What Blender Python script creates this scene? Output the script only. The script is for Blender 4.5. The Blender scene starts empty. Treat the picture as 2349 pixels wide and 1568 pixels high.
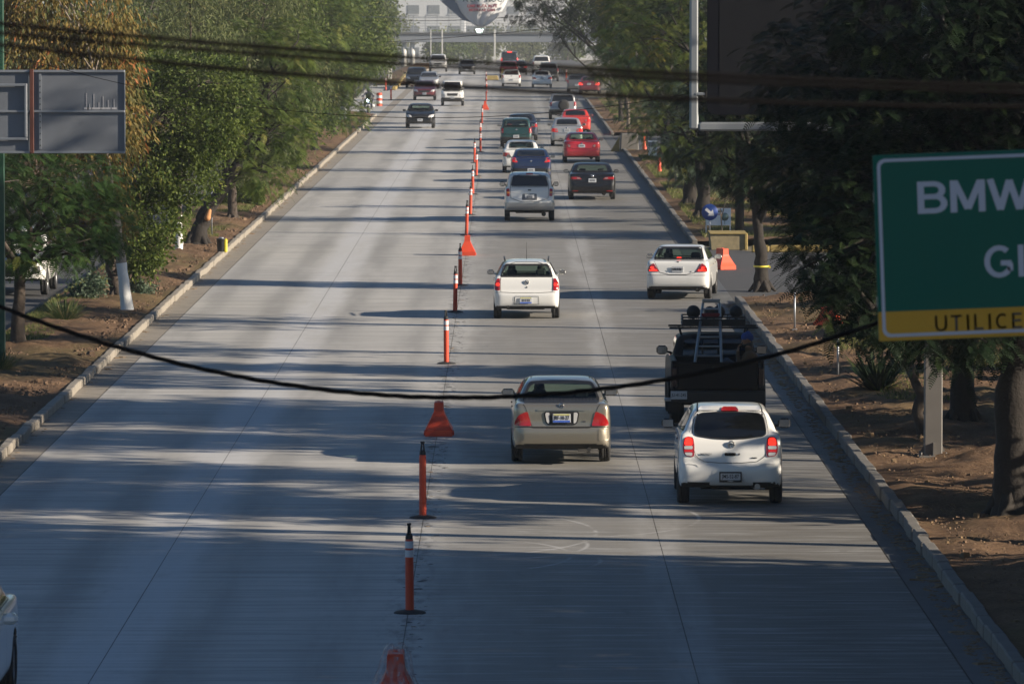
import bpy, math, random
import numpy as np
from mathutils import Vector, Matrix, Euler
from mathutils.bvhtree import BVHTree
from mathutils.geometry import delaunay_2d_cdt

R = math.radians
rng = np.random.default_rng(7)
random.seed(7)
scene = bpy.context.scene
C = scene.collection

# ------------------------------------------------------------------ camera
CAM_H = 7.9
F = 13500.0 / 2349.0            # focal length in picture widths
PITCH = R(3.366)
cam_d = bpy.data.cameras.new('camera')
cam_d.sensor_width = 36.0
cam_d.lens = 36.0 * F
cam_d.clip_start = 1.0
cam_d.clip_end = 6000.0
cam_d.dof.use_dof = True
cam_d.dof.focus_distance = 125.0
cam_d.dof.aperture_fstop = 8.5
cam = bpy.data.objects.new('camera', cam_d)
C.objects.link(cam)
cam.location = (0, 0, CAM_H)
cam.rotation_euler = (math.pi / 2 - PITCH, 0, -R(0.0403))
scene.camera = cam

# ------------------------------------------------------------------ light
SUN_EL, SUN_AZ = 20.0, 106.0     # azimuth clockwise from +Y
w = bpy.data.worlds.new('World')
scene.world = w
w.use_nodes = True
nt = w.node_tree
bg = nt.nodes['Background']
sky = nt.nodes.new('ShaderNodeTexSky')
sky.sky_type = 'NISHITA'
sky.sun_disc = False
sky.sun_elevation = R(SUN_EL)
sky.sun_rotation = R(SUN_AZ)
sky.air_density = 1.0
sky.dust_density = 0.3
sky.ozone_density = 4.0
nt.links.new(sky.outputs[0], bg.inputs[0])
bg.inputs[1].default_value = 0.05
sl = bpy.data.lights.new('sun', 'SUN')
sl.energy = 5.0
sl.angle = R(0.55)
sl.color = (1.0, 0.87, 0.70)
sun = bpy.data.objects.new('sun', sl)
C.objects.link(sun)
S = Vector((math.sin(R(SUN_AZ)) * math.cos(R(SUN_EL)), math.cos(R(SUN_AZ)) * math.cos(R(SUN_EL)), math.sin(R(SUN_EL))))
sun.rotation_euler = S.to_track_quat('Z', 'Y').to_euler()
scene.view_settings.view_transform = 'Standard'
scene.view_settings.look = 'None'
scene.view_settings.exposure = 1.0
scene.view_settings.gamma = 1.0
scene.view_settings.use_curve_mapping = False
try:
    scene.cycles.volume_bounces = 0
    scene.cycles.max_bounces = 8
    scene.cycles.transparent_max_bounces = 10
    scene.cycles.volume_step_rate = 5
except Exception:
    pass

# ------------------------------------------------------------------ terrain and pixel helper
def zt(y):
    """height of the ground along the road: level, then a gentle fall beyond the crest"""
    if y < 560: return 0.0
    d = min(y, 1000.0) - 560
    z = -2.74e-5 * d * d
    if y > 1000: z -= min(y - 1000, 300) * 0.004
    return z

def at(px, py, z=0.0):
    """point of the ground (raised by z) seen at photo pixel (2349 wide frame)"""
    tx = (px - 1174.5) / 13500.0; ty = (784.0 - py) / 13500.0
    cp, sp = math.cos(PITCH), math.sin(PITCH)
    den = sp - ty * cp
    D = 300.0
    for _ in range(14):
        t = (CAM_H - z - zt(D)) / max(den, 1e-5)
        D = min(t * (cp + ty * sp), 1500)
    return Vector((tx * t + R(0.0403) * D, D, zt(D) + z))

# ------------------------------------------------------------------ object helpers
def tag(o, label=None, cat=None, group=None, kind=None):
    if label: o['label'] = label
    if cat: o['category'] = cat
    if group: o['group'] = group
    if kind: o['kind'] = kind
    return o

def thing(name, label, cat, loc=(0, 0, 0), rz=0.0, group=None):
    o = bpy.data.objects.new(name, None)
    o.empty_display_size = 0.2
    C.objects.link(o)
    o.location = loc
    o.rotation_euler = (0, 0, rz)
    return tag(o, label, cat, group)

def link(name, me, parent=None, loc=None, rot=None):
    o = bpy.data.objects.new(name, me)
    C.objects.link(o)
    if parent is not None: o.parent = parent
    if loc is not None: o.location = loc
    if rot is not None: o.rotation_euler = rot
    return o

def copy_tree(o, parent=None):
    c = o.copy()
    C.objects.link(c)
    if parent is not None: c.parent = parent
    for ch in o.children:
        copy_tree(ch, c)
    return c

class MB:
    """collects simple shapes and links them as one mesh"""
    def __init__(self):
        self.v = []; self.f = []; self.m = []; self.s = []
    def add(self, vs, fs, mi=0, smooth=False):
        b = len(self.v)
        self.v += [tuple(p) for p in vs]
        self.f += [tuple(b + i for i in f) for f in fs]
        self.m += [mi] * len(fs); self.s += [smooth] * len(fs)
        return self
    def box(self, c, s, mi=0, rot=None, taper=1.0, bev=0.0):
        x, y, z = s[0] / 2, s[1] / 2, s[2] / 2
        if bev > 0:
            b = min(bev, x * .9, y * .9, z * .9)
            ring = []
            vs = []
            for zz, ins in ((-z, b), (-z + b, 0), (z - b, 0), (z, b)):
                t = taper if zz > 0 else 1.0
                X, Y = (x - ins) * t, (y - ins) * t
                for (px, py) in ((-X, -Y + b), (-X + b, -Y), (X - b, -Y), (X, -Y + b), (X, Y - b), (X - b, Y), (-X + b, Y), (-X, Y - b)):
                    vs.append(Vector((px, py, zz)))
            fs = []
            for r_ in range(3):
                for i in range(8):
                    j = (i + 1) % 8
                    fs.append((r_ * 8 + i, r_ * 8 + j, r_ * 8 + 8 + j, r_ * 8 + 8 + i))
            fs.append(tuple(range(7, -1, -1))); fs.append(tuple(range(24, 32)))
        else:
            t = taper
            vs = [Vector(p) for p in ((-x, -y, -z), (x, -y, -z), (x, y, -z), (-x, y, -z), (-x * t, -y * t, z), (x * t, -y * t, z), (x * t, y * t, z), (-x * t, y * t, z))]
            fs = [(0, 3, 2, 1), (4, 5, 6, 7), (0, 1, 5, 4), (1, 2, 6, 5), (2, 3, 7, 6), (3, 0, 4, 7)]
        if rot is not None:
            M = Euler(rot).to_matrix()
            vs = [M @ p for p in vs]
        c = Vector(c)
        return self.add([p + c for p in vs], fs, mi)
    def tube(self, pts, rad, n=8, mi=0, smooth=True, caps=True):
        pts = [Vector(p) for p in pts]
        if not hasattr(rad, '__len__'): rad = [rad] * len(pts)
        vs = []; fs = []
        up = Vector((0, 0, 1))
        a = None
        for i, p in enumerate(pts):
            t = (pts[min(i + 1, len(pts) - 1)] - pts[max(i - 1, 0)])
            if t.length < 1e-9: t = Vector((0, 0, 1))
            t.normalize()
            if a is None:
                a = t.cross(up if abs(t.z) < .95 else Vector((1, 0, 0))).normalized()
            a = (a - t * a.dot(t))
            a = a.normalized() if a.length > 1e-6 else t.orthogonal().normalized()
            b = t.cross(a)
            for k in range(n):
                an = 2 * math.pi * k / n
                vs.append(p + (a * math.cos(an) + b * math.sin(an)) * rad[i])
        for i in range(len(pts) - 1):
            for k in range(n):
                k2 = (k + 1) % n
                fs.append((i * n + k, i * n + k2, (i + 1) * n + k2, (i + 1) * n + k))
        self.add(vs, fs, mi, smooth)
        if caps:
            b0 = len(self.v) - len(vs)
            self.f += [tuple(b0 + k for k in range(n - 1, -1, -1)), tuple(b0 + (len(pts) - 1) * n + k for k in range(n))]
            self.m += [mi, mi]; self.s += [False, False]
        return self
    def lathe(self, prof, n=20, mi=0, axis='Z', c=(0, 0, 0), smooth=True):
        vs = []; fs = []
        for (r_, h_) in prof:
            for k in range(n):
                an = 2 * math.pi * k / n
                p = (r_ * math.cos(an), r_ * math.sin(an), h_)
                if axis == 'X': p = (h_, p[0], p[1])
                if axis == 'Y': p = (p[1], h_, p[0])
                vs.append((p[0] + c[0], p[1] + c[1], p[2] + c[2]))
        for i in range(len(prof) - 1):
            for k in range(n):
                k2 = (k + 1) % n
                fs.append((i * n + k, i * n + k2, (i + 1) * n + k2, (i + 1) * n + k))
        return self.add(vs, fs, mi, smooth)
    def prism(self, poly, y0, y1, mi=0, plane='XZ', off=(0, 0, 0)):
        n = len(poly)
        def P(a, b, c):
            if plane == 'XZ': p = (a, c, b)
            elif plane == 'YZ': p = (c, a, b)
            else: p = (a, b, c)
            return (p[0] + off[0], p[1] + off[1], p[2] + off[2])
        vs = [P(a, b, y0) for a, b in poly] + [P(a, b, y1) for a, b in poly]
        fs = [tuple(range(n)), tuple(range(2 * n - 1, n - 1, -1))]
        for i in range(n):
            j = (i + 1) % n
            fs.append((i, i + n, j + n, j))
        return self.add(vs, fs, mi)
    def mesh(self, name, mats):
        me = bpy.data.meshes.new(name)
        me.from_pydata(self.v, [], self.f)
        if not isinstance(mats, (list, tuple)): mats = [mats]
        for m in mats: me.materials.append(m)
        me.polygons.foreach_set('material_index', self.m)
        me.polygons.foreach_set('use_smooth', self.s)
        me.update()
        return me
    def build(self, name, mats, parent=None, loc=None, rot=None):
        return link(name, self.mesh(name, mats), parent, loc, rot)

def quads_mesh(name, verts, faces, mats, smooth=False, attr=None):
    """fast mesh from numpy arrays, verts (n,3), faces (m,4)"""
    me = bpy.data.meshes.new(name)
    verts = np.ascontiguousarray(verts, dtype=np.float32)
    faces = np.ascontiguousarray(faces, dtype=np.int32)
    k = faces.shape[1]
    me.vertices.add(len(verts)); me.vertices.foreach_set('co', verts.ravel())
    me.loops.add(faces.size); me.loops.foreach_set('vertex_index', faces.ravel())
    me.polygons.add(len(faces))
    me.polygons.foreach_set('loop_start', np.arange(0, faces.size, k, dtype=np.int32))
    me.polygons.foreach_set('use_smooth', np.full(len(faces), smooth, dtype=bool))
    me.update(calc_edges=True)
    if not isinstance(mats, (list, tuple)): mats = [mats]
    for m in mats: me.materials.append(m)
    if attr is not None:
        at_ = me.attributes.new('tint', 'FLOAT', 'FACE')
        at_.data.foreach_set('value', np.ascontiguousarray(attr, dtype=np.float32))
    me.validate()
    return me

def text_mesh(txt, size, mat, depth=0.002, bold=0.0, align='CENTER'):
    cu = bpy.data.curves.new('text', 'FONT')
    cu.body = txt; cu.size = size; cu.align_x = align; cu.align_y = 'CENTER'
    cu.extrude = depth; cu.offset = bold; cu.resolution_u = 2
    o = bpy.data.objects.new('text', cu)
    C.objects.link(o)
    dg = bpy.context.evaluated_depsgraph_get()
    me = bpy.data.meshes.new_from_object(o.evaluated_get(dg))
    bpy.data.objects.remove(o); bpy.data.curves.remove(cu)
    me.materials.clear(); me.materials.append(mat)
    return me

# ------------------------------------------------------------------ materials
def mat(name, col=(.5, .5, .5), rough=.6, metal=0.0, spec=.5, coat=0.0, emis=None, estr=0.0, noise=0.0, nscale=20.0, bump=0.0, bscale=60.0, alpha=None, trans=0.0):
    m = bpy.data.materials.new(name)
    m.use_nodes = True
    n = m.node_tree.nodes; L = m.node_tree.links
    b = n['Principled BSDF']
    b.inputs['Base Color'].default_value = (*col, 1)
    b.inputs['Roughness'].default_value = rough
    b.inputs['Metallic'].default_value = metal
    b.inputs['Specular IOR Level'].default_value = spec
    b.inputs['Coat Weight'].default_value = coat
    b.inputs['Coat Roughness'].default_value = .04
    if emis:
        b.inputs['Emission Color'].default_value = (*emis, 1)
        b.inputs['Emission Strength'].default_value = estr
    if noise > 0:
        tc = n.new('ShaderNodeTexCoord')
        tx = n.new('ShaderNodeTexNoise'); tx.inputs['Scale'].default_value = nscale; tx.inputs['Detail'].default_value = 5
        L.new(tc.outputs['Object'], tx.inputs['Vector'])
        mx = n.new('ShaderNodeMix'); mx.data_type = 'RGBA'
        mx.inputs[6].default_value = (*[c * (1 - noise) for c in col], 1)
        mx.inputs[7].default_value = (*[min(1, c * (1 + noise)) for c in col], 1)
        L.new(tx.outputs['Fac'], mx.inputs[0]); L.new(mx.outputs[2], b.inputs['Base Color'])
    if bump > 0:
        tc = n.new('ShaderNodeTexCoord')
        tx = n.new('ShaderNodeTexNoise'); tx.inputs['Scale'].default_value = bscale; tx.inputs['Detail'].default_value = 4
        L.new(tc.outputs['Object'], tx.inputs['Vector'])
        bp = n.new('ShaderNodeBump'); bp.inputs['Strength'].default_value = bump; bp.inputs['Distance'].default_value = .02
        L.new(tx.outputs['Fac'], bp.inputs['Height']); L.new(bp.outputs[0], b.inputs['Normal'])
    return m

def paint(name, col, metal=0.0, rough=.32, dirt=.25):
    """car paint: clear coat, faint dust towards the sills"""
    m = mat(name, col, rough, metal, .5, 0.9)
    n = m.node_tree.nodes; L = m.node_tree.links; b = n['Principled BSDF']
    tc = n.new('ShaderNodeTexCoord')
    tx = n.new('ShaderNodeTexNoise'); tx.inputs['Scale'].default_value = 3.0; tx.inputs['Detail'].default_value = 8
    L.new(tc.outputs['Object'], tx.inputs['Vector'])
    sp = n.new('ShaderNodeSeparateXYZ'); L.new(tc.outputs['Object'], sp.inputs[0])
    mr = n.new('ShaderNodeMapRange'); mr.inputs['From Min'].default_value = .2; mr.inputs['From Max'].default_value = .85
    mr.inputs['To Min'].default_value = 1.0; mr.inputs['To Max'].default_value = .12
    L.new(sp.outputs[2], mr.inputs['Value'])
    mu = n.new('ShaderNodeMath'); mu.operation = 'MULTIPLY'; L.new(tx.outputs['Fac'], mu.inputs[0]); L.new(mr.outputs[0], mu.inputs[1])
    m2 = n.new('ShaderNodeMath'); m2.operation = 'MULTIPLY'; m2.inputs[1].default_value = dirt * 1.6; L.new(mu.outputs[0], m2.inputs[0])
    mx = n.new('ShaderNodeMix'); mx.data_type = 'RGBA'
    mx.inputs[6].default_value = (*col, 1); mx.inputs[7].default_value = (.25, .22, .18, 1)
    L.new(m2.outputs[0], mx.inputs[0]); L.new(mx.outputs[2], b.inputs['Base Color'])
    ra = n.new('ShaderNodeMath'); ra.operation = 'MULTIPLY_ADD'; ra.inputs[1].default_value = .6; ra.inputs[2].default_value = rough
    L.new(m2.outputs[0], ra.inputs[0]); L.new(ra.outputs[0], b.inputs['Roughness'])
    return m

def glass_mat(name, tint, gloss=.1):
    m = bpy.data.materials.new(name); m.use_nodes = True
    n = m.node_tree.nodes; L = m.node_tree.links
    n.remove(n['Principled BSDF'])
    t = n.new('ShaderNodeBsdfTransparent'); t.inputs[0].default_value = (*tint, 1)
    g = n.new('ShaderNodeBsdfGlossy'); g.inputs['Roughness'].default_value = .03; g.inputs[0].default_value = (.8, .8, .8, 1)
    lw = n.new('ShaderNodeLayerWeight'); lw.inputs[0].default_value = .5
    pw = n.new('ShaderNodeMath'); pw.operation = 'POWER'; pw.inputs[1].default_value = 4.0; L.new(lw.outputs['Facing'], pw.inputs[0])
    ad = n.new('ShaderNodeMath'); ad.operation = 'MULTIPLY_ADD'; ad.inputs[1].default_value = .3; ad.inputs[2].default_value = gloss * .5; L.new(pw.outputs[0], ad.inputs[0])
    mx = n.new('ShaderNodeMixShader')
    L.new(ad.outputs[0], mx.inputs[0]); L.new(t.outputs[0], mx.inputs[1]); L.new(g.outputs[0], mx.inputs[2])
    L.new(mx.outputs[0], n['Material Output'].inputs[0])
    return m

def leaf_mat(name, c0, c1, c2=None, trans=.35):
    """leaf: colour varies leaf by leaf, part of the light passes through"""
    m = bpy.data.materials.new(name); m.use_nodes = True
    n = m.node_tree.nodes; L = m.node_tree.links
    b = n['Principled BSDF']; b.inputs['Roughness'].default_value = .6; b.inputs['Specular IOR Level'].default_value = .18
    a = n.new('ShaderNodeAttribute'); a.attribute_name = 'tint'
    cr = n.new('ShaderNodeValToRGB')
    cr.color_ramp.elements[0].color = (*c0, 1); cr.color_ramp.elements[0].position = 0.1
    cr.color_ramp.elements[1].color = (*c1, 1); cr.color_ramp.elements[1].position = .75 if c2 else .9
    if c2:
        e = cr.color_ramp.elements.new(.95); e.color = (*c2, 1)
    L.new(a.outputs['Fac'], cr.inputs[0]); L.new(cr.outputs[0], b.inputs['Base Color'])
    t = n.new('ShaderNodeBsdfTranslucent'); L.new(cr.outputs[0], t.inputs[0])
    mx = n.new('ShaderNodeMixShader'); mx.inputs[0].default_value = trans
    L.new(b.outputs[0], mx.inputs[1]); L.new(t.outputs[0], mx.inputs[2])
    L.new(mx.outputs[0], n['Material Output'].inputs[0])
    return m

M = {}
M['black_plastic'] = mat('black_plastic', (.015, .015, .016), .5)
M['rubber'] = mat('rubber', (.018, .018, .019), .8, noise=.3, nscale=15)
M['dark_glass'] = mat('dark_glass', (.006, .007, .008), .06, spec=.6, coat=.5)
M['clear_glass'] = glass_mat('clear_glass', (.58, .68, .61), .08)
M['chrome'] = mat('chrome', (.6, .6, .6), .12, 1.0)
M['rim_metal'] = mat('rim_metal', (.35, .35, .36), .35, .9)
M['red_lens'] = mat('red_lens', (.32, .01, .012), .12, coat=.8)
M['red_lit'] = mat('red_lit', (.6, .015, .01), .2, coat=.5, emis=(1, .03, .015), estr=.9)
M['red_dim'] = mat('red_dim', (.45, .012, .012), .2, coat=.6, emis=(1, .02, .012), estr=.12)
M['white_lens'] = mat('white_lens', (.5, .5, .5), .12, coat=.8)
M['amber_lens'] = mat('amber_lens', (.6, .2, .02), .15, coat=.8)
M['head_lit'] = mat('head_lit', (.8, .8, .8), .2, emis=(1, .78, .45), estr=6.0)
M['head_cool'] = mat('head_cool', (.8, .8, .8), .2, emis=(.75, .92, 1), estr=8.0)
M['plate_white'] = mat('plate_white', (.48, .50, .53), .45)
M['plate_blue'] = mat('plate_blue', (.05, .12, .5), .45)
M['plate_yellow'] = mat('plate_yellow', (.55, .5, .1), .45)
M['ink'] = mat('ink', (.02, .02, .025), .5)
M['seam'] = mat('seam', (.01, .01, .01), .9)
M['underbody'] = mat('underbody', (.02, .02, .02), .85)
M['seat_cloth'] = mat('seat_cloth', (.035, .036, .04), .9)
M['skin'] = mat('skin', (.25, .13, .08), .55)
M['hair'] = mat('hair', (.012, .01, .009), .7)
M['plate_dim'] = mat('plate_characters', (.10, .11, .13), .6)
M['smoky_lens'] = mat('smoky_lens', (.28, .16, .15), .15, coat=.6)
# ------------------------------------------------------------------ distance-field modelling
def chaikin(poly, it=2, closed=True):
    P = [tuple(p) for p in poly]
    for _ in range(it):
        Q = []
        n = len(P)
        for i in range(n if closed else n - 1):
            a = P[i]; b = P[(i + 1) % n]
            Q.append((a[0] * .75 + b[0] * .25, a[1] * .75 + b[1] * .25))
            Q.append((a[0] * .25 + b[0] * .75, a[1] * .25 + b[1] * .75))
        P = Q
    return P

def fillet(poly, r=.05, n=4):
    """round the corners of an outline by a radius"""
    P = []
    m = len(poly)
    for i in range(m):
        a = Vector(poly[i - 1]); b = Vector(poly[i]); c = Vector(poly[(i + 1) % m])
        d0 = (a - b); d1 = (c - b)
        k = min(r, d0.length * .42, d1.length * .42)
        if k < 1e-4: P.append(tuple(b)); continue
        p0 = b + d0.normalized() * k; p1 = b + d1.normalized() * k
        for j in range(n + 1):
            u = j / n
            q = p0 * (1 - u) ** 2 + b * 2 * u * (1 - u) + p1 * u * u
            P.append((q.x, q.y))
    return P

def sdf_poly(X, Y, poly):
    p = np.array(poly, float)
    d = np.full(X.shape, 1e9); s = np.ones(X.shape)
    n = len(p)
    j = n - 1
    for i in range(n):
        ex, ey = p[j] - p[i]
        wx = X - p[i][0]; wy = Y - p[i][1]
        t = np.clip((wx * ex + wy * ey) / max(ex * ex + ey * ey, 1e-12), 0, 1)
        d = np.minimum(d, (wx - ex * t) ** 2 + (wy - ey * t) ** 2)
        c1 = Y >= p[i][1]; c2 = Y < p[j][1]; c3 = ex * wy > ey * wx
        flip = (c1 & c2 & c3) | (~c1 & ~c2 & ~c3)
        s = np.where(flip, -s, s)
        j = i
    return s * np.sqrt(d)

def smax(a, b, k):
    h = np.maximum(k - np.abs(a - b), 0) / k
    return np.maximum(a, b) + h * h * k * .25
def smin(a, b, k):
    return -smax(-a, -b, k)

def surfnet(v, org, h):
    """surface nets on a sampled field (negative inside)"""
    ins = v < 0
    nx, ny, nz = v.shape
    def cn(a, i, j, k): return a[i:nx - 1 + i, j:ny - 1 + j, k:nz - 1 + k]
    cnt = np.zeros((nx - 1, ny - 1, nz - 1)); acc = np.zeros((nx - 1, ny - 1, nz - 1, 3))
    corners = [(i, j, k) for i in (0, 1) for j in (0, 1) for k in (0, 1)]
    for a in corners:
        for ax in range(3):
            if a[ax] == 0:
                b = list(a); b[ax] = 1
                va = cn(v, *a); vb = cn(v, *b)
                cr = (va < 0) != (vb < 0)
                t = np.where(cr, va / np.where(cr, va - vb, 1), 0)
                cnt += cr
                for q in range(3):
                    acc[..., q] += np.where(cr, a[q] + (t if q == ax else 0), 0)
    act = cnt > 0
    idx = -np.ones(act.shape, dtype=np.int64)
    idx[act] = np.arange(act.sum())
    I = np.argwhere(act)
    P = (I + acc[act] / cnt[act][:, None])
    # snap on the field
    def samp(Q):
        Q = np.clip(Q, 0, np.array(v.shape) - 1.001)
        i = Q.astype(int); f = Q - i
        r = 0
        for a in corners:
            wgt = 1
            for q in range(3): wgt = wgt * (f[:, q] if a[q] else 1 - f[:, q])
            r = r + wgt * v[i[:, 0] + a[0], i[:, 1] + a[1], i[:, 2] + a[2]]
        return r
    for _ in range(2):
        d = samp(P); g = np.zeros_like(P)
        for q in range(3):
            e = np.zeros(3); e[q] = .5
            g[:, q] = samp(P + e) - samp(P - e)
        gl = (g ** 2).sum(1) + 1e-9
        st = (d / gl)[:, None] * g
        ln = np.linalg.norm(st, axis=1)[:, None]
        P = P - st * np.minimum(1, .5 / (ln + 1e-9))
    faces = []
    def quads(s0, s1, cells, flip_axis):
        e = s0 != s1
        w = np.argwhere(e)
        pos = s0[e]
        return w, pos
    # x edges
    for ax in range(3):
        sl0 = [slice(None)] * 3; sl1 = [slice(None)] * 3
        sl0[ax] = slice(0, -1); sl1[ax] = slice(1, None)
        o = [q for q in range(3) if q != ax]
        for q in o:
            sl0[q] = slice(1, -1); sl1[q] = slice(1, -1)
        a = ins[tuple(sl0)]; b = ins[tuple(sl1)]
        w = np.argwhere(a != b)
        if len(w) == 0: continue
        sa = a[a != b]
        base = w.copy(); base[:, o[0]] += 1; base[:, o[1]] += 1
        def cell(d0, d1):
            c = base.copy(); c[:, o[0]] -= d0; c[:, o[1]] -= d1
            return idx[c[:, 0], c[:, 1], c[:, 2]]
        q4 = np.stack([cell(1, 1), cell(0, 1), cell(0, 0), cell(1, 0)], 1)
        fl = sa if ax != 1 else ~sa
        q4[~fl] = q4[~fl][:, ::-1]
        faces.append(q4)
    F4 = np.concatenate(faces)
    F4 = F4[(F4 >= 0).all(1)]
    return np.array(org) + P * h, F4

def grid(lo, hi, h):
    ax = [np.arange(l, u + h, h) for l, u in zip(lo, hi)]
    return ax

# ---- bodies of people: capsules melted into one surface
def body_field(prims, h, pad=.05, k=.03):
    lo = np.array([1e9] * 3); hi = -lo
    for p in prims:
        a, b, r0, r1 = p[0], p[1], p[2], p[3]
        r = max(r0, r1)
        lo = np.minimum(lo, np.minimum(a, b) - r); hi = np.maximum(hi, np.maximum(a, b) + r)
    lo -= pad; hi += pad
    ax = grid(lo, hi, h)
    X, Y, Z = np.meshgrid(*ax, indexing='ij')
    d = np.full(X.shape, 1e3)
    for p in prims:
        a = np.array(p[0], float); b = np.array(p[1], float); r0, r1 = p[2], p[3]
        kk = p[4] if len(p) > 4 else k
        sq = p[5] if len(p) > 5 else (1, 1, 1)       # squash per axis
        ba = b - a
        wx, wy, wz = (X - a[0]) / sq[0], (Y - a[1]) / sq[1], (Z - a[2]) / sq[2]
        bb = ba / np.array(sq)
        t = np.clip((wx * bb[0] + wy * bb[1] + wz * bb[2]) / max((bb ** 2).sum(), 1e-9), 0, 1)
        q = np.sqrt((wx - bb[0] * t) ** 2 + (wy - bb[1] * t) ** 2 + (wz - bb[2] * t) ** 2) - (r0 + (r1 - r0) * t)
        d = smin(d, q * min(sq), kk)
    return surfnet(d, lo, h)

def mesh_from(name, V, Fc, mats, smooth=True, pick=None):
    me = quads_mesh(name, V, Fc, mats, smooth)
    if pick is not None:
        c = V[Fc].mean(1)
        me.polygons.foreach_set('material_index', np.array(pick(c), dtype=np.int32))
    return me
# ------------------------------------------------------------------ ground, road, kerbs
XL, XR = -8.6, 5.85              # kerb faces
J = (-4.83, -1.28, 2.2)          # long joints between the lanes

def node_mat(name):
    m = bpy.data.materials.new(name); m.use_nodes = True
    return m, m.node_tree.nodes, m.node_tree.links, m.node_tree.nodes['Principled BSDF']

def concrete_mat():
    m, n, L, b = node_mat('road_concrete')
    geo = n.new('ShaderNodeNewGeometry')
    sp = n.new('ShaderNodeSeparateXYZ'); L.new(geo.outputs['Position'], sp.inputs[0])
    def noise(sx, sy, sc, det=5, rough=.6):
        mp = n.new('ShaderNodeMapping'); mp.inputs['Scale'].default_value = (sx, sy, 1)
        L.new(geo.outputs['Position'], mp.inputs[0])
        t = n.new('ShaderNodeTexNoise'); t.inputs['Scale'].default_value = sc; t.inputs['Detail'].default_value = det; t.inputs['Roughness'].default_value = rough
        L.new(mp.outputs[0], t.inputs['Vector']); return t.outputs['Fac']
    def math_(op, a, b_, c=None):
        q = n.new('ShaderNodeMath'); q.operation = op
        for i, v in enumerate((a, b_, c)):
            if v is None: continue
            if isinstance(v, (int, float)): q.inputs[i].default_value = v
            else: L.new(v, q.inputs[i])
        return q.outputs[0]
    def mr(v, a, b_, c, d, smooth=True):
        q = n.new('ShaderNodeMapRange'); q.interpolation_type = 'SMOOTHSTEP' if smooth else 'LINEAR'
        L.new(v, q.inputs['Value'])
        for k, z in zip(('From Min', 'From Max', 'To Min', 'To Max'), (a, b_, c, d)): q.inputs[k].default_value = z
        return q.outputs[0]
    def mix(f, a, b_):
        q = n.new('ShaderNodeMix'); q.data_type = 'RGBA'
        L.new(f, q.inputs[0])
        for i, v in ((6, a), (7, b_)):
            if isinstance(v, tuple): q.inputs[i].default_value = (*v, 1)
            else: L.new(v, q.inputs[i])
        return q.outputs[2]
    X = sp.outputs[0]; Y = sp.outputs[1]
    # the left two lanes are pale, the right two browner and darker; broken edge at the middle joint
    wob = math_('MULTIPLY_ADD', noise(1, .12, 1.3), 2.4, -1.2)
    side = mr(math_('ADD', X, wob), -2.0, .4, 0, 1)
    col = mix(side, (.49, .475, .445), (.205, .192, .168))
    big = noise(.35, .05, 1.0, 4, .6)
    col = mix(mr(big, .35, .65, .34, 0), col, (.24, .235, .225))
    col = mix(mr(X, 1.2, 4.2, 0, .75), col, (.095, .087, .072))  # outer right lane: browner concrete, with canopy shade put into the colour
    # pale dusty bands along the joints, darker tyre tracks
    for jx, wdt, am in ((J[0], .95, 1.0), (J[1], .5, .25), (J[2], .5, .4)):
        d = math_('ABSOLUTE', math_('SUBTRACT', math_('MULTIPLY_ADD', wob, .2, X), jx), 0)
        f = math_('MULTIPLY', mr(d, .15, wdt, 1, 0), math_('MULTIPLY', mr(noise(.9, .07, 1.6), .32, .60, .2, 1), am))
        col = mix(f, col, (.52, .52, .52))
    for tx in (-7.6, -5.9, -3.9, -2.2, -.45, 1.35, 3.1, 4.9):
        d = math_('ABSOLUTE', math_('SUBTRACT', math_('MULTIPLY_ADD', wob, .12, X), tx), 0)
        f = math_('MULTIPLY', mr(d, .1, .6, .34, 0), mr(noise(.5, .04, 1.8), .3, .62, .1, 1.5))
        col = mix(f, col, (.15, .147, .14))
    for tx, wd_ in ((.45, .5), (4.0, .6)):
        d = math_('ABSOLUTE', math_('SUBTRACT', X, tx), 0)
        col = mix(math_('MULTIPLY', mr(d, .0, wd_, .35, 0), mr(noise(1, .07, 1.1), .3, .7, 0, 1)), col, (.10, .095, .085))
    # brushed texture across the road
    br = noise(.12, 2.2, 1.7, 7, .75)
    col = mix(mr(br, .36, .60, .62, 0), col, (.20, .197, .19))
    br2 = noise(.22, 2.4, 2.2, 5, .65)
    col = mix(mr(br2, .48, .70, 0, .5), col, (.46, .46, .45))
    dj = math_('ABSOLUTE', math_('SUBTRACT', math_('MULTIPLY_ADD', wob, .16, X), J[0]), 0)
    col = mix(math_('MULTIPLY', mr(dj, .25, .8, .55, 0), mr(noise(1.3, .1, 1.3), .34, .58, .3, 1)), col, (.50, .50, .50))
    dj = math_('ABSOLUTE', math_('SUBTRACT', math_('MULTIPLY_ADD', noise(2, .6, 3), .5, math_('ADD', X, -.25)), J[1]), 0)
    col = mix(math_('MULTIPLY', mr(dj, .0, .42, .6, 0), mr(noise(2, .5, 2.3), .45, .62, 0, 1)), col, (.10, .095, .09))
    # spots, oil and dirt
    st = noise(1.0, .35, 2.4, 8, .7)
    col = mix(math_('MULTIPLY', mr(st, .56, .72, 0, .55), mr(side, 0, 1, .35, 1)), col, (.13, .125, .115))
    fine = noise(1, 1, 60, 3, .6)
    col = mix(mr(fine, .3, .75, .12, 0), col, (.1, .1, .1))
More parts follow.
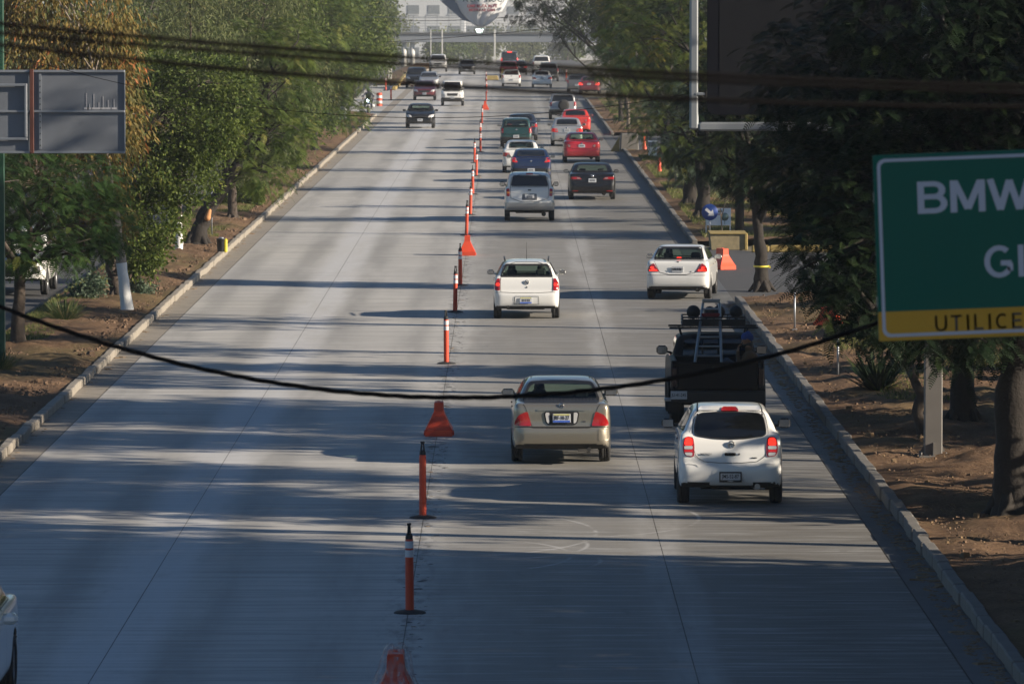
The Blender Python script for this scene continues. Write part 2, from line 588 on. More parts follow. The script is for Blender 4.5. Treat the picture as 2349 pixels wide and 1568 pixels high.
    # scuffed tyre arcs
    for (cx, cy, rad) in ((-.6, 83.0, 1.5), (-.2, 84.6, 1.35), (.2, 82.2, 1.1), (-1.0, 86.5, 2.3), (.9, 89, 2.0)):
        dx = math_('SUBTRACT', X, cx); dy = math_('MULTIPLY', math_('SUBTRACT', Y, cy), .62)
        r_ = math_('SQRT', math_('ADD', math_('MULTIPLY', dx, dx), math_('MULTIPLY', dy, dy)), 0)
        f = math_('MULTIPLY', mr(math_('ABSOLUTE', math_('SUBTRACT', r_, rad), 0), 0, .05, .5, 0), mr(noise(1, 1, .8), .45, .6, 0, 1))
        f = math_('MULTIPLY', f, mr(dx, -.3, .5, 0, 1))
        col = mix(f, col, (.5, .5, .5))
    L.new(col, b.inputs['Base Color'])
    b.inputs['Roughness'].default_value = .72
    b.inputs['Specular IOR Level'].default_value = .35
    bp = n.new('ShaderNodeBump'); bp.inputs['Strength'].default_value = .2; bp.inputs['Distance'].default_value = .006
    L.new(noise(1.2, 2.5, 14, 4, .7), bp.inputs['Height']); L.new(bp.outputs[0], b.inputs['Normal'])
    return m

def dirt_mat(name='dirt', a=(.175, .108, .065), b2=(.085, .053, .034), gr=(.10, .105, .038), grass=.30):
    m, n, L, b = node_mat(name)
    geo = n.new('ShaderNodeNewGeometry')
    def noise(sc, det=6, rough=.65, sy=1):
        mp = n.new('ShaderNodeMapping'); mp.inputs['Scale'].default_value = (1, sy, 1); L.new(geo.outputs['Position'], mp.inputs[0])
        t = n.new('ShaderNodeTexNoise'); t.inputs['Scale'].default_value = sc; t.inputs['Detail'].default_value = det; t.inputs['Roughness'].default_value = rough
        L.new(mp.outputs[0], t.inputs['Vector']); return t.outputs['Fac']
    def ramp(v, lo, hi, a_, b_):
        q = n.new('ShaderNodeMapRange'); L.new(v, q.inputs['Value'])
        for k, z in zip(('From Min', 'From Max', 'To Min', 'To Max'), (lo, hi, a_, b_)): q.inputs[k].default_value = z
        return q.outputs[0]
    def mix(f, p, q_):
        q = n.new('ShaderNodeMix'); q.data_type = 'RGBA'; L.new(f, q.inputs[0])
        for i, v in ((6, p), (7, q_)):
            if isinstance(v, tuple): q.inputs[i].default_value = (*v, 1)
            else: L.new(v, q.inputs[i])
        return q.outputs[2]
    c = mix(ramp(noise(1.1), .35, .65, 0, 1), a, b2)
    c = mix(ramp(noise(14, 4), .5, .75, 0, .6), c, (.28, .19, .12))
    c = mix(ramp(noise(40, 3), .58, .7, 0, .5), c, (.32, .25, .16))
    c = mix(ramp(noise(.16, 4, .6, .5), .50, .60, 0, grass), c, gr)
    L.new(c, b.inputs['Base Color']); b.inputs['Roughness'].default_value = .95; b.inputs['Specular IOR Level'].default_value = .1
    bp = n.new('ShaderNodeBump'); bp.inputs['Strength'].default_value = .9; bp.inputs['Distance'].default_value = .05
    L.new(noise(9, 6, .7), bp.inputs['Height']); L.new(bp.outputs[0], b.inputs['Normal'])
    return m

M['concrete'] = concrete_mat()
M['dirt'] = dirt_mat()
M['asphalt'] = mat('asphalt', (.05, .05, .052), .85, noise=.35, nscale=3, bump=.3, bscale=80)
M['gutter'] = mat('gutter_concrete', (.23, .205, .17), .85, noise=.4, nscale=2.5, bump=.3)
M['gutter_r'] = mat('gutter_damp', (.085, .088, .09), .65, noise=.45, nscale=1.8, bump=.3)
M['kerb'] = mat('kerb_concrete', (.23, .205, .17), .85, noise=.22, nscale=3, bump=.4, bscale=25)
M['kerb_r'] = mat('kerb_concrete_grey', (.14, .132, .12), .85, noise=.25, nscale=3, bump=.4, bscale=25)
M['kerb_y'] = mat('kerb_yellow', (.27, .20, .065), .8, noise=.45, nscale=6, bump=.4)
M['joint'] = mat('joint_dark', (.07, .066, .06), .95, noise=.9, nscale=2)
M['far_ground'] = mat('far_ground', (.10, .085, .05), .95, noise=.5, nscale=.05)

def ys(y0, y1, st):
    n = max(1, int(round((y1 - y0) / st)))
    return [y0 + (y1 - y0) * i / n for i in range(n + 1)]

def strip(name, x0, x1, y0, y1, z, m, st=20, parent=None, nx=1):
    v = []; f = []
    Ys = ys(y0, y1, st) if y1 - y0 > st else [y0, y1]
    Ys = sorted(set(Ys + [q for q in range(560, 1301, 40) if y0 < q < y1]))
    for y in Ys:
        for i in range(nx + 1): v.append((x0 + (x1 - x0) * i / nx, y, zt(y) + z))
    for j in range(len(Ys) - 1):
        for i in range(nx):
            a = j * (nx + 1) + i
            f.append((a, a + 1, a + nx + 2, a + nx + 1))
    return MB().add(v, f).build(name, m, parent)

# base sheet to the horizon
g = bpy.data.objects.new('ground', None)
bpy.data.objects.remove(g)
v = []; f = []
Ys = [-300, 0, 40, 560] + list(range(600, 1301, 40)) + [2000, 3500]
Xs = [-2500, -400, -60, 60, 400, 2500]
for y in Ys:
    for x in Xs: v.append((x, y, zt(y) - .06))
for j in range(len(Ys) - 1):
    for i in range(len(Xs) - 1):
        a = j * len(Xs) + i; f.append((a, a + 1, a + len(Xs) + 1, a + len(Xs)))
tag(MB().add(v, f).build('ground', M['far_ground']), kind='structure')

road = bpy.data.objects.new('road', None); C.objects.link(road); road['kind'] = 'structure'
strip('joint_bed', XL - .05, XR + .05, 20, 1400, -.02, M['joint'], 60, road)
ed = [XL + .55, J[0], J[1], J[2], XR - .5]
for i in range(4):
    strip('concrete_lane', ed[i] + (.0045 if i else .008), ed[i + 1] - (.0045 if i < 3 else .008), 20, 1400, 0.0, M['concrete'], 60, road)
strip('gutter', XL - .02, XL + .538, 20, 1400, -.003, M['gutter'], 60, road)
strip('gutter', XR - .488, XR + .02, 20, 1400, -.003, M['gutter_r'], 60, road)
# road widens where the kerbs have ended
sr = strip('side_road', -19.5, -11.75, 20, 700, -.02, M['asphalt'], 60); sr['kind'] = 'structure'
sr = strip('side_road', 12.4, 20, 20, 700, -.02, M['asphalt'], 60); sr['kind'] = 'structure'
# exits through the verges (asphalt)
def patch(name, poly, z, m):
    o = MB().add([(x, y, zt(y) + z) for x, y in poly], [tuple(range(len(poly)))]).build(name, m); o['kind'] = 'structure'; return o
patch('exit_road', [(XR + .02, 153.0), (8.2, 157.5), (12.5, 158.5), (12.5, 182), (9.2, 181), (7.6, 182), (XR + .02, 186.5)], -.008, M['asphalt'])
patch('exit_road', [(XR + .02, 300), (13, 304), (13, 330), (XR + .02, 333)], -.008, M['asphalt'])
patch('exit_road', [(XR + .02, 447), (13, 450), (13, 1390), (XR + .02, 1390)], -.008, M['asphalt'])
patch('exit_road', [(XL - .02, 388), (XL - .02, 520), (-12, 520), (-12, 392)], -.008, M['concrete'])

# verges: rough earth
def verge(name, x0, x1, segs, seed, h=.14, m=None, dx=.14, dy=.35, edge=.12):
    from mathutils import noise as mn
    mb = MB()
    for (y0, y1) in segs:
        nx = int(abs(x1 - x0) / dx); step = dy if y0 < 260 else dy * 3
        Yv = np.arange(y0, y1, step)
        base = len(mb.v)
        for y in Yv:
            for i in range(nx + 1):
                u = i / nx; x = x0 + (x1 - x0) * u
                n1 = mn.fractal(Vector((x * .5 + seed, y * .35, 0)), 1.0, 2.0, 4)
                n2 = mn.fractal(Vector((x * 3.1 + seed, y * 2.2, 3)), .8, 2.0, 3)
                e = min(1, min(u, 1 - u) * abs(x1 - x0) / .5)
                z = edge + (n1 * h + n2 * .05) * e + .10 * math.sin(u * math.pi) * 1.0
                mb.v.append((x, float(y), zt(float(y)) + z))
        for j in range(len(Yv) - 1):
            for i in range(nx):
                a = base + j * (nx + 1) + i
                mb.f.append((a, a + 1, a + nx + 2, a + nx + 1)); mb.m.append(0); mb.s.append(True)
    o = mb.build(name, m or M['dirt']); o['kind'] = 'structure'; return o
verge('left_verge', -11.7, XL - .15, [(40, 388), (520, 900)], 1.3)
verge('right_verge', XR + .15, 12.3, [(40, 152.5)], 7.7, h=.16)
verge('right_verge_beyond_exit', XR + .15, 12.3, [(187, 299)], 3.1)
verge('right_verge_far', XR + .15, 12.3, [(334, 446)], 9.1)
verge('left_bank', -30, -19.6, [(40, 600)], 5.0, dx=1, dy=2)
verge('right_bank', 20.2, 34, [(40, 600)], 6.0, dx=1, dy=2)
# crumbling edge where the kerb is missing beside the exit
verge('exit_apron', 7.2, 12.3, [(150.5, 156.5)], 11.0, h=.2, edge=.02)

# kerb stones, one by one
kerb = bpy.data.objects.new('kerb', None); C.objects.link(kerb); kerb['kind'] = 'structure'
def kerb_run(x, s_, y0, y1, m, L=1.0, name='kerb_stone', n_var=3, hh=.17):
    vs = []
    for k in range(n_var):
        mb = MB(); mb.box((0, 0, hh / 2), (.17, L - .02 - .012 * k, hh), bev=.018)
        vs.append(mb.mesh(name, m))
    y = y0; i = 0
    while y < y1:
        o = link(name, vs[i % n_var], kerb, (x + s_ * .085 + random.uniform(-.015, .015), y + L / 2, zt(y) + random.uniform(-.02, .006)), (random.uniform(-.008, .008), random.uniform(-.03, .03), random.uniform(-.012, .012)))
        y += L; i += 1
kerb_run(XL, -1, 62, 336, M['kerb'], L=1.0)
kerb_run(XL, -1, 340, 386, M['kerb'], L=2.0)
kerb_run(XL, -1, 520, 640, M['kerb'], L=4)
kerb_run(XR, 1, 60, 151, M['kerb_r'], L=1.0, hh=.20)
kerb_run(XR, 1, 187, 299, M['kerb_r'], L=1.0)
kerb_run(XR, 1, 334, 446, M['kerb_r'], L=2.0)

# yellow island nose at the exit: low wall and yellow kerb
p = at(1620, 592)
t = thing('island_wall', 'weathered yellow concrete island nose behind the orange barrier at the right exit', 'concrete block', (0, 0, 0))
mb = MB()
mb.prism([(6.35, 0), (7.35, 0), (7.40, .47), (6.30, .50)], 183.2, 185.2)
mb.build('block', mat('yellow_worn_concrete', (.25, .205, .12), .95, noise=.6, nscale=5, bump=.6), t)
MB().box((6.85, 184.2, .50), (1.12, 2.1, .035), bev=.01).build('yellow_top', M['kerb_y'], t)
MB().box((7.42, 184.2, .25), (.10, 2.1, .54), bev=.02).build('yellow_edge', M['kerb_y'], t)
kerb2 = bpy.data.objects.new('yellow_kerb', None); C.objects.link(kerb2); kerb2['kind'] = 'structure'
for i in range(9):
    a = .35 + i * .02
    MB().box((7.8 + i * .56, 181.6 + .25 * math.sin(i) * .1 + i * .05, .10), (.54, .22, .22), bev=.03).build('kerb_stone', M['kerb_y'], kerb2)
# concrete block and traffic things further on
q = at(1430, 347)
t = thing('concrete_block', 'grey concrete block with a yellow nose at the second exit kerb', 'concrete block', (q.x + .3, q.y, 0))
MB().box((0, 0, .45), (.95, 1.4, .9), taper=.9, bev=.04).build('block', M['kerb_r'], t)
MB().prism([(-.95, 0), (-.5, 0), (-.5, .75)], -.5, .5).build('yellow_nose', M['kerb_y'], t)
# ------------------------------------------------------------------ cars
PROF = {
 'sedan': dict(
  low=[(.012, .20), (0, .30), (0, .43), (.014, .47), (.016, .66), (.030, .715), (.15, .745), (.55, .73), (.75, .70), (.92, .61), (.985, .51), (1, .36), (.985, .17), (.06, .17)],
  cab=[(.13, .66), (.275, .945), (.36, .992), (.44, 1.0), (.52, .985), (.60, .935), (.79, .64)]),
 'hatch': dict(
  low=[(.02, .18), (.005, .26), (0, .43), (.022, .47), (.03, .62), (.055, .74), (.5, .74), (.72, .69), (.92, .60), (.985, .48), (1, .34), (.98, .16), (.06, .16)],
  cab=[(.03, .55), (.045, .68), (.095, .90), (.135, .965), (.28, 1.0), (.45, .985), (.57, .925), (.80, .60)]),
 'suv': dict(
  low=[(.02, .24), (.0, .30), (0, .44), (.018, .475), (.024, .60), (.035, .70), (.5, .70), (.76, .655), (.93, .60), (.985, .50), (1, .36), (.98, .2), (.06, .2)],
  cab=[(.022, .55), (.03, .66), (.075, .92), (.12, .975), (.3, 1.0), (.48, .985), (.58, .93), (.75, .62)]),
 'van': dict(
  low=[(.01, .18), (.0, .25), (0, .5), (.01, .6), (.5, .6), (.94, .57), (.985, .53), (1, .36), (.99, .16), (.05, .16)],
  cab=[(.008, .4), (.015, .85), (.04, .975), (.1, 1.0), (.72, 1.0), (.80, .96), (.965, .52)]),
}
FRONT_LOW = [(.86, .13), (.955, .20), (1, .34), (1, .55), (.965, .66), (.90, .745), (.80, .80)]
FRONT_CAB = {'sedan': [(.93, .4), (.915, .66), (.87, .75), (.78, .90), (.70, .965), (.5, .995), (.2, 1.0)],
             'hatch': [(.95, .4), (.93, .66), (.88, .76), (.79, .90), (.71, .965), (.5, .993), (.2, 1.0)],
             'suv': [(.95, .4), (.94, .62), (.89, .74), (.82, .90), (.76, .965), (.55, .993), (.2, 1.0)],
             'van': [(.96, .3), (.97, .5), (.93, .7), (.88, .90), (.83, .97), (.6, .995), (.2, 1.0)]}
PLAN_LOW = [(.70, 0), (.90, .012), (.972, .045), (1, .16), (1, .80), (.975, .90), (.88, .965), (.62, 1.0)]
PLAN_CAB = [(.80, -.02), (.86, .04), (.93, .20), (.96, .40), (.93, .60), (.84, .86)]

def sym(poly, W2, sy, lo=None):
    r = [(x * W2, y * sy) for x, y in poly]
    return r + [(-x, y) for x, y in reversed(r)]

class Car:
    def __init__(s, kind, L=4.5, W=1.71, H=1.41, oh=.95, wb=2.53, wr=.30, h=.045, prof=None, fcab=None, flow=None, tw=.19, arch=.055):
        s.kind, s.L, s.W, s.H, s.oh, s.wb, s.wr, s.tw = kind, L, W, H, oh, wb, wr, tw
        pr = prof or PROF[kind]
        ax = grid((-W / 2 - .08, -.1, .05), (W / 2 + .08, L + .1, H + .1), h)
        # centre the x samples so that both halves match
        n = int(math.ceil((W / 2 + .08) / h)); ax[0] = np.arange(-n, n + 1) * h
        X, Y, Z = ax
        YZ = np.meshgrid(Y, Z, indexing='ij'); XY = np.meshgrid(X, Y, indexing='ij'); XZ = np.meshgrid(X, Z, indexing='ij')
        sl = sdf_poly(*YZ, chaikin([(a * L, b * H) for a, b in pr['low']], 2))
        sc = sdf_poly(*YZ, chaikin([(a * L, b * H) for a, b in pr['cab']], 2))
        fl = sdf_poly(*XZ, chaikin(sym(flow or FRONT_LOW, W / 2, H), 2))
        fc = sdf_poly(*XZ, chaikin(sym(fcab or FRONT_CAB[kind], W / 2, H), 2))
        pl = sdf_poly(*XY, chaikin(sym(PLAN_LOW, W / 2, L), 2))
        pc = sdf_poly(*XY, chaikin(sym(PLAN_CAB, W / 2, L), 2))
        low = smax(smax(sl[None], fl[:, None], .05), pl[:, :, None], .05)
        cabf = smax(smax(sc[None], fc[:, None], .07), pc[:, :, None], .07)
        d = smin(low, cabf, .03)
        for wy in (oh, oh + wb):
            ci = np.sqrt((YZ[0] - wy) ** 2 + (YZ[1] - wr) ** 2) - (wr + arch)
            cyl = np.maximum(ci[None], (W / 2 - .26) - np.abs(X)[:, None, None])
            fl_ = smax(low, (np.abs(ci) - .05)[None], .02)
            d = smax(d, -cyl, .015)
        V, Fc = surfnet(d, (X[0], Y[0], Z[0]), h)
        s.V, s.F = V, Fc
        s.bvh = BVHTree.FromPolygons([tuple(p) for p in V], [tuple(int(i) for i in f) for f in Fc])
        s.cut = np.zeros(len(Fc), bool)
        s.parts = []
        s.h = h
    # -- projection
    def hit(s, a, b, view):
        far = 20
        if view == 'rear': o, d = Vector((a, -far, b)), Vector((0, 1, 0))
        elif view == 'front': o, d = Vector((a, far + s.L, b)), Vector((0, -1, 0))
        elif view == 'left': o, d = Vector((-far, a, b)), Vector((1, 0, 0))
        elif view == 'right': o, d = Vector((far, a, b)), Vector((-1, 0, 0))
        else: o, d = Vector((a, b, far)), Vector((0, 0, -1))
        p, n, i, t = s.bvh.ray_cast(o, d)
        lim = {'rear': 2.1, 'front': 2.6, 'left': .5, 'right': .5, 'top': 3}[view]
        dist0 = far if view in ('rear', 'front') else (far - s.W / 2 if view in ('left', 'right') else far - s.H)
        if p is None or t - dist0 > lim:
            # slide to the nearest skin point
            q = o + d * (dist0 + .15)
            p, n, i, t = s.bvh.find_nearest(q)
        if n.dot(d) > 0: n = -n
        return p, n
    def panel(s, name, outline, view='rear', m=None, off=.005, thick=.02, round_=1, step=.06, parent=None, hole=False, rim=None, rim_mat=None, label=None, smooth=True, rad=.035):
        if 'window' in name or 'windscreen' in name: rad = max(rad, .06)
        out = fillet(outline, rad) if round_ else list(outline)
        # densify
        O = []
        for i in range(len(out)):
            a = out[i]; b = out[(i + 1) % len(out)]
            n = max(1, int(math.hypot(a[0] - b[0], a[1] - b[1]) / step))
            for k in range(n): O.append((a[0] + (b[0] - a[0]) * k / n, a[1] + (b[1] - a[1]) * k / n))
        pts = [Vector(p) for p in O]; edges = [(i, (i + 1) % len(O)) for i in range(len(O))]
        area = sum(O[i][0] * O[(i + 1) % len(O)][1] - O[(i + 1) % len(O)][0] * O[i][1] for i in range(len(O)))
        if area < 0:
            pts.reverse()
        xs = [p[0] for p in O]; zs = [p[1] for p in O]
        A = np.array(O)
        inner = None
        if rim:
            cx, cz = A.mean(0)
            w2 = (A[:, 0].max() - A[:, 0].min()) / 2; h2 = (A[:, 1].max() - A[:, 1].min()) / 2
            inner = [((x - cx) * max(.1, 1 - rim / w2) + cx, (z - cz) * max(.1, 1 - rim / h2) + cz) for x, z in O]
            b0 = len(pts)
            ip = inner if area > 0 else inner[::-1]
            pts += [Vector(p) for p in ip]; edges += [(b0 + i, b0 + (i + 1) % len(ip)) for i in range(len(ip))]
        g = np.meshgrid(np.arange(min(xs) + step * .7, max(xs), step), np.arange(min(zs) + step * .7, max(zs), step), indexing='ij')
        sd = sdf_poly(g[0], g[1], O)
        if g[0].size:
            for a, b, d_ in zip(g[0].ravel(), g[1].ravel(), sd.ravel()):
                if d_ < -step * .4: pts.append(Vector((a, b)))
        vo, eo, fo, *_ = delaunay_2d_cdt(pts, edges, [], 1, 1e-5)
        V2 = [tuple(p) for p in vo]
        P = []; N = []
        for a, b in V2:
            p, n = s.hit(a, b, view); P.append(p); N.append(n)
        mb = MB()
        fr = [p + n * off for p, n in zip(P, N)]
        fs = []
        for f in fo:
            a = V2[f[0]]; 
            q = [fr[i] for i in f]
            nn = (q[1] - q[0]).cross(q[2] - q[0])
            if nn.dot(N[f[0]]) < 0: f = list(reversed(f))
            fs.append(tuple(f))
        mb.add(fr, fs, 0, smooth)
        if rim_mat is not None and inner is not None:
            cc = np.array([np.mean([V2[i] for i in f], axis=0) for f in fs])
            sdi = sdf_poly(cc[:, 0], cc[:, 1], inner)
            mb.m = [1 if q > 0 else 0 for q in sdi]
        # skirt
        cnt = {}
        for f in fs:
            for i in range(len(f)):
                e = (f[i], f[(i + 1) % len(f)])
                cnt[e] = 1
        bd = [e for e in cnt if (e[1], e[0]) not in cnt]
        for (i, j) in bd:
            mb.add([fr[i], fr[j], P[j] - N[j] * thick, P[i] - N[i] * thick], [(1, 0, 3, 2)], 1 if rim_mat is not None else 0)
        if hole:
            Vv = s.V
            ia, ib, ic = {'rear': (0, 2, 1), 'front': (0, 2, 1), 'left': (1, 2, 0), 'right': (1, 2, 0)}[view]
            ok = sdf_poly(Vv[:, ia], Vv[:, ib], O) < -.012
            if view == 'rear': ok &= Vv[:, 1] < s.L * .42
            if view == 'front': ok &= Vv[:, 1] > s.L * .42
            if view == 'left': ok &= Vv[:, 0] < 0
            if view == 'right': ok &= Vv[:, 0] > 0
            s.cut |= ok[s.F].all(1)
        mats = [m] + ([rim_mat] if rim_mat is not None else [])
        s.parts.append((name, mb, mats, parent, label))
        return len(s.parts) - 1
    def ribbon(s, name, line, view='rear', m=None, wd=.009, off=.006, closed=False, parent=None, round_=1):
        ln = chaikin(line, round_, closed) if round_ else line
        D = []
        n = len(ln)
        for i in range(n if closed else n - 1):
            a = ln[i]; b = ln[(i + 1) % n]
            k = max(1, int(math.hypot(a[0] - b[0], a[1] - b[1]) / .05))
            for q in range(k): D.append((a[0] + (b[0] - a[0]) * q / k, a[1] + (b[1] - a[1]) * q / k))
        if not closed: D.append(ln[-1])
        mb = MB(); pr = []
        for i in range(len(D)):
            a = D[i - 1] if (i or closed) else D[0]; b = D[(i + 1) % len(D)] if (i < len(D) - 1 or closed) else D[-1]
            t = Vector((b[0] - a[0], b[1] - a[1]))
            t = t.normalized() if t.length > 1e-8 else Vector((1, 0))
            nn = Vector((-t.y, t.x)) * wd / 2
            q = []
            for sg in (-1, 1):
                p, nr = s.hit(D[i][0] + nn.x * sg, D[i][1] + nn.y * sg, view)
                q.append(p + nr * off)
            pr.append(q)
        for i in range(len(pr) if closed else len(pr) - 1):
            j = (i + 1) % len(pr)
            mb.add([pr[i][0], pr[j][0], pr[j][1], pr[i][1]], [(0, 1, 2, 3)])
        s.parts.append((name, mb, [m or M['seam']], parent, None))
        return len(s.parts) - 1
    def box(s, name, c, size, m, rot=None, bev=.01, parent=None, label=None):
        mb = MB(); mb.box(c, size, 0, rot, bev=bev)
        s.parts.append((name, mb, [m], parent, label)); return len(s.parts) - 1
    def raw(s, name, mb, mats, parent=None, label=None):
        s.parts.append((name, mb, mats if isinstance(mats, list) else [mats], parent, label)); return len(s.parts) - 1
    def plate(s, x, z, txt='', wd=.30, ht=.15, style='white', view='rear', sub=None, off=.02):
        p, n = s.hit(x, z, view)
        sg = -1 if view == 'rear' else 1
        y = p.y + sg * off
        mb = MB(); mb.box((x, y, z), (wd, .012, ht), 0, bev=.004)
        if style == 'blue':
            mb.box((x, y + sg * .0075, z - ht * .36), (wd * .96, .004, ht * .22), 1)
            mb.box((x, y + sg * .0075, z + ht * .40), (wd * .9, .004, ht * .12), 2)
        if style == 'framed':
            for dz, hh in ((ht * .5, ht * .16), (-ht * .5, ht * .26)):
                mb.box((x, y + sg * .003, z + dz), (wd * 1.12, .022, hh), 3, bev=.003)
            for dx in (-1, 1): mb.box((x + dx * wd * .53, y + sg * .003, z), (wd * .06, .021, ht * 1.1), 3)
        k = s.raw('licence_plate', mb, [M['plate_white'], M['plate_blue'], M['plate_yellow'], M['black_plastic']])
        if not txt:
            sm = MB()
            for q_ in (-.085, -.045, .0, .045, .085): sm.box((x + q_, y + sg * .008, z + .004), (.026, .003, ht * .42))
            s.raw('plate_characters', sm, [M['plate_dim']], k)
        if txt: s.texts.append((k, txt, ht * .62 if len(txt) < 10 else ht * .55, (x, y + sg * .0085, z + (ht * .03)), sg, M['ink']))
        if sub: s.texts.append((k, sub, ht * .22, (x, y + sg * .0160, z - ht * .5), sg, M['plate_white']))
    texts = None
    def mirror(s, z, y, m, glassm=None, sz=(.19, .09, .125), out=.06):
        for sg in (-1, 1):
            p, n = s.hit(y, z, 'right' if sg > 0 else 'left')
            cx = p.x + sg * (out + sz[0] / 2)
            mb = MB(); mb.box((cx, y, z + .02), sz, 0, bev=.045)
            mb.tube([(p.x - sg * .02, y + .02, z - .03), (cx - sg * .03, y, z - .01)], [.022, .018], 8)
            k = s.raw('side_mirror', mb, [m])
            mg = MB(); mg.box((cx, y - sz[1] / 2 - .004, z + .02), (sz[0] * .84, .01, sz[2] * .78), 0, bev=.004)
            s.raw('mirror_glass', mg, [M['chrome']], k)
    def finish(s, name, label, cat, loc, paintm, rz=0.0, group=None, under=True, z_black=None, rim=True, body_name='body'):
        root = thing(name, label, cat, loc, rz, group)
        off = Vector((0, -s.oh, 0))
        Fc = s.F[~s.cut]
        V = s.V
        nrm = np.cross(V[Fc[:, 1]] - V[Fc[:, 0]], V[Fc[:, 2]] - V[Fc[:, 0]])
        ln = np.linalg.norm(nrm, axis=1) + 1e-12
        c = V[Fc].mean(1)
        mi = np.zeros(len(Fc), int)
        mi[(nrm[:, 2] / ln < -.55) & (c[:, 2] < .5)] = 1
        for wy in (s.oh, s.oh + s.wb):
            rr = np.hypot(c[:, 1] - wy, c[:, 2] - s.wr)
            mi[(rr < s.wr + .075) & (np.abs(nrm[:, 0]) / ln < .8) & (c[:, 2] < s.wr + s.wr + .12)] = 1
        if z_black: mi[c[:, 2] < z_black] = 1
        me = quads_mesh('body', V + np.array(off), Fc, [paintm, M['underbody']], True)
        me.polygons.foreach_set('material_index', mi.astype(np.int32))
        link(body_name, me, root)
        objs = []
        for (nm, mb, mats, par, lab) in s.parts:
            mb.v = [(p[0], p[1] - s.oh, p[2]) for p in mb.v]
            o = mb.build(nm, mats, root if par is None else objs[par])
            if lab: o['label'] = lab
            objs.append(o)
        for (k, txt, size, p, sg, m) in (s.texts or []):
            me = text_mesh(txt, size, m, .0015, size * .012)
            if objs[k].name.startswith('licence_plate') and len(me.vertices):
                xs_ = [v_.co.x for v_ in me.vertices]; wd_ = max(xs_) - min(xs_)
                f_ = min(1.0, .265 / max(wd_, .01))
                for v_ in me.vertices: v_.co.x *= f_
            o = link('lettering', me, objs[k], (p[0], p[1] - s.oh, p[2]), (math.pi / 2, 0, 0 if sg < 0 else math.pi))
        # wheels
        tm, rm = wheel_meshes(s.wr, s.tw)
        for wy in (0, s.wb):
            for sg in (-1, 1):
                wx = sg * (s.W / 2 - s.tw / 2 - .015)
                wo = thing_child('wheel', root, (wx, wy, s.wr))
                wo.rotation_euler = (0, 0, 0 if sg > 0 else math.pi)
                link('tyre', tm, wo); link('rim', rm, wo)
        return root

def thing_child(name, parent, loc):
    o = bpy.data.objects.new(name, None); C.objects.link(o); o.parent = parent; o.location = loc
    o.empty_display_size = .1
    return o

_wm = {}
def wheel_meshes(r, w):
    key = (round(r, 3), round(w, 3))
    if key in _wm: return _wm[key]
    a = w / 2
    t = MB()
    t.lathe([(r * .66, -a * .8), (r * .72, -a * .98), (r * .90, -a), (r * .975, -a * .86), (r, -a * .6), (r, -a * .22), (r * .985, -a * .2), (r * .985, -a * .12), (r, -a * .1),
             (r, a * .1), (r * .985, a * .12), (r * .985, a * .2), (r, a * .22), (r, a * .6), (r * .975, a * .86), (r * .90, a), (r * .72, a * .98), (r * .66, a * .8)], 32, axis='X')
    m = MB()
    m.lathe([(r * .70, -a * .75), (r * .64, -a * .7), (r * .62, a * .5), (r * .66, a * .78), (r * .70, a * .8)], 28, axis='X')
    m.lathe([(0.001, a * .62), (r * .16, a * .62), (r * .18, a * .45), (r * .18, -a * .6)], 16, axis='X')
    for k in range(7):
        an = 2 * math.pi * k / 7
        c_, s_ = math.cos(an), math.sin(an)
        m.tube([(a * .5, c_ * r * .12, s_ * r * .12), (a * .45, c_ * r * .64, s_ * r * .64)], [r * .09, r * .06], 6)
    m.lathe([(r * .62, -a * .2), (.001, -a * .2)], 20, mi=1, axis='X')
    _wm[key] = (t.mesh('tyre', M['rubber']), m.mesh('rim', [M['rim_metal'], M['underbody']]))
    return _wm[key]

def mirrored(o): return [(-x, z) for x, z in reversed(o)]

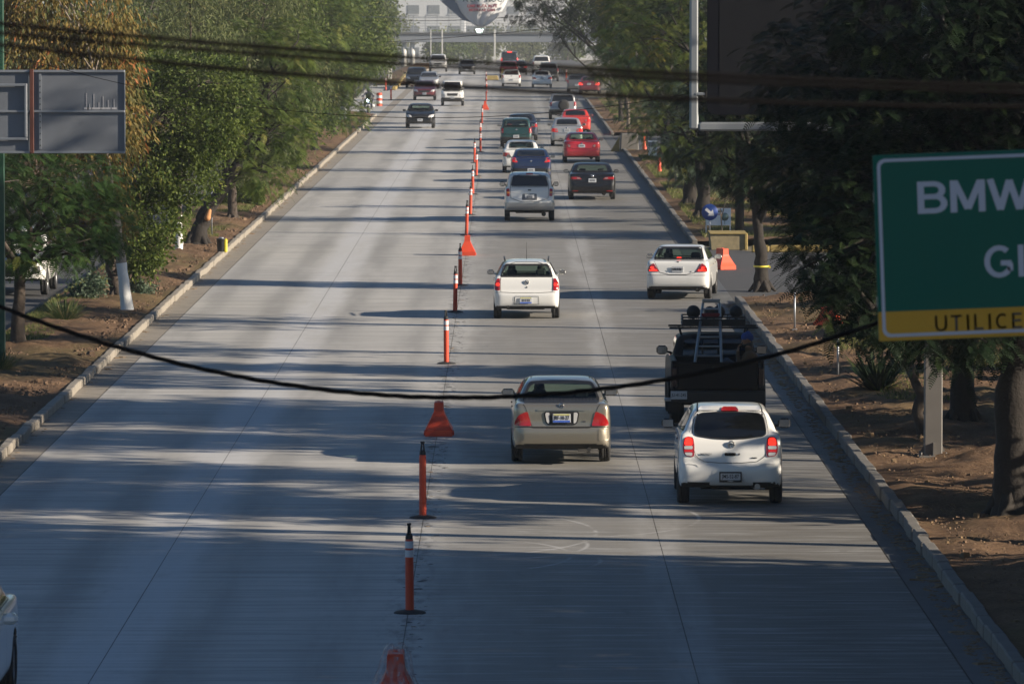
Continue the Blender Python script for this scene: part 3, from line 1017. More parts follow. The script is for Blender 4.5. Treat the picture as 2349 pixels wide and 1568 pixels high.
def std_glass(c, rear=None, side=True, wind=True, see=False, rimw=.035, rear_m=None, woff=.008):
    """side windows, windscreen and rear window laid on the skin"""
    L, H, W2 = c.L, c.H, c.W / 2
    g = M['clear_glass'] if see else M['dark_glass']
    if rear is None:
        if c.kind == 'sedan': rear = [(-.66 * W2, .755 * H), (.66 * W2, .755 * H), (.60 * W2, .925 * H), (.3 * W2, .94 * H), (-.3 * W2, .94 * H), (-.60 * W2, .925 * H)]
        elif c.kind == 'van': rear = [(-.8 * W2, .60 * H), (.8 * W2, .60 * H), (.74 * W2, .92 * H), (-.74 * W2, .92 * H)]
        else: rear = [(-.78 * W2, .685 * H), (.78 * W2, .685 * H), (.66 * W2, .915 * H), (-.66 * W2, .915 * H)]
    c.panel('rear_window', rear, 'rear', rear_m or g, woff, rim=rimw, rim_mat=M['black_plastic'], hole=see)
    if wind:
        zb = {'van': .58}.get(c.kind, .70)
        c.panel('windscreen', [(-.80 * W2, zb * H), (.80 * W2, zb * H), (.66 * W2, .93 * H), (-.66 * W2, .93 * H)], 'front', g, .008, rim=rimw, rim_mat=M['black_plastic'], hole=see)
    if side:
        Y = {'sedan': [(.215, .725), (.30, .895), (.40, .935), (.52, .93), (.60, .89), (.74, .715)],
             'hatch': [(.11, .74), (.14, .88), (.28, .93), (.46, .925), (.57, .875), (.72, .70)],
             'suv': [(.08, .69), (.11, .90), (.28, .93), (.46, .925), (.57, .88), (.69, .68)],
             'van': [(.05, .60), (.06, .88), (.4, .92), (.68, .92), (.86, .62)]}[c.kind]
        mid = {'sedan': .47, 'hatch': .42, 'suv': .40, 'van': .55}[c.kind]
        for v in ('left', 'right'):
            c.panel('side_window', [(a * L, b * H) for a, b in Y], v, g, .006, rim=.02, rim_mat=M['black_plastic'], hole=see)
            c.ribbon('window_pillar', [(mid * L, .71 * H), (mid * L, .935 * H)], v, M['black_plastic'], .07, .009, round_=0)
            c.ribbon('door_seam', [(mid * L, .22 * H), (mid * L, .71 * H)], v, None, .008, .004, round_=0)
            c.ribbon('door_seam', [(.72 * L, .24 * H), (.725 * L, .69 * H)], v, None, .008, .004, round_=0)
            for hy in ((mid - .05) * L, (.66) * L):
                p, n = c.hit(hy, .62 * H, v)
                c.box('door_handle', (p.x + n.x * .004, hy, .62 * H), (.016, .15, .026), M['black_plastic'], bev=.006)

def interior(c, driver=True, dz=0.0, head=True):
    """seats with head rests, dashboard, mirror"""
    y_f = c.oh + c.wb * .52
    for sx in (-.36, .36):
        mb = MB()
        mb.box((sx, y_f, .36), (.48, .50, .20), bev=.06)
        mb.box((sx, y_f - .27, .66), (.44, .12, .62), bev=.05, rot=(R(12), 0, 0))
        k = c.raw('seat', mb, [M['seat_cloth']])
        hb = MB(); hb.box((sx, y_f - .35, 1.08 + dz), (.25, .09, .17), bev=.04)
        c.raw('head_rest', hb, [M['seat_cloth']], k)
    mb = MB(); mb.box((0, y_f - 1.05, .60), (1.15, .16, .48), bev=.06, rot=(R(14), 0, 0)); mb.box((0, y_f - .85, .50), (1.2, .45, .16), bev=.05)
    c.raw('rear_seat', mb, [M['seat_cloth']])
    mb = MB(); mb.box((0, y_f + .85, .74), (1.3, .35, .24), bev=.06); c.raw('dashboard', mb, [M['black_plastic']])
    mb = MB(); mb.box((0, y_f + .60, c.H * .905), (.24, .03, .065), bev=.015); c.raw('rear_view_mirror', mb, [M['black_plastic']])
    mb = MB(); mb.lathe([(.17, 0), (.185, .012), (.17, .024)], 20, axis='Y', c=(-.36, y_f + .52, .80)); c.raw('steering_wheel', mb, [M['black_plastic']])
    return y_f

def exhaust(c, x, z=.25, r=.03):
    mb = MB(); mb.tube([(x, .5, z), (x, .02, z)], r, 10); mb.tube([(x, .75, z), (x, .35, z)], .08, 10)
    c.raw('exhaust', mb, [M['rim_metal'] if r > .035 else M['underbody']])
def axle(c):
    mb = MB(); mb.tube([(-c.W / 2 + .2, c.oh, c.wr * .95), (c.W / 2 - .2, c.oh, c.wr * .95)], .035, 8)
    mb.box((0, c.oh + .2, c.wr * .9), (c.W * .55, .5, .1), bev=.02)
    c.raw('axle', mb, [M['underbody']])

def front_face(c, head='off', grille=True):
    W2, H = c.W / 2, c.H
    hl = [(.52 * W2, .43 * H), (.90 * W2, .47 * H), (.96 * W2, .57 * H), (.62 * W2, .53 * H)]
    if c.kind in ('van',): hl = [(.62 * W2, .36 * H), (.95 * W2, .36 * H), (.97 * W2, .46 * H), (.62 * W2, .46 * H)]
    for o in (hl, mirrored(hl)):
        m = M['white_lens']
        if head == 'both' or (head == 'right' and o[0][0] < 0): m = M['head_lit']
        c.panel('headlight', o, 'front', m, .01)
    if grille:
        c.panel('grille', [(-.42 * W2, .40 * H), (.42 * W2, .40 * H), (.48 * W2, .50 * H), (-.48 * W2, .50 * H)], 'front', M['black_plastic'], .008)
    c.panel('lower_grille', [(-.62 * W2, .20 * H), (.62 * W2, .20 * H), (.58 * W2, .30 * H), (-.58 * W2, .30 * H)], 'front', M['black_plastic'], .008)
    for sg in (-1, 1):
        o = [(sg * .68 * W2, .22 * H), (sg * .84 * W2, .22 * H), (sg * .84 * W2, .29 * H), (sg * .68 * W2, .29 * H)]
        c.panel('fog_light', o, 'front', M['black_plastic'], .009)
    c.plate(0, .34 * H, '', view='front')
    bn = [(-.78 * W2, .66 * H), (-.6 * W2, .56 * H), (.6 * W2, .56 * H), (.78 * W2, .66 * H)]
    c.ribbon('bonnet_seam', bn, 'front')

def generic_rear(c, kind, paintm, light=None, lit='red_lens', plate_z=None, see=False, rear=None, txt='', black_low=False, det=True, bigl=False):
    """rear end for the cars further away: lid, lamps, plate, bumper line, exhaust, mirrors"""
    L, H, W2 = c.L, c.H, c.W / 2
    hat = kind in ('hatch', 'suv', 'van')
    std_glass(c, rear=rear, see=see)
    if light is None:
        light = [(.80 * W2, .50 * H), (.97 * W2, .51 * H), (.95 * W2, .68 * H), (.80 * W2, .66 * H)] if hat else [(.56 * W2, .50 * H), (.955 * W2, .51 * H), (.93 * W2, .635 * H), (.62 * W2, .62 * H)]
    lid = [(-.72 * W2, .47 * H), (.72 * W2, .47 * H), (.80 * W2, .60 * H), (.78 * W2, .95 * H if hat else .72 * H), (-.78 * W2, .95 * H if hat else .72 * H), (-.80 * W2, .60 * H)]
    if hat: lid = [(-.78 * W2, .46 * H), (.78 * W2, .46 * H), (.80 * W2, .64 * H), (.68 * W2, .95 * H), (-.68 * W2, .95 * H), (-.80 * W2, .64 * H)]
    c.ribbon('tailgate_seam' if hat else 'boot_seam', lid, 'rear', closed=True)
    for o in (light, mirrored(light)):
        kk = c.panel('tail_light', o, 'rear', M[lit], .012)
        ox = np.mean([q_[0] for q_ in o]); oz = np.mean([q_[1] for q_ in o])
        dz_ = -.24 * (max(q_[1] for q_ in o) - min(q_[1] for q_ in o)) if hat else 0
        dx_ = -.24 * (max(q_[0] for q_ in o) - min(q_[0] for q_ in o)) * (1 if ox > 0 else -1) if not hat else 0
        c.panel('reverse_lens', [(ox + dx_ + (q_[0] - ox) * (.62 if hat else .32), oz + dz_ + (q_[1] - oz) * (.30 if hat else .6)) for q_ in o], 'rear', M['smoky_lens'], .017, parent=kk)
    pz = plate_z or (.56 * H if not hat else .40 * H)
    c.plate(0, pz, txt, sub=None)
    if not hat: c.panel('plate_recess', [(-.24, pz - .10), (.24, pz - .10), (.24, pz + .10), (-.24, pz + .10)], 'rear', M['seam'] if black_low else paintm, .004)
    c.ribbon('bumper_seam', [(-.97 * W2, .455 * H), (.97 * W2, .455 * H)], 'rear', round_=0)
    if black_low:
        c.panel('bumper', [(-.92 * W2, .21 * H), (.92 * W2, .21 * H), (.97 * W2, .38 * H), (-.97 * W2, .38 * H)], 'rear', M['black_plastic'], .012)
    if det:
        mb = MB(); p, n = c.hit(0, H * (.64 if not hat else .62), 'rear')
        mb.lathe([(.001, -.012), (.04, -.012), (.045, 0)], 14, axis='Y', c=(0, p.y - .006, H * (.64 if not hat else .62)))
        c.raw('emblem', mb, [M['chrome']])
    axle(c); exhaust(c, .45)
    c.mirror(.71 * H, L * (.66 if kind != 'van' else .82), paintm)
# ------------------------------------------------------------------ the cars in the picture
P_WHITE = paint('paint_white', (.72, .72, .70), 0, .3, .18)
P_WHITE2 = paint('paint_white_clean', (.80, .80, .78), 0, .3, .12)
P_BEIGE = paint('paint_beige_metallic', (.34, .31, .25), .75, .34, .25)
P_BLACK = paint('paint_black', (.006, .006, .008), 0, .3, .01)
P_BLACK.node_tree.nodes['Principled BSDF'].inputs['Coat Weight'].default_value = .35
P_BLACKD = paint('paint_black_dull', (.006, .006, .007), 0, .6, .01)
P_BLACKD.node_tree.nodes['Principled BSDF'].inputs['Coat Weight'].default_value = .1
P_BLACKD.node_tree.nodes['Principled BSDF'].inputs['Specular IOR Level'].default_value = .25
P_SILVER = paint('paint_silver', (.48, .48, .48), .6, .34, .2)
P_BLUE = paint('paint_blue', (.012, .028, .09), .4, .3, .15)
P_RED = paint('paint_red', (.42, .012, .022), 0, .28, .1)
P_ORED = paint('paint_orange_red', (.55, .04, .03), 0, .3, .1)
P_TEAL = paint('paint_teal', (.010, .055, .052), .3, .3, .2)
P_NAVY = paint('paint_navy', (.02, .03, .055), .3, .3, .15)
P_MAROON = paint('paint_maroon', (.18, .02, .03), .3, .3, .15)
P_GREY = paint('paint_grey', (.12, .125, .13), .4, .35, .2)
P_GRAPH = paint('paint_graphite', (.025, .028, .032), .3, .35, .05)

def loc_at(px, py): 
    p = at(px, py); return (p.x, p.y, p.z)

# 1 --- white hatchback closest to the camera
c = Car('hatch', L=3.78, W=1.665, H=1.53, oh=.62, wb=2.45, wr=.29, h=.036,
  prof=dict(low=[(.03, .20), (.006, .24), (-.002, .33), (.004, .40), (.018, .435), (.022, .56), (.035, .68), (.07, .75), (.5, .76), (.74, .71), (.92, .61), (.985, .48), (1, .34), (.98, .16), (.06, .16)],
            cab=[(.035, .5), (.055, .66), (.10, .82), (.13, .90), (.145, .945), (.22, .985), (.36, 1.0), (.5, .985), (.62, .92), (.82, .62)]),
  flow=[(.86, .15), (.955, .20), (.995, .30), (1, .44), (.985, .55), (.955, .66), (.90, .745), (.80, .80)],
  fcab=[(.96, .45), (.93, .66), (.875, .74), (.79, .84), (.715, .92), (.64, .965), (.5, .99), (.2, 1.0)])
c.texts = []
std_glass(c, rear=[(-.565, 1.10), (-.50, 1.065), (-.25, 1.03), (0, 1.018), (.25, 1.03), (.50, 1.065), (.565, 1.10), (.56, 1.20), (.53, 1.34), (.46, 1.405), (.2, 1.42), (-.2, 1.42), (-.46, 1.405), (-.53, 1.34), (-.56, 1.20)], rimw=.012, woff=.016)
tg = [(-.60, 1.12), (-.555, .79), (-.50, .74), (-.38, .665), (.38, .665), (.50, .74), (.555, .79), (.60, 1.12), (.55, 1.37), (.50, 1.44), (-.50, 1.44), (-.55, 1.37)]
c.ribbon('tailgate_seam', tg, 'rear', closed=True, wd=.008)
for sg in (-1, 1):
    q = lambda o: [(sg * x, z) for x, z in o]
    o = q([(.565, .755), (.70, .77), (.735, .84), (.735, .96), (.71, 1.045), (.66, 1.065), (.575, 1.05), (.555, .92)])
    k = c.panel('tail_light', o, 'rear', M['red_lens'], .010)
    c.panel('brake_lens', q([(.585, .935), (.715, .935), (.70, 1.03), (.66, 1.048), (.592, 1.035)]), 'rear', M['red_lit'], .016, parent=k)
    c.panel('reverse_lens', q([(.585, .875), (.715, .875), (.715, .925), (.583, .925)]), 'rear', M['white_lens'], .016, parent=k)
    c.panel('reflector', q([(.588, .835), (.712, .835), (.714, .866), (.586, .866)]), 'rear', M['red_dim'], .016, parent=k)
    c.panel('indicator_lens', q([(.592, .770), (.690, .782), (.708, .825), (.588, .825)]), 'rear', M['white_lens'], .016, parent=k)
    c.ribbon('bumper_crease', q([(.74, .655), (.58, .650), (.50, .635), (.475, .60)]), 'rear', P_WHITE2, .018, .012)
    c.ribbon('roof_channel', [(sg * .505, .30), (sg * .50, .9), (sg * .47, 1.9)], 'top', M['seam'], .022, .003)
c.panel('high_brake_light', [(-.145, 1.425), (.145, 1.425), (.105, 1.472), (-.105, 1.472)], 'rear', M['red_lens'], .03)
c.panel('spoiler', [(-.50, 1.438), (.50, 1.438), (.45, 1.485), (-.45, 1.485)], 'rear', P_WHITE2, .018)
c.panel('plate_recess', [(-.33, .32), (.36, .32), (.29, .56), (.22, .59), (-.20, .59), (-.27, .56)], 'rear', P_WHITE2, .006)
c.panel('tailgate_handle', [(-.09, .775), (.085, .775), (.085, .82), (-.09, .82)], 'rear', M['seam'], .012)
c.plate(0, .455, 'JMS-52-87', .31, .135, 'framed', sub='VAMSA', off=.03)
p, n = c.hit(.01, .95, 'rear')
mb = MB(); mb.lathe([(.036, -.02), (.050, -.026), (.058, -.012), (.05, 0)], 24, axis='Y', c=(.01, p.y - .002, .95)); mb.box((.01, p.y - .02, .95), (.12, .012, .018), bev=.004)
c.raw('emblem', mb, [M['chrome']])
for (x, z, t, s_) in ((-.38, .80, 'MARCH', .05),):
    p, n = c.hit(x, z, 'rear')
    k = c.raw('badge', MB().box((x, p.y + .004, z), (.02, .004, .01), 0), [M['chrome']])
    c.texts.append((k, t, s_, (x, p.y - .012, z), -1, M['rim_metal']))
p, n = c.hit(.37, .745, 'rear'); c.box('dealer_badge', (.37, p.y - .008, .745), (.09, .006, .014), M['ink'])
p, n = c.hit(.135, .80, 'rear'); c.box('key_lock', (.135, p.y - .008, .80), (.035, .008, .028), M['rim_metal'])
axle(c); exhaust(c, .42, .30, .045)
c.mirror(1.08, 2.62, M['black_plastic'], sz=(.20, .10, .155), out=.07)
for sg in (-1, 1):
    mb = MB(); mb.box((sg * .76, .45, .25), (.10, .02, .14), bev=.006); c.raw('mud_flap', mb, [M['black_plastic']])
c.finish('hatchback_car', 'clean white rounded hatchback nearest the camera, dark oval rear window, plate in black frame', 'car', loc_at(1673, 1152), P_WHITE2, R(-.6))

# 2 --- beige metallic sedan
c = Car('sedan', L=4.50, W=1.71, H=1.41, oh=.98, wb=2.535, wr=.30, h=.036,
  prof=dict(low=[(.02, .22), (.004, .27), (-.002, .36), (0, .43), (.012, .47), (.013, .60), (.014, .69), (.022, .735), (.06, .748), (.16, .748), (.55, .73), (.75, .70), (.92, .61), (.985, .51), (1, .36), (.985, .17), (.06, .17)],
            cab=[(.12, .68), (.255, .92), (.30, .965), (.40, 1.0), (.48, .995), (.56, .95), (.62, .90), (.79, .64)]),
  flow=[(.86, .16), (.955, .22), (.995, .34), (1, .50), (.975, .62), (.93, .715), (.87, .765), (.75, .80)],
  fcab=[(.93, .4), (.90, .68), (.84, .78), (.755, .885), (.69, .945), (.60, .985), (.4, 1.0)])
c.texts = []
std_glass(c, rear=[(-.665, 1.045), (.665, 1.045), (.60, 1.20), (.535, 1.335), (.2, 1.352), (-.2, 1.352), (-.535, 1.335), (-.60, 1.20)], see=True, rimw=.045)
interior(c)
lid = [(-.66, 1.04), (-.60, .97), (-.50, .645), (-.46, .635), (.46, .635), (.50, .645), (.60, .97), (.66, 1.04)]
c.ribbon('boot_seam', lid, 'rear', wd=.009)
for sg in (-1, 1):
    q = lambda o: [(sg * x, z) for x, z in o]
    c.panel('tail_light', q([(.505, .665), (.79, .670), (.775, .76), (.72, .85), (.60, .905), (.57, .90), (.535, .78)]), 'rear', M['red_lens'], .012)
    c.ribbon('roof_channel', [(sg * .50, 1.35), (sg * .50, 2.4)], 'top', M['seam'], .014, .003)
    c.panel('bumper_corner', q([(.62, .42), (.80, .42), (.80, .62), (.62, .62)]), 'rear', P_BEIGE, .006)
c.ribbon('bumper_seam', [(-.83, .650), (.83, .650)], 'rear', None, .012, .006, round_=0)
c.panel('plate_surround', [(-.30, .88), (-.27, .72), (-.22, .68), (.22, .68), (.27, .72), (.30, .88), (.27, .915), (-.27, .915)], 'rear', M['black_plastic'], .012)
for sg in (-1, 1):
    c.panel('reverse_lens', [(sg * .205, .70), (sg * .25, .73), (sg * .275, .87), (sg * .26, .895), (sg * .205, .895)], 'rear', M['white_lens'], .02)
c.plate(0, .80, 'JRF-10-27', .30, .15, 'blue', off=.035)
c.ribbon('lid_crease', [(-.48, .93), (-.2, .945), (.2, .945), (.48, .93)], 'rear', P_BEIGE, .03, .012)
p, n = c.hit(0, 1.005, 'rear')
mb = MB(); mb.lathe([(.028, -.016), (.040, -.02), (.046, -.01), (.04, 0)], 24, axis='Y', c=(0, p.y - .002, 1.005)); mb.box((0, p.y - .016, 1.005), (.10, .01, .014), bev=.004)
c.raw('emblem', mb, [M['chrome']])
p, n = c.hit(.38, .745, 'rear'); c.box('badge', (.38, p.y - .006, .745), (.06, .006, .018), M['chrome'])
axle(c); exhaust(c, .46, .27, .035)
mb = MB(); mb.tube([(.28, .35, .29), (.62, .35, .29)], .085, 12); c.raw('silencer', mb, [M['rim_metal']])
c.mirror(1.03, 2.85, P_BEIGE, sz=(.23, .10, .125), out=.03)
sentra = c.finish('sedan_car', 'beige metallic sedan with black framed plate, driver alone, in the middle lane', 'car', loc_at(1286.5, 1057), P_BEIGE, R(.2))

# 4 --- white small hatchback with aerial
c = Car('hatch', L=3.82, W=1.646, H=1.44, oh=.60, wb=2.49, wr=.29, h=.04,
  prof=dict(low=[(.02, .20), (.004, .26), (0, .38), (.006, .44), (.022, .47), (.028, .60), (.04, .70), (.06, .745), (.5, .745), (.74, .70), (.92, .61), (.985, .48), (1, .34), (.98, .16), (.06, .16)],
            cab=[(.035, .55), (.05, .68), (.10, .90), (.125, .955), (.2, .985), (.36, 1.0), (.5, .985), (.60, .92), (.80, .62)]),
  fcab=[(.95, .4), (.93, .66), (.86, .745), (.76, .86), (.685, .94), (.5, .985), (.2, 1.0)])
c.texts = []
std_glass(c, rear=[(-.65, 1.02), (.65, 1.02), (.525, 1.335), (-.525, 1.335)], see=True, rimw=.045)
interior(c)
c.ribbon('tailgate_seam', [(-.64, 1.01), (-.64, .70), (-.62, .645), (.62, .645), (.64, .70), (.64, 1.01), (.55, 1.37), (-.55, 1.37)], 'rear', closed=True, wd=.010)
for sg in (-1, 1):
    q = lambda o: [(sg * x, z) for x, z in o]
    k = c.panel('tail_light', q([(.65, .70), (.765, .70), (.78, .80), (.76, .92), (.71, .99), (.655, .99)]), 'rear', M['red_lens'], .012)
    c.panel('brake_lens', q([(.665, .81), (.745, .81), (.745, .88), (.665, .88)]), 'rear', M['red_lit'], .018, parent=k)
    mb = MB(); mb.tube([(sg * .53, .55, 1.41), (sg * .55, 1.9, 1.45)], .018, 8); c.raw('roof_rail', mb, [M['black_plastic']])
c.panel('plate_recess', [(-.30, .37), (.30, .37), (.29, .56), (-.29, .56)], 'rear', P_WHITE, .008)
c.ribbon('plate_recess_edge', [(-.30, .37), (.30, .37), (.29, .56), (-.29, .56)], 'rear', P_GREY, .012, .014, closed=True, round_=0)
c.plate(-.02, .46, '', .30, .15, 'blue', off=.03)
p, n = c.hit(0, .90, 'rear')
mb = MB(); mb.lathe([(.04, -.02), (.055, -.024), (.06, -.01), (.05, 0)], 20, axis='Y', c=(0, p.y - .002, .90)); mb.box((.0, p.y - .016, .90), (.11, .012, .02), bev=.004)
c.raw('emblem', mb, [M['chrome']])
p, n = c.hit(0, .78, 'rear'); c.box('key_lock', (0, p.y - .008, .78), (.035, .008, .035), M['ink'])
c.ribbon('bumper_seam', [(-.81, .655), (-.64, .655)], 'rear', round_=0); c.ribbon('bumper_seam', [(.64, .655), (.81, .655)], 'rear', round_=0)
mb = MB(); mb.tube([(0, .95, 1.43), (0, .85, 1.85)], [.008, .004], 6); c.raw('aerial', mb, [M['black_plastic']])
axle(c); exhaust(c, -.45, .30, .035)
c.mirror(1.02, 2.5, P_WHITE, sz=(.18, .1, .12), out=.05)
corsa = c.finish('hatchback_car', 'white hatchback with roof aerial and upright tailgate driving alone beside the orange posts', 'car', loc_at(1208, 729), P_WHITE, 0)

# 5 --- white coupe turning out at the exit
c = Car('sedan', L=4.44, W=1.695, H=1.40, oh=.92, wb=2.62, wr=.30, h=.04,
  prof=dict(low=[(.02, .22), (.004, .27), (-.002, .36), (0, .44), (.012, .49), (.014, .62), (.018, .69), (.028, .725), (.16, .74), (.55, .725), (.75, .69), (.92, .59), (.985, .49), (1, .36), (.985, .17), (.06, .17)],
            cab=[(.10, .68), (.24, .93), (.29, .965), (.38, 1.0), (.46, .995), (.54, .95), (.60, .90), (.79, .64)]),
  fcab=[(.93, .4), (.90, .68), (.84, .78), (.755, .885), (.69, .945), (.60, .985), (.4, 1.0)])
c.texts = []
std_glass(c, rear=[(-.665, 1.03), (.665, 1.03), (.56, 1.335), (-.56, 1.335)], see=True, rimw=.045)
interior(c)
c.ribbon('boot_seam', [(-.62, 1.02), (-.56, .90), (-.44, .66), (.44, .66), (.56, .90), (.62, 1.02)], 'rear', wd=.011)
for sg in (-1, 1):
    q = lambda o: [(sg * x, z) for x, z in o]
    k = c.panel('tail_light', q([(.47, .735), (.77, .735), (.765, .82), (.72, .90), (.63, .955), (.59, .90)]), 'rear', M['red_lens'], .012)
    c.panel('brake_lens', q([(.52, .75), (.74, .75), (.73, .79), (.65, .80), (.72, .83), (.69, .875), (.62, .86), (.62, .80), (.54, .79)]), 'rear', M['red_lit'], .018, parent=k)
c.panel('high_brake_light', [(-.08, 1.055), (.08, 1.055), (.05, 1.09), (-.05, 1.09)], 'rear', M['red_lit'], .02)
c.ribbon('bumper_seam', [(-.82, .645), (.82, .645)], 'rear', round_=0)
c.ribbon('bumper_crease', [(-.78, .40), (.78, .40)], 'rear', P_WHITE, .03, .014, round_=0)
c.plate(0, .80, '', .30, .15, 'white', off=.02)
k = len(c.parts) - 1
c.texts.append((k, 'JKV-97-91', .075, (0, c.parts[k][1].v[0][1] - .006, .80), -1, M['ink']))
p, n = c.hit(0, .985, 'rear'); c.box('emblem', (0, p.y - .008, .985), (.06, .01, .05), M['chrome'])
p, n = c.hit(.35, .74, 'rear'); c.box('key_lock', (.35, p.y - .008, .74), (.022, .008, .03), M['ink'])
axle(c); exhaust(c, .5, .28, .035)
c.mirror(1.0, 2.75, P_WHITE, sz=(.20, .1, .12), out=.05)
c.panel('side_window', [(1.05, 1.02), (1.4, 1.22), (1.9, 1.30), (2.4, 1.28), (3.2, 1.0)], 'right', M['dark_glass'], .012, rim=.02, rim_mat=M['black_plastic'])
civic = c.finish('coupe_car', 'white two door coupe with lit brake lights steering towards the right hand exit', 'car', loc_at(1559, 684), P_WHITE, R(-5.2))

# 6 --- white sport utility car
c = Car('suv', L=4.43, W=1.78, H=1.73, oh=.85, wb=2.62, wr=.35, h=.045); c.texts = []
W2, H = c.W / 2, c.H
std_glass(c, rear=[(-.66, 1.23), (.66, 1.23), (.58, 1.60), (-.58, 1.60)], rimw=.02)
c.ribbon('tailgate_seam', [(-.64, .70), (.64, .70), (.68, 1.15), (.62, 1.64), (-.62, 1.64), (-.68, 1.15)], 'rear', closed=True, wd=.014)
for sg in (-1, 1):
    q = lambda o: [(sg * x, z) for x, z in o]
    k = c.panel('tail_light', q([(.69, .88), (.80, .88), (.81, 1.14), (.70, 1.15)]), 'rear', M['red_lens'], .012)
    c.panel('indicator_lens', q([(.70, .98), (.80, .98), (.80, 1.05), (.70, 1.05)]), 'rear', M['amber_lens'], .018, parent=k)
    mb = MB(); mb.tube([(sg * .60, .6, 1.72), (sg * .62, 1.0, 1.80), (sg * .62, 2.2, 1.81), (sg * .6, 2.5, 1.74)], .02, 8); c.raw('roof_rail', mb, [M['black_plastic']])
c.ribbon('rear_window_edge', [(-.64, 1.20), (.64, 1.20)], 'rear', P_GREY, .02, .01, round_=0)
c.plate(0, .86, '', .32, .16, off=.02); c.panel('plate_recess', [(-.27, .75), (.27, .75), (.25, .97), (-.25, .97)], 'rear', P_GREY, .008)
c.panel('bumper', [(-.84, .42), (.84, .42), (.86, .66), (-.86, .66)], 'rear', P_SILVER, .03)
c.panel('high_brake_light', [(-.12, 1.63), (.12, 1.63), (.12, 1.66), (-.12, 1.66)], 'rear', M['red_lens'], .03)
p, n = c.hit(0, 1.10, 'rear'); c.box('emblem', (0, p.y - .01, 1.10), (.11, .012, .045), M['ink'], bev=.02)
axle(c); exhaust(c, .5)
c.mirror(1.20, 2.95, M['black_plastic'], sz=(.2, .12, .16), out=.07)
c.finish('suv_car', 'white and silver sport utility car with roof rails and amber corner lights, black rear window', 'car', loc_at(1214.5, 506), P_WHITE, 0)

# 7 --- black saloon
c = Car('sedan', L=4.72, W=1.84, H=1.43, oh=1.0, wb=2.82, wr=.33, h=.05); c.texts = []
generic_rear(c, 'sedan', P_BLACK, light=[(.40, .80), (.83, .80), (.84, .90), (.50, .89)], lit='red_lens', plate_z=.76, rear=[(-.66, 1.08), (.66, 1.08), (.54, 1.34), (-.54, 1.34)], see=True)
interior(c)
mb = MB(); p, n = c.hit(0, .98, 'rear')
for i in range(4): mb.lathe([(.026, -.012), (.034, -.016), (.036, -.006), (.03, 0)], 16, axis='Y', c=(-.075 + i * .05, p.y - .012, .96))
c.raw('ring_emblem', mb, [M['chrome']])
c.panel('reflector', [(.55, .34), (.78, .34), (.78, .37), (.55, .37)], 'rear', M['red_lens'], .01); c.panel('reflector', [(-.55, .34), (-.78, .34), (-.78, .37), (-.55, .37)], 'rear', M['red_lens'], .01)
c.finish('sedan_car', 'glossy black saloon with four chrome rings in the right lane', 'car', loc_at(1358, 457), P_BLACK, 0)

# 8 --- blue coupe
c = Car('sedan', L=4.36, W=1.76, H=1.42, oh=.85, wb=2.61, wr=.31, h=.05, prof=dict(low=PROF['sedan']['low'], cab=[(.04, .66), (.22, .945), (.33, .992), (.44, 1.0), (.52, .985), (.60, .935), (.79, .64)])); c.texts = []
generic_rear(c, 'sedan', P_BLUE, light=[(.56, .84), (.80, .86), (.79, 1.02), (.66, 1.04)], lit='red_dim', plate_z=.52, rear=[(-.62, 1.10), (.62, 1.10), (.54, 1.33), (-.54, 1.33)], black_low=False)
c.panel('bumper_trim', [(-.82, .45), (.82, .45), (.84, .60), (-.84, .60)], 'rear', M['black_plastic'], .014)
c.finish('coupe_car', 'dark blue car with black bumper strip close in front of the white sport utility car', 'car', loc_at(1218, 417), P_BLUE, 0)

def simple(kind, px, py, p, name, label, dims, lit='red_lens', yaw=0, see=False, h=.06, rear=None, extra=None, black_low=False, group=None, light=None, z_black=None):
    L, W, H, oh, wb, wr = dims
    c = Car(kind, L, W, H, oh, wb, wr, h); c.texts = []
    generic_rear(c, kind, p, lit=lit, see=see, rear=rear, black_low=black_low, light=light)
    if see: interior(c)
    if extra: extra(c)
    return c.finish(name, label, 'car', loc_at(px, py), p, R(yaw), z_black=z_black, group=group)

SED = (4.5, 1.72, 1.46, .95, 2.6, .31)
simple('sedan', 1196, 396, P_WHITE, 'sedan_car', 'white sedan half hidden behind the blue car in the middle lane', SED, see=True)
simple('sedan', 1334, 373, P_RED, 'sedan_car', 'bright red sedan in the right lane beyond the black saloon', (4.6, 1.78, 1.45, .98, 2.65, .32), see=True)
simple('suv', 1184, 341, P_TEAL, 'estate_car', 'teal green tall car with dark lower body and bumper in the middle lane', (4.3, 1.66, 1.62, .8, 2.5, .32), black_low=True, z_black=.62, see=True)
simple('sedan', 1197, 322, P_NAVY, 'sedan_car', 'dark navy sedan directly ahead of the teal green car', (4.6, 1.76, 1.46, .95, 2.6, .31))
simple('sedan', 1300.5, 335, P_SILVER, 'sedan_car', 'pale silver sedan overlapping the orange red car in the right lane', (4.4, 1.7, 1.5, .95, 2.6, .31), lit='red_dim')
simple('sedan', 1320, 309, P_ORED, 'sedan_car', 'orange red sedan seen behind the pale silver sedan', (4.6, 1.76, 1.46, .95, 2.6, .31), lit='red_dim')
def spare(c):
    mb = MB(); p, n = c.hit(.05, .95, 'rear')
    mb.lathe([(.001, -.22), (.2, -.22), (.33, -.20), (.36, -.14), (.36, -.04), (.30, 0)], 24, axis='Y', c=(.05, p.y, .92)); c.raw('spare_wheel', mb, [M['rubber']])
simple('suv', 1291, 274, P_SILVER, 'suv_car', 'silver sport utility car with a spare wheel on its tailgate', (4.5, 1.78, 1.70, .8, 2.62, .34), extra=spare, black_low=True)
simple('sedan', 1352, 216, P_MAROON, 'sedan_car', 'dark red car half hidden by branches at the right roadside', SED, lit='red_lit', yaw=-3)
simple('hatch', 1324, 212, P_GREY, 'hatchback_car', 'grey hatchback under the branches left of the dark red car', (4.0, 1.7, 1.5, .7, 2.5, .3), yaw=-3)
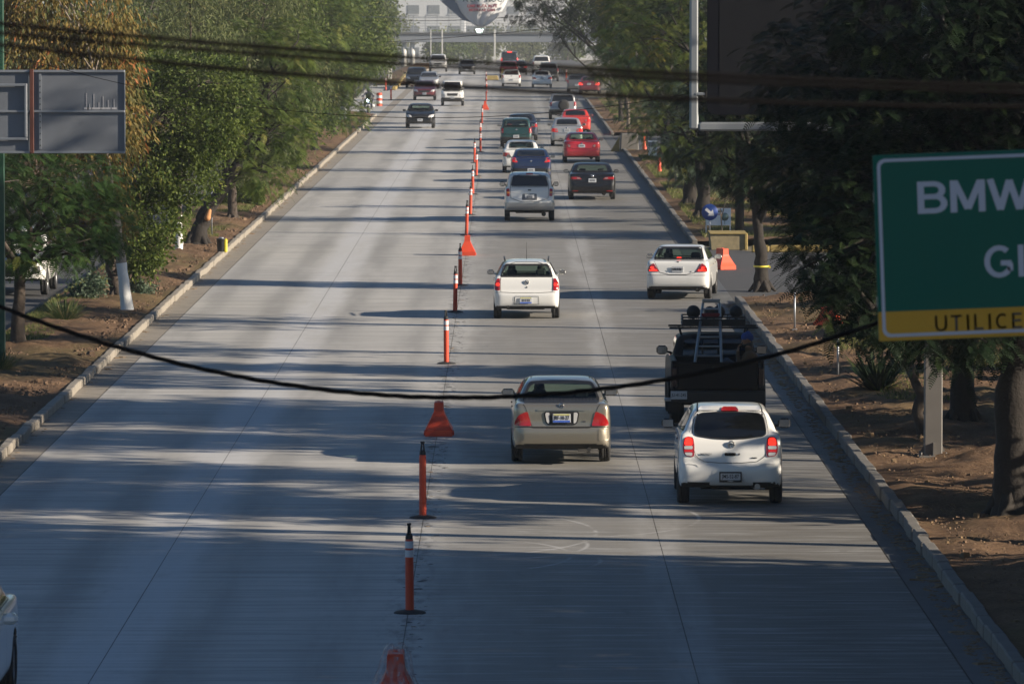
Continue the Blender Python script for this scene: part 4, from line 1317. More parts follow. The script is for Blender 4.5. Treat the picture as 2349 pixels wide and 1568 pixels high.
simple('hatch', 1173, 199, P_WHITE, 'hatchback_car', 'small white hatchback far ahead, left of a white sedan', (3.9, 1.68, 1.50, .7, 2.5, .3), see=True)
simple('sedan', 1243, 201, P_WHITE2, 'sedan_car', 'white sedan far ahead, right of the small white hatchback', (4.5, 1.75, 1.45, .95, 2.6, .31))
simple('suv', 1259, 187, P_GREY, 'suv_car', 'dark grey sport utility car just ahead of the far white sedan', (4.6, 1.86, 1.78, .85, 2.7, .36), h=.08)
simple('suv', 1242, 171, P_WHITE, 'suv_car', 'tall white car ahead of the dark grey sport utility car', (4.8, 1.9, 1.95, .9, 2.8, .36), h=.08)
simple('suv', 1167, 180, P_MAROON, 'suv_car', 'dark maroon car just ahead of the small white hatchback', (4.5, 1.80, 1.68, .85, 2.6, .34), h=.08)
simple('sedan', 1190, 172, P_GRAPH, 'sedan_car', 'dark sedan with a pale flank at the right shoulder of the maroon car', SED, h=.08, lit='red_dim')
simple('van', 1169, 163, P_GRAPH, 'cargo_van', 'dark van with bright red tail lamps, farthest in the middle lane', (5.2, 1.95, 2.1, .95, 3.1, .35), lit='red_lit', h=.09, extra=lambda c: c.panel('high_brake_light', [(-.25, 1.96), (.25, 1.96), (.25, 2.06), (-.25, 2.06)], 'rear', M['red_lit'], .02))

# ---- oncoming
def coming(kind, px, py, p, name, label, dims, head='off', h=.06, see=False, cat='car', yaw=0, extra=None, black_low=False, mir=True):
    L, W, H, oh, wb, wr = dims
    c = Car(kind, L, W, H, oh, wb, wr, h); c.texts = []
    std_glass(c, see=see)
    front_face(c, head, True)
    if see: interior(c)
    if black_low:
        c.panel('bumper', [(-.93 * W / 2, .15 * H), (.93 * W / 2, .15 * H), (.95 * W / 2, .33 * H), (-.95 * W / 2, .33 * H)], 'front', M['black_plastic'], .014)
    if extra: extra(c)
    if mir: c.mirror(.70 * H, L * (.66 if kind != 'van' else .82), p if p not in (P_SILVER,) else M['black_plastic'])
    x, y, z = loc_at(px, py)
    return c.finish(name, label, cat, (x, y + wb * math.cos(R(yaw)), z), p, math.pi + R(yaw))
coming('sedan', 964, 294, P_BLACK, 'sedan_car', 'black sedan driving towards the camera, nearest of the oncoming cars', (4.5, 1.76, 1.48, .95, 2.6, .31), see=True)
coming('sedan', 974, 230, P_MAROON, 'sedan_car', 'dull red oncoming sedan left of the white minivan', (4.5, 1.74, 1.5, .95, 2.6, .31))
coming('van', 1038, 243, P_WHITE, 'minivan', 'small white oncoming minivan with black bumper', (4.1, 1.67, 1.83, .6, 2.6, .3), black_low=True, cat='van')
coming('sedan', 984, 204, P_SILVER, 'sedan_car', 'silver oncoming car behind the dull red sedan', SED)
coming('suv', 955, 202, P_GRAPH, 'suv_car', 'dark oncoming sport utility car with a glowing headlight', (4.7, 1.86, 1.8, .85, 2.7, .36), head='right')
coming('suv', 1005, 165, P_WHITE, 'suv_car', 'farthest white oncoming sport utility car with black window', (4.9, 1.9, 1.85, .85, 2.9, .36), h=.08)
coming('sedan', 1071, 171, P_GREY, 'sedan_car', 'faint grey oncoming car at the crest beside the orange posts', SED, h=.08)
# white car at the bottom left corner
c = Car('sedan', L=4.5, W=1.76, H=1.46, oh=.95, wb=2.62, wr=.33, h=.036); c.texts = []
std_glass(c)
W2, H = c.W / 2, c.H
front_face(c, 'off')
c.panel('side_intake', [(.60 * W2, .22 * H), (.93 * W2, .24 * H), (.95 * W2, .36 * H), (.66 * W2, .31 * H)], 'front', M['black_plastic'], .012)
c.panel('side_intake', [(-.60 * W2, .22 * H), (-.93 * W2, .24 * H), (-.95 * W2, .36 * H), (-.66 * W2, .31 * H)], 'front', M['black_plastic'], .012)
c.mirror(1.02, 2.9, P_WHITE)
c.finish('sedan_car', 'white oncoming car cut off by the lower left edge of the photo', 'car', (-6.47, 64.0 + 2.62, 0), P_WHITE, math.pi)
# white pick-up on the side road
c = Car('suv', L=5.0, W=1.80, H=1.75, oh=1.1, wb=3.0, wr=.36, h=.045); c.texts = []
std_glass(c)
W2, H = c.W / 2, c.H
hl = [(.50 * W2, .54 * H), (.90 * W2, .53 * H), (.94 * W2, .66 * H), (.62 * W2, .62 * H)]
for o in (hl, mirrored(hl)): c.panel('headlight', o, 'front', M['white_lens'], .012)
c.panel('grille', [(-.45 * W2, .50 * H), (.45 * W2, .50 * H), (.50 * W2, .62 * H), (-.50 * W2, .62 * H)], 'front', M['chrome'], .014)
c.panel('lower_grille', [(-.45 * W2, .30 * H), (.45 * W2, .30 * H), (.42 * W2, .44 * H), (-.42 * W2, .44 * H)], 'front', M['black_plastic'], .012)
for sg in (-1, 1): c.panel('fog_lamp_recess', [(sg * .55 * W2, .32 * H), (sg * .82 * W2, .36 * H), (sg * .80 * W2, .46 * H), (sg * .62 * W2, .44 * H)], 'front', M['black_plastic'], .012)
c.mirror(1.22, 3.3, P_WHITE, sz=(.2, .12, .18))
px = at(34, 676)
c.finish('pickup_truck', 'white pickup front peeping out under the trees on the side road', 'pickup', (px.x, px.y + 3.0, 0.0), P_WHITE, math.pi)
# ------------------------------------------------------------------ people
M['jacket_brown'] = mat('jacket_brown', (.10, .055, .025), .85, noise=.3, nscale=30)
M['jeans'] = mat('jeans', (.07, .10, .15), .85, noise=.3, nscale=40)
M['cap_blue'] = mat('cap_blue', (.02, .06, .24), .8)
M['shirt_dark'] = mat('shirt_dark', (.03, .03, .035), .85)
M['shirt_pink'] = mat('shirt_pink', (.30, .05, .14), .85, noise=.6, nscale=25)
M['boot'] = mat('boot', (.03, .022, .016), .6)
M['uniform_navy'] = mat('uniform_navy', (.03, .035, .06), .8)

def hand(prims, w, d, palm_n, r=.009, curl=.6, side=1):
    """palm and five separate fingers from the wrist w in direction d"""
    w = Vector(w); d = Vector(d).normalized(); n = Vector(palm_n).normalized()
    s_ = d.cross(n).normalized() * side
    pe = w + d * .085
    for q in (-.024, -.008, .008, .024):
        prims.append((w + s_ * q * .7, pe + s_ * q, .016, .013, .012))
    for q, l in zip((-.030, -.010, .010, .029), (.062, .075, .080, .070)):
        a = pe + s_ * q
        b = a + (d * math.cos(curl * .5) + n * math.sin(curl * .5)) * l * .45
        e = b + (d * math.cos(curl * 1.3) + n * math.sin(curl * 1.3)) * l * .33
        g = e + (d * math.cos(curl * 2.1) + n * math.sin(curl * 2.1)) * l * .25
        prims += [(a, b, r, r * .93, .006), (b, e, r * .93, r * .85, .004), (e, g, r * .85, r * .75, .004)]
    t0 = w + s_ * .028 + d * .02
    t1 = t0 + s_ * .030 + d * .030 + n * .008
    t2 = t1 + s_ * .006 + d * .032 + n * .012
    prims += [(t0, t1, r * 1.4, r * 1.15, .010), (t1, t2, r * 1.15, r * .9, .005)]

def head(prims, c, face, up=(0, 0, 1), s=1.0):
    """skull, jaw, nose, brows, lips and ears"""
    c = Vector(c); f = Vector(face).normalized(); u = Vector(up).normalized()
    u = (u - f * u.dot(f)).normalized(); r = f.cross(u)
    k = .02
    prims += [(c + u * .03 * s - f * .02 * s, c + u * .03 * s + f * .015 * s, .088 * s, .082 * s, k),
              (c - u * .03 * s + f * .02 * s, c - u * .075 * s + f * .048 * s, .062 * s, .036 * s, k),
              (c + f * .088 * s + u * .005 * s, c + f * .108 * s - u * .028 * s, .010 * s, .015 * s, .010),
              (c + f * .088 * s - u * .055 * s - r * .018 * s, c + f * .088 * s - u * .055 * s + r * .018 * s, .008 * s, .008 * s, .006)]
    for sg in (-1, 1):
        prims.append((c + f * .082 * s + u * .022 * s + r * .016 * sg * s, c + f * .074 * s + u * .022 * s + r * .045 * sg * s, .010 * s, .008 * s, .008))
        prims.append((c + r * .080 * sg * s - f * .012 * s + u * .012 * s, c + r * .084 * sg * s - f * .016 * s - u * .022 * s, .014 * s, .010 * s, .006))

def eyes(parent, c, face, s=1.0):
    c = Vector(c); f = Vector(face).normalized(); u = Vector((0, 0, 1)); u = (u - f * u.dot(f)).normalized(); r = f.cross(u)
    for sg in (-1, 1):
        mb = MB(); p = c + f * .077 * s + r * .031 * sg * s + u * .005 * s
        mb.lathe([(.001, -.010), (.008, -.006), (.010, 0), (.008, .006), (.001, .010)], 10, c=tuple(p))
        mb.build('eye', M['ink'], parent)

# -- seated driver: local origin at the seat, facing +y
def driver_mesh(name, mats):
    p = []
    hp = Vector((0, 0, .10))
    p += [((-.09, 0, .10), (.09, 0, .10), .13, .13, .06), ((0, -.01, .15), (0, -.10, .42), .15, .16, .06),
          ((-.14, -.11, .50), (.14, -.11, .50), .085, .085, .06), ((0, -.10, .54), (0, -.08, .66), .055, .05, .03)]
    hc = (0, -.05, .76)
    head(p, hc, (0, 1, -.05))
    for sg in (-1, 1):
        p += [((sg * .20, -.11, .50), (sg * .25, .10, .30), .055, .045, .03), ((sg * .25, .10, .30), (sg * .17, .34, .36), .042, .030, .02),
              ((sg * .10, .05, .10), (sg * .16, .45, .18), .085, .065, .04), ((sg * .16, .45, .18), (sg * .14, .72, -.16), .060, .042, .03), ((sg * .14, .72, -.20), (sg * .14, .88, -.20), .045, .035, .02)]
        hand(p, (sg * .17, .35, .365), (-.2 * sg, .95, .1), (0, 0, -1), .0105, .9, -sg)
    V, Fc = body_field(p, .014)
    def pick(c):
        m = np.zeros(len(c), int)
        m[(c[:, 2] < .57) & (c[:, 1] < .33)] = 1
        m[(c[:, 2] < .28) & (c[:, 1] < .70)] = 2
        m[(c[:, 2] < .0)] = 2
        m[c[:, 1] > .74] = 3
        return m
    return mesh_from(name, V, Fc, mats, True, pick), hc
dm, dhc = driver_mesh('body', [M['skin'], M['shirt_pink'], M['jeans'], M['boot']])
dm2 = dm.copy(); dm2.materials[1] = M['shirt_dark']
hairV, hairF = body_field([((0, -.075, .80), (0, -.03, .815), .092, .088, .01), ((0, -.10, .74), (0, -.09, .80), .075, .085, .02)], .014)
def put_driver(car_loc, c_oh, wb, label, me, x=-.36, rz=0.0, passenger=False):
    y_f = wb * .52
    ca, sa = math.cos(rz), math.sin(rz)
    lx, ly = x, y_f + .02
    loc = (car_loc[0] + lx * ca - ly * sa, car_loc[1] + lx * sa + ly * ca, .37 + car_loc[2])
    t = thing('person', label, 'person', loc, rz)
    link('figure', me, t)
    link('hair', mesh_from('hair', hairV, hairF, [M['hair']]), t)
    eyes(t, dhc, (0, 1, -.05))
put_driver(loc_at(1286.5, 1057), .98, 2.535, 'driver in a pink top seated at the wheel of the beige sedan', dm)
put_driver(loc_at(1208, 729), .60, 2.49, 'dark clothed driver behind the rear window of the white hatchback with aerial', dm2)
put_driver(loc_at(1208, 729), .60, 2.49, 'passenger on the right seat of the white hatchback with aerial', dm2, x=.36)
put_driver(loc_at(1559, 684), .92, 2.62, 'driver seen through the rear window of the white coupe at the exit', dm2, rz=R(-5.2))

# 3 --- black pick-up with ladder and rack
def build_pickup():
    L, W, H = 5.1, 1.74, 1.62
    oh, wb, wr = 1.15, 2.95, .37
    prof = dict(low=[(.36, .36), (.355, .50), (.36, .70), (.5, .72), (.74, .70), (.92, .66), (.985, .58), (1, .42), (.985, .24), (.5, .22)],
                cab=[(.365, .60), (.375, .80), (.39, .955), (.43, .995), (.52, 1.0), (.60, .985), (.68, .90), (.80, .62)])
    c = Car('sedan', L, W, H, oh, wb, wr, .045, prof=prof, tw=.26, fcab=FRONT_CAB['suv'], flow=[(.86, .22), (.955, .28), (1, .38), (1, .58), (.965, .68), (.90, .745), (.80, .80)])
    c.texts = []
    c.panel('rear_window', [(-.60, 1.12), (.60, 1.12), (.56, 1.50), (-.56, 1.50)], 'rear', M['dark_glass'], .01)
    c.ribbon('rear_window_bar', [(-.22, 1.12), (-.22, 1.50)], 'rear', M['black_plastic'], .03, .014, round_=0)
    c.panel('windscreen', [(-.66, 1.12), (.66, 1.12), (.56, 1.50), (-.56, 1.50)], 'front', M['dark_glass'], .008)
    for v in ('left', 'right'):
        c.panel('side_window', [(1.95, 1.14), (2.02, 1.50), (3.05, 1.50), (3.65, 1.13)], v, M['dark_glass'], .008)
        c.ribbon('door_seam', [(1.98, .45), (1.98, 1.12)], v, None, .01, .005, round_=0)
    c.mirror(1.20, 3.35, M['black_plastic'], sz=(.21, .12, .17), out=.07)
    # bed
    mb = MB()
    for sg in (-1, 1):
        mb.box((sg * .82, .93, .93), (.075, 1.78, .52), bev=.03)
        mb.box((sg * .80, .93, 1.20), (.11, 1.80, .04), bev=.012)
    mb.box((0, .93, .70), (1.60, 1.78, .05)); mb.box((0, 1.80, .95), (1.62, .05, .50), bev=.01)
    c.raw('cargo_bed', mb, [P_BLACKD])
    for sg in (-1, 1):
        mb = MB()
        for yy in (-1, 1):
            pass
        pts = [(sg * .875, 1.15 + .44 * math.cos(a), .40 + .44 * math.sin(a)) for a in np.linspace(0, math.pi, 14)]
        mb.tube(pts, .035, 8); c.raw('wheel_arch_flare', mb, [P_BLACKD])
    mb = MB(); mb.box((0, .035, .945), (1.46, .055, .50), bev=.02); mb.box((0, .0, 1.17), (1.40, .02, .03), bev=.008)
    kt = c.raw('tailgate', mb, [P_BLACKD])
    mb = MB(); mb.box((0, .0, 1.08), (.22, .012, .07), bev=.01); c.raw('tailgate_handle', mb, [M['black_plastic']], kt)
    for sg in (-1, 1):
        mb = MB(); mb.box((sg * .80, .02, .92), (.09, .05, .34), bev=.015); c.raw('tail_light', mb, [mat('smoked_red_lens', (.03, .005, .006), .2, coat=.5)])
    mb = MB(); mb.box((.0, -.10, .565), (1.72, .12, .215), bev=.02); mb.box((.03, -.165, .565), (.014, .01, .2))
    kb = c.raw('bumper', mb, [M['black_plastic']])
    mb = MB(); mb.box((-.80, .6, .36), (.20, .02, .30), bev=.01); c.raw('mud_flap', mb, [M['rubber']])
    mb = MB(); mb.box((.80, .6, .36), (.20, .02, .30), bev=.01); c.raw('mud_flap', mb, [M['rubber']])
    mb = MB(); mb.box((-.72, -.172, .60), (.30, .012, .15), bev=.004)
    k = c.raw('licence_plate', mb, [M['plate_white']])
    c.texts.append((k, 'JU-41-245', .085, (-.72, -.180, .60), -1, M['ink']))
    mb = MB(); mb.box((0, 1.6, .52), (.9, 3.0, .12)); mb.tube([(-.62, 1.15, .38), (.62, 1.15, .38)], .05, 8); mb.lathe([(.001, -.12), (.11, -.1), (.14, 0), (.11, .1), (.001, .12)], 14, c=(0, 1.15, .38))
    c.raw('chassis', mb, [M['underbody']])
    # step at the left side
    mb = MB(); mb.box((-.90, .15, .50), (.16, .35, .05), bev=.01); c.raw('side_step', mb, [M['rim_metal']])
    # rack
    mb = MB()
    for y_ in (2.25, 3.0):
        mb.box((0, y_, 1.70), (1.66, .05, .035), bev=.008)
        for sg in (-1, 1): mb.tube([(sg * .60, y_, 1.56), (sg * .64, y_, 1.70)], .02, 6)
    c.raw('roof_bars', mb, [M['black_plastic']])
    mb = MB()
    for z_ in (1.75, 1.80, 1.85, 1.90):
        for (a, b) in (((-.58, 2.1), (.58, 2.1)), ((.58, 2.1), (.58, 3.1)), ((.58, 3.1), (-.58, 3.1)), ((-.58, 3.1), (-.58, 2.1))):
            mb.tube([(a[0], a[1], z_), (b[0], b[1], z_)], .014, 5)
    for x_ in np.linspace(-.58, .58, 9):
        mb.tube([(x_, 2.1, 1.73), (x_, 2.1, 1.90)], .010, 5); mb.tube([(x_, 3.1, 1.73), (x_, 3.1, 1.90)], .010, 5); mb.tube([(x_, 2.1, 1.735), (x_, 3.1, 1.735)], .012, 5)
    mb.box((0, 2.08, 1.80), (1.16, .02, .13)); 
    c.raw('rack_basket', mb, [M['black_plastic']])
    for x_, rr in ((-.36, .13), (.12, .12), (.44, .12), (-.05, .11)):
        mb = MB(); mb.lathe([(.001, -.05), (rr * .8, -.04), (rr, 0), (rr * .9, .08), (.02, .16)], 18, axis='Y', c=(x_, 2.9, 1.96)); mb.box((x_, 2.98, 1.82), (.05, .05, .12))
        c.raw('spot_lamp', mb, [M['black_plastic']])
    loc = loc_at(1641.5, 969)
    c.finish('pickup_truck', 'black pickup truck with roof basket, ladder on its bed and a person in the back', 'pickup', loc, P_BLACKD, 0, z_black=.42, body_name='cab')
    return loc
pk = build_pickup()
bx, by = pk[0], pk[1] - 1.15      # rear end of the truck
# ladder leaning over the bed onto the rack
M['alu'] = mat('alu', (.32, .33, .34), .38, .8, noise=.15, nscale=40)
t = thing('step_ladder', 'aluminium step ladder leaning from the pickup bed up onto its roof basket', 'ladder', (bx - .17, by + .15, 1.0))
A0, A1 = Vector((-.02, 0, -.12)), Vector((.14, 2.55, 1.13))
def lad(u, s_): 
    c0 = A0.lerp(A1, u); hw = .27 + (.155 - .27) * u
    return c0 + Vector((s_ * hw, 0, 0))
for sg in (-1, 1):
    mb = MB(); mb.tube([lad(u, sg) for u in (0, .5, 1)], .026, 6); mb.build('side_rail', M['alu'], t)
    mb = MB(); mb.tube([lad(.03, sg) + Vector((0, .06, -.10)), lad(.95, sg) + Vector((0, .02, -.12))], .018, 6); mb.build('rear_rail', M['alu'], t)
for i in range(8):
    u = .05 + i * .125
    a, b = lad(u, -1), lad(u, 1)
    mb = MB(); mb.box((a + b) / 2, ((b - a).length, .085, .022), rot=(R(6), 0, 0)); mb.build('step', M['alu'], t)
a, b = lad(.99, -1), lad(.99, 1)
MB().box((a + b) / 2 + Vector((0, .02, .06)), (.34, .05, .07), bev=.01).build('top_cap', M['alu'], t)
a, b = lad(.83, -1), lad(.83, 1)
MB().box((a + b) / 2 + Vector((0, .0, .02)), (.34, .05, .07), bev=.01).build('top_tray', mat('red_plastic_dull', (.22, .012, .012), .5), t)
# passenger in the bed, sitting sideways and looking left
p = []
hc = Vector((0, 0, .80)); fdir = Vector((-1, .12, -.18))
p += [((.06, -.09, .13), (.06, .09, .13), .13, .13, .06), ((.07, 0, .18), (.06, 0, .44), .15, .16, .06),
      ((.05, -.15, .52), (.05, .15, .52), .085, .085, .06), ((.04, 0, .56), (.01, 0, .70), .058, .055, .03)]
head(p, hc, fdir)
# legs drawn up
for sy, kn, ft in ((-.10, (-.38, -.13, .42), (-.52, -.13, .05)), (.10, (-.42, .12, .36), (-.60, .12, .05))):
    p += [((.02, sy, .14), kn, .088, .066, .04), (kn, ft, .062, .044, .03), (ft, (ft[0] - .17, ft[1], .045), .045, .034, .02)]
# near arm: elbow on the knee, hand at the mouth; far arm resting on the knee
p += [((.04, -.20, .50), (-.17, -.22, .36), .056, .046, .03), ((-.17, -.22, .36), (-.17, -.07, .60), .044, .030, .02)]
hand(p, (-.17, -.07, .61), (.15, .45, .9), (1, 0, 0), .0105, .9, 1)
p += [((.04, .20, .50), (-.08, .26, .26), .056, .046, .03), ((-.08, .26, .26), (-.30, .18, .40), .044, .030, .02)]
hand(p, (-.31, .175, .405), (-.95, -.2, .1), (0, 0, -1), .0105, .7, -1)
V, Fc = body_field(p, .012)
def pick(c):
    m = np.ones(len(c), int)
    m[(np.linalg.norm(c - np.array(hc), axis=1) < .135)] = 0
    m[(c[:, 2] > .60) & (c[:, 0] < -.10)] = 0
    m[(c[:, 0] < -.30) & (c[:, 2] > .385) & (c[:, 1] > .13) & (c[:, 1] < .24) & (c[:, 2] > .44)] = 0
    leg = ((c[:, 2] < .22) | ((c[:, 0] < -.20) & (c[:, 2] < .50) & (np.abs(np.abs(c[:, 1]) - .12) < .08))) & (m == 1)
    m[leg] = 2
    m[(c[:, 2] < .09) & (c[:, 0] < -.44)] = 3
    return m
t = thing('person', 'person in brown jacket and blue knitted cap sitting in the black pickup bed', 'person', (bx + .58, by + 1.20, .725))
link('figure', mesh_from('figure', V, Fc, [M['skin'], M['jacket_brown'], M['jeans'], M['boot']], True, pick), t)
V, Fc = body_field([(hc + Vector((.03, 0, .055)), hc + Vector((-.02, 0, .06)), .094, .090, .02), (hc + Vector((.01, 0, .10)), hc + Vector((.02, 0, .13)), .070, .045, .03)], .012)
link('cap', mesh_from('cap', V, Fc, [M['cap_blue']]), t)
eyes(t, hc, fdir)
V, Fc = body_field([(hc - Vector((.02, 0, .02)) + Vector((.04, 0, -.05)), hc + Vector((-.045, 0, -.095)), .060, .042, .02)], .012)
link('beard', mesh_from('beard', V, Fc, [M['hair']]), t)

# motorcycle with rider waiting at the left edge
def motorcycle(loc, rz, label, rider_label, lit='head_cool'):
    t = thing('motorcycle', label, 'motorcycle', loc, rz)
    for y_, nm in ((0, 'rear'), (1.45, 'front')):
        w_ = thing_child('wheel', t, (0, y_, .31))
        mb = MB(); mb.lathe([(.22, -.05), (.27, -.065), (.30, -.05), (.31, 0), (.30, .05), (.27, .065), (.22, .05)], 24, axis='X'); mb.build('tyre', M['rubber'], w_)
        mb = MB(); mb.lathe([(.225, -.04), (.20, 0), (.225, .04)], 20, axis='X')
        for k in range(6): mb.tube([(0, 0, 0), (0, .21 * math.cos(k * 1.047), .21 * math.sin(k * 1.047))], .012, 5)
        mb.build('rim', M['rim_metal'], w_)
    V, Fc = body_field([((0, .15, .62), (0, .75, .66), .11, .14, .05), ((0, .75, .72), (0, 1.05, .80), .15, .12, .05), ((0, -.15, .72), (0, .2, .68), .08, .10, .05), ((0, .55, .40), (0, .85, .42), .16, .15, .06)], .03)
    link('frame', mesh_from('frame', V, Fc, [P_NAVY]), t)
    V, Fc = body_field([((-.12, 1.18, .92), (.12, 1.18, .92), .14, .14, .05), ((-.10, 1.22, .70), (.10, 1.22, .70), .12, .12, .05)], .03)
    link('fairing', mesh_from('fairing', V, Fc, [P_NAVY]), t)
    for sg in (-1, 1):
        mb = MB(); mb.tube([(sg * .07, 1.45, .31), (sg * .08, 1.15, .95)], .028, 8); mb.build('fork', M['rim_metal'], t)
        V, Fc = body_field([((sg * .30, -.25, .55), (sg * .30, .10, .55), .13, .13, .03)], .03)
        link('pannier', mesh_from('pannier', V, Fc, [P_WHITE]), t)
        mb = MB(); mb.tube([(sg * .20, 1.05, 1.05), (sg * .36, 1.00, 1.18)], .008, 6); mb.box((sg * .38, 1.0, 1.20), (.12, .02, .07), bev=.015); mb.build('side_mirror', M['black_plastic'], t)
    mb = MB(); mb.tube([(-.38, .95, 1.02), (-.1, 1.1, 1.0), (.1, 1.1, 1.0), (.38, .95, 1.02)], .016, 8); mb.build('handlebar', M['black_plastic'], t)
    mb = MB(); mb.lathe([(.001, .06), (.08, .05), (.09, 0)], 18, axis='Y', c=(0, 1.32, .90)); mb.build('headlight', M[lit], t)
    mb = MB(); mb.box((0, .15, .78), (.28, .70, .10), bev=.05); mb.build('seat', M['rubber'], t)
    # rider
    p = [((-.09, .1, .92), (.09, .1, .92), .13, .13, .06), ((0, .12, .98), (0, .28, 1.28), .15, .17, .06), ((-.15, .32, 1.36), (.15, .32, 1.36), .085, .085, .06), ((0, .33, 1.40), (0, .38, 1.50), .055, .05, .03)]
    hc = Vector((0, .40, 1.60)); head(p, hc, (0, 1, 0))
    for sg in (-1, 1):
        p += [((sg * .20, .32, 1.36), (sg * .33, .58, 1.18), .058, .048, .03), ((sg * .33, .58, 1.18), (sg * .34, .86, 1.05), .046, .032, .02),
              ((sg * .12, .12, .90), (sg * .24, .62, .86), .095, .07, .04), ((sg * .24, .62, .86), (sg * .22, .42, .42), .066, .046, .03), ((sg * .22, .42, .40), (sg * .22, .60, .36), .045, .036, .02)]
        hand(p, (sg * .34, .87, 1.05), (0, .95, -.1), (0, 0, -1), .011, .9, -sg)
    V, Fc = body_field(p, .02)
    r_ = thing('person', rider_label, 'person', loc, rz)
    def pk_(c):
        m = np.ones(len(c), int); m[c[:, 2] > 1.47] = 0; m[c[:, 1] > .86] = 0; m[c[:, 2] < .45] = 2; return m
    link('figure', mesh_from('figure', V, Fc, [M['skin'], M['uniform_navy'], M['boot']], True, pk_), r_)
    V, Fc = body_field([(hc + Vector((0, -.02, .02)), hc + Vector((0, .0, .03)), .125, .125, .02), (hc + Vector((0, -.02, -.04)), hc + Vector((0, .0, -.04)), .11, .11, .03)], .02)
    me = mesh_from('helmet', V, Fc, [P_NAVY, M['dark_glass']])
    c = V[Fc].mean(1); me.polygons.foreach_set('material_index', ((c[:, 1] > hc.y + .06) & (np.abs(c[:, 2] - hc.z) < .05)).astype(np.int32))
    link('helmet', me, r_)
q = at(844, 262)
motorcycle((q.x, q.y + 1.45, 0), math.pi, 'dark police style motorcycle with a bright headlight waiting at the left kerb gap', 'rider in navy uniform and helmet on the motorcycle at the left kerb')
# ------------------------------------------------------------------ delineator posts and barriers
M['orange'] = mat('orange_plastic', (.56, .055, .018), .55, noise=.12, nscale=4)
M['orange_clean'] = mat('orange_plastic_bright', (.75, .085, .03), .5)
M['reflect'] = mat('reflective_white', (.60, .60, .62), .4)
M['galv'] = mat('galvanised_steel', (.33, .35, .38), .5, .7, noise=.2, nscale=2)
M['rust'] = mat('rusty_paint', (.075, .02, .012), .7, noise=.4, nscale=8)

def post(kind, loc, label):
    t = thing('delineator_post', label, 'traffic post', loc, 0, 'orange delineator posts along the middle joint')
    mb = MB(); pr = [(.001, .045), (.07, .045), (.19, .02), (.21, .004), (.21, 0)]
    mb.lathe(pr, 24); mb.build('base', M['rubber'], t)
    mb = MB(); mb.lathe([(.056, .02), (.052, .9), (.050, .955), (.030, .97), (.001, .97)], 20); mb.build('tube', M['orange'], t)
    if kind:
        for z in (.77, .885):
            MB().lathe([(.0545, z - .045), (.0535, z + .045)], 20).build('reflective_band', M['reflect'], t)
    mb = MB(); mb.lathe([(.050, .955), (.046, 1.0), (.028, 1.03)], 16)
    for sg in (-1, 1): mb.tube([(sg * .028, 0, 1.0), (sg * .018, 0, 1.10), (sg * .012, 0, 1.14)], [.014, .012, .012], 8)
    mb.tube([(-.03, 0, 1.145), (.03, 0, 1.145)], .016, 8)
    mb.build('handle', M['rubber'], t)
    return t
PX = [(940, 1405, 1, 'banded orange post with a looped black handle, nearest the camera'),
      (970, 1187, 0, 'plain orange post without bands, second from the camera'),
      (1024, 834, 1, 'banded orange post left of the bare road beside the dark cable sag'),
      (1044, 716, 1, 'banded orange post left of the white hatchback with aerial'),
      (1056, 655, 1, 'banded orange post just beyond the one beside the white hatchback with aerial'),
      (1070, 540, 1, 'banded orange post standing just behind the small red barrier'),
      (1079, 493, 1, 'banded orange post level with the white sport utility car'),
      (1084.5, 446, 1, 'banded orange post beyond the one level with the white sport utility car'),
      (1093, 404, 1, 'banded orange post level with the roof of the blue car'),
      (1088.5, 374, 1, 'banded orange post standing slightly left of its row'),
      (1102, 349, 1, 'banded orange post left of the teal green car, front one of a close pair'),
      (1101.5, 322, 1, 'banded orange post left of the teal green car, rear one of a close pair'),
      (1105.5, 284, 1, 'orange post seen at the height of the thin wire'),
      (1115.5, 232, 1, 'orange post right behind the far dark red barrier'),
      (1116, 214, 1, 'orange post in the tight far cluster, nearer one'),
      (1116, 200, 1, 'orange post in the tight far cluster, middle one'),
      (1115, 189, 1, 'orange post in the tight far cluster, farthest one')]
post_b = post_a = None
for (x, y, k, lab) in PX:
    q = at(x, y)
    src = post_b if k else post_a
    if src is None:
        src = post(k, q, lab)
        if k: post_b = src
        else: post_a = src
        o = src
    else:
        o = copy_tree(src)
    o.location = q; o['label'] = lab
    o.rotation_euler = (random.uniform(-.02, .02), random.uniform(-.03, .03), random.uniform(0, 3))
for (x, y, lab) in ((897, 230, 'banded orange post on the left beside the parked motorcycle'), (1111 - 226, 208, 'banded orange post at the foot of the far left yellow kerb'), (1299, 187, 'banded orange post at the far right edge of the road')):
    o = copy_tree(post_b); o.location = at(x, y); o['label'] = lab; o['group'] = 'orange posts at the road edges'
    o.scale = (1.15, 1.15, 1.15)

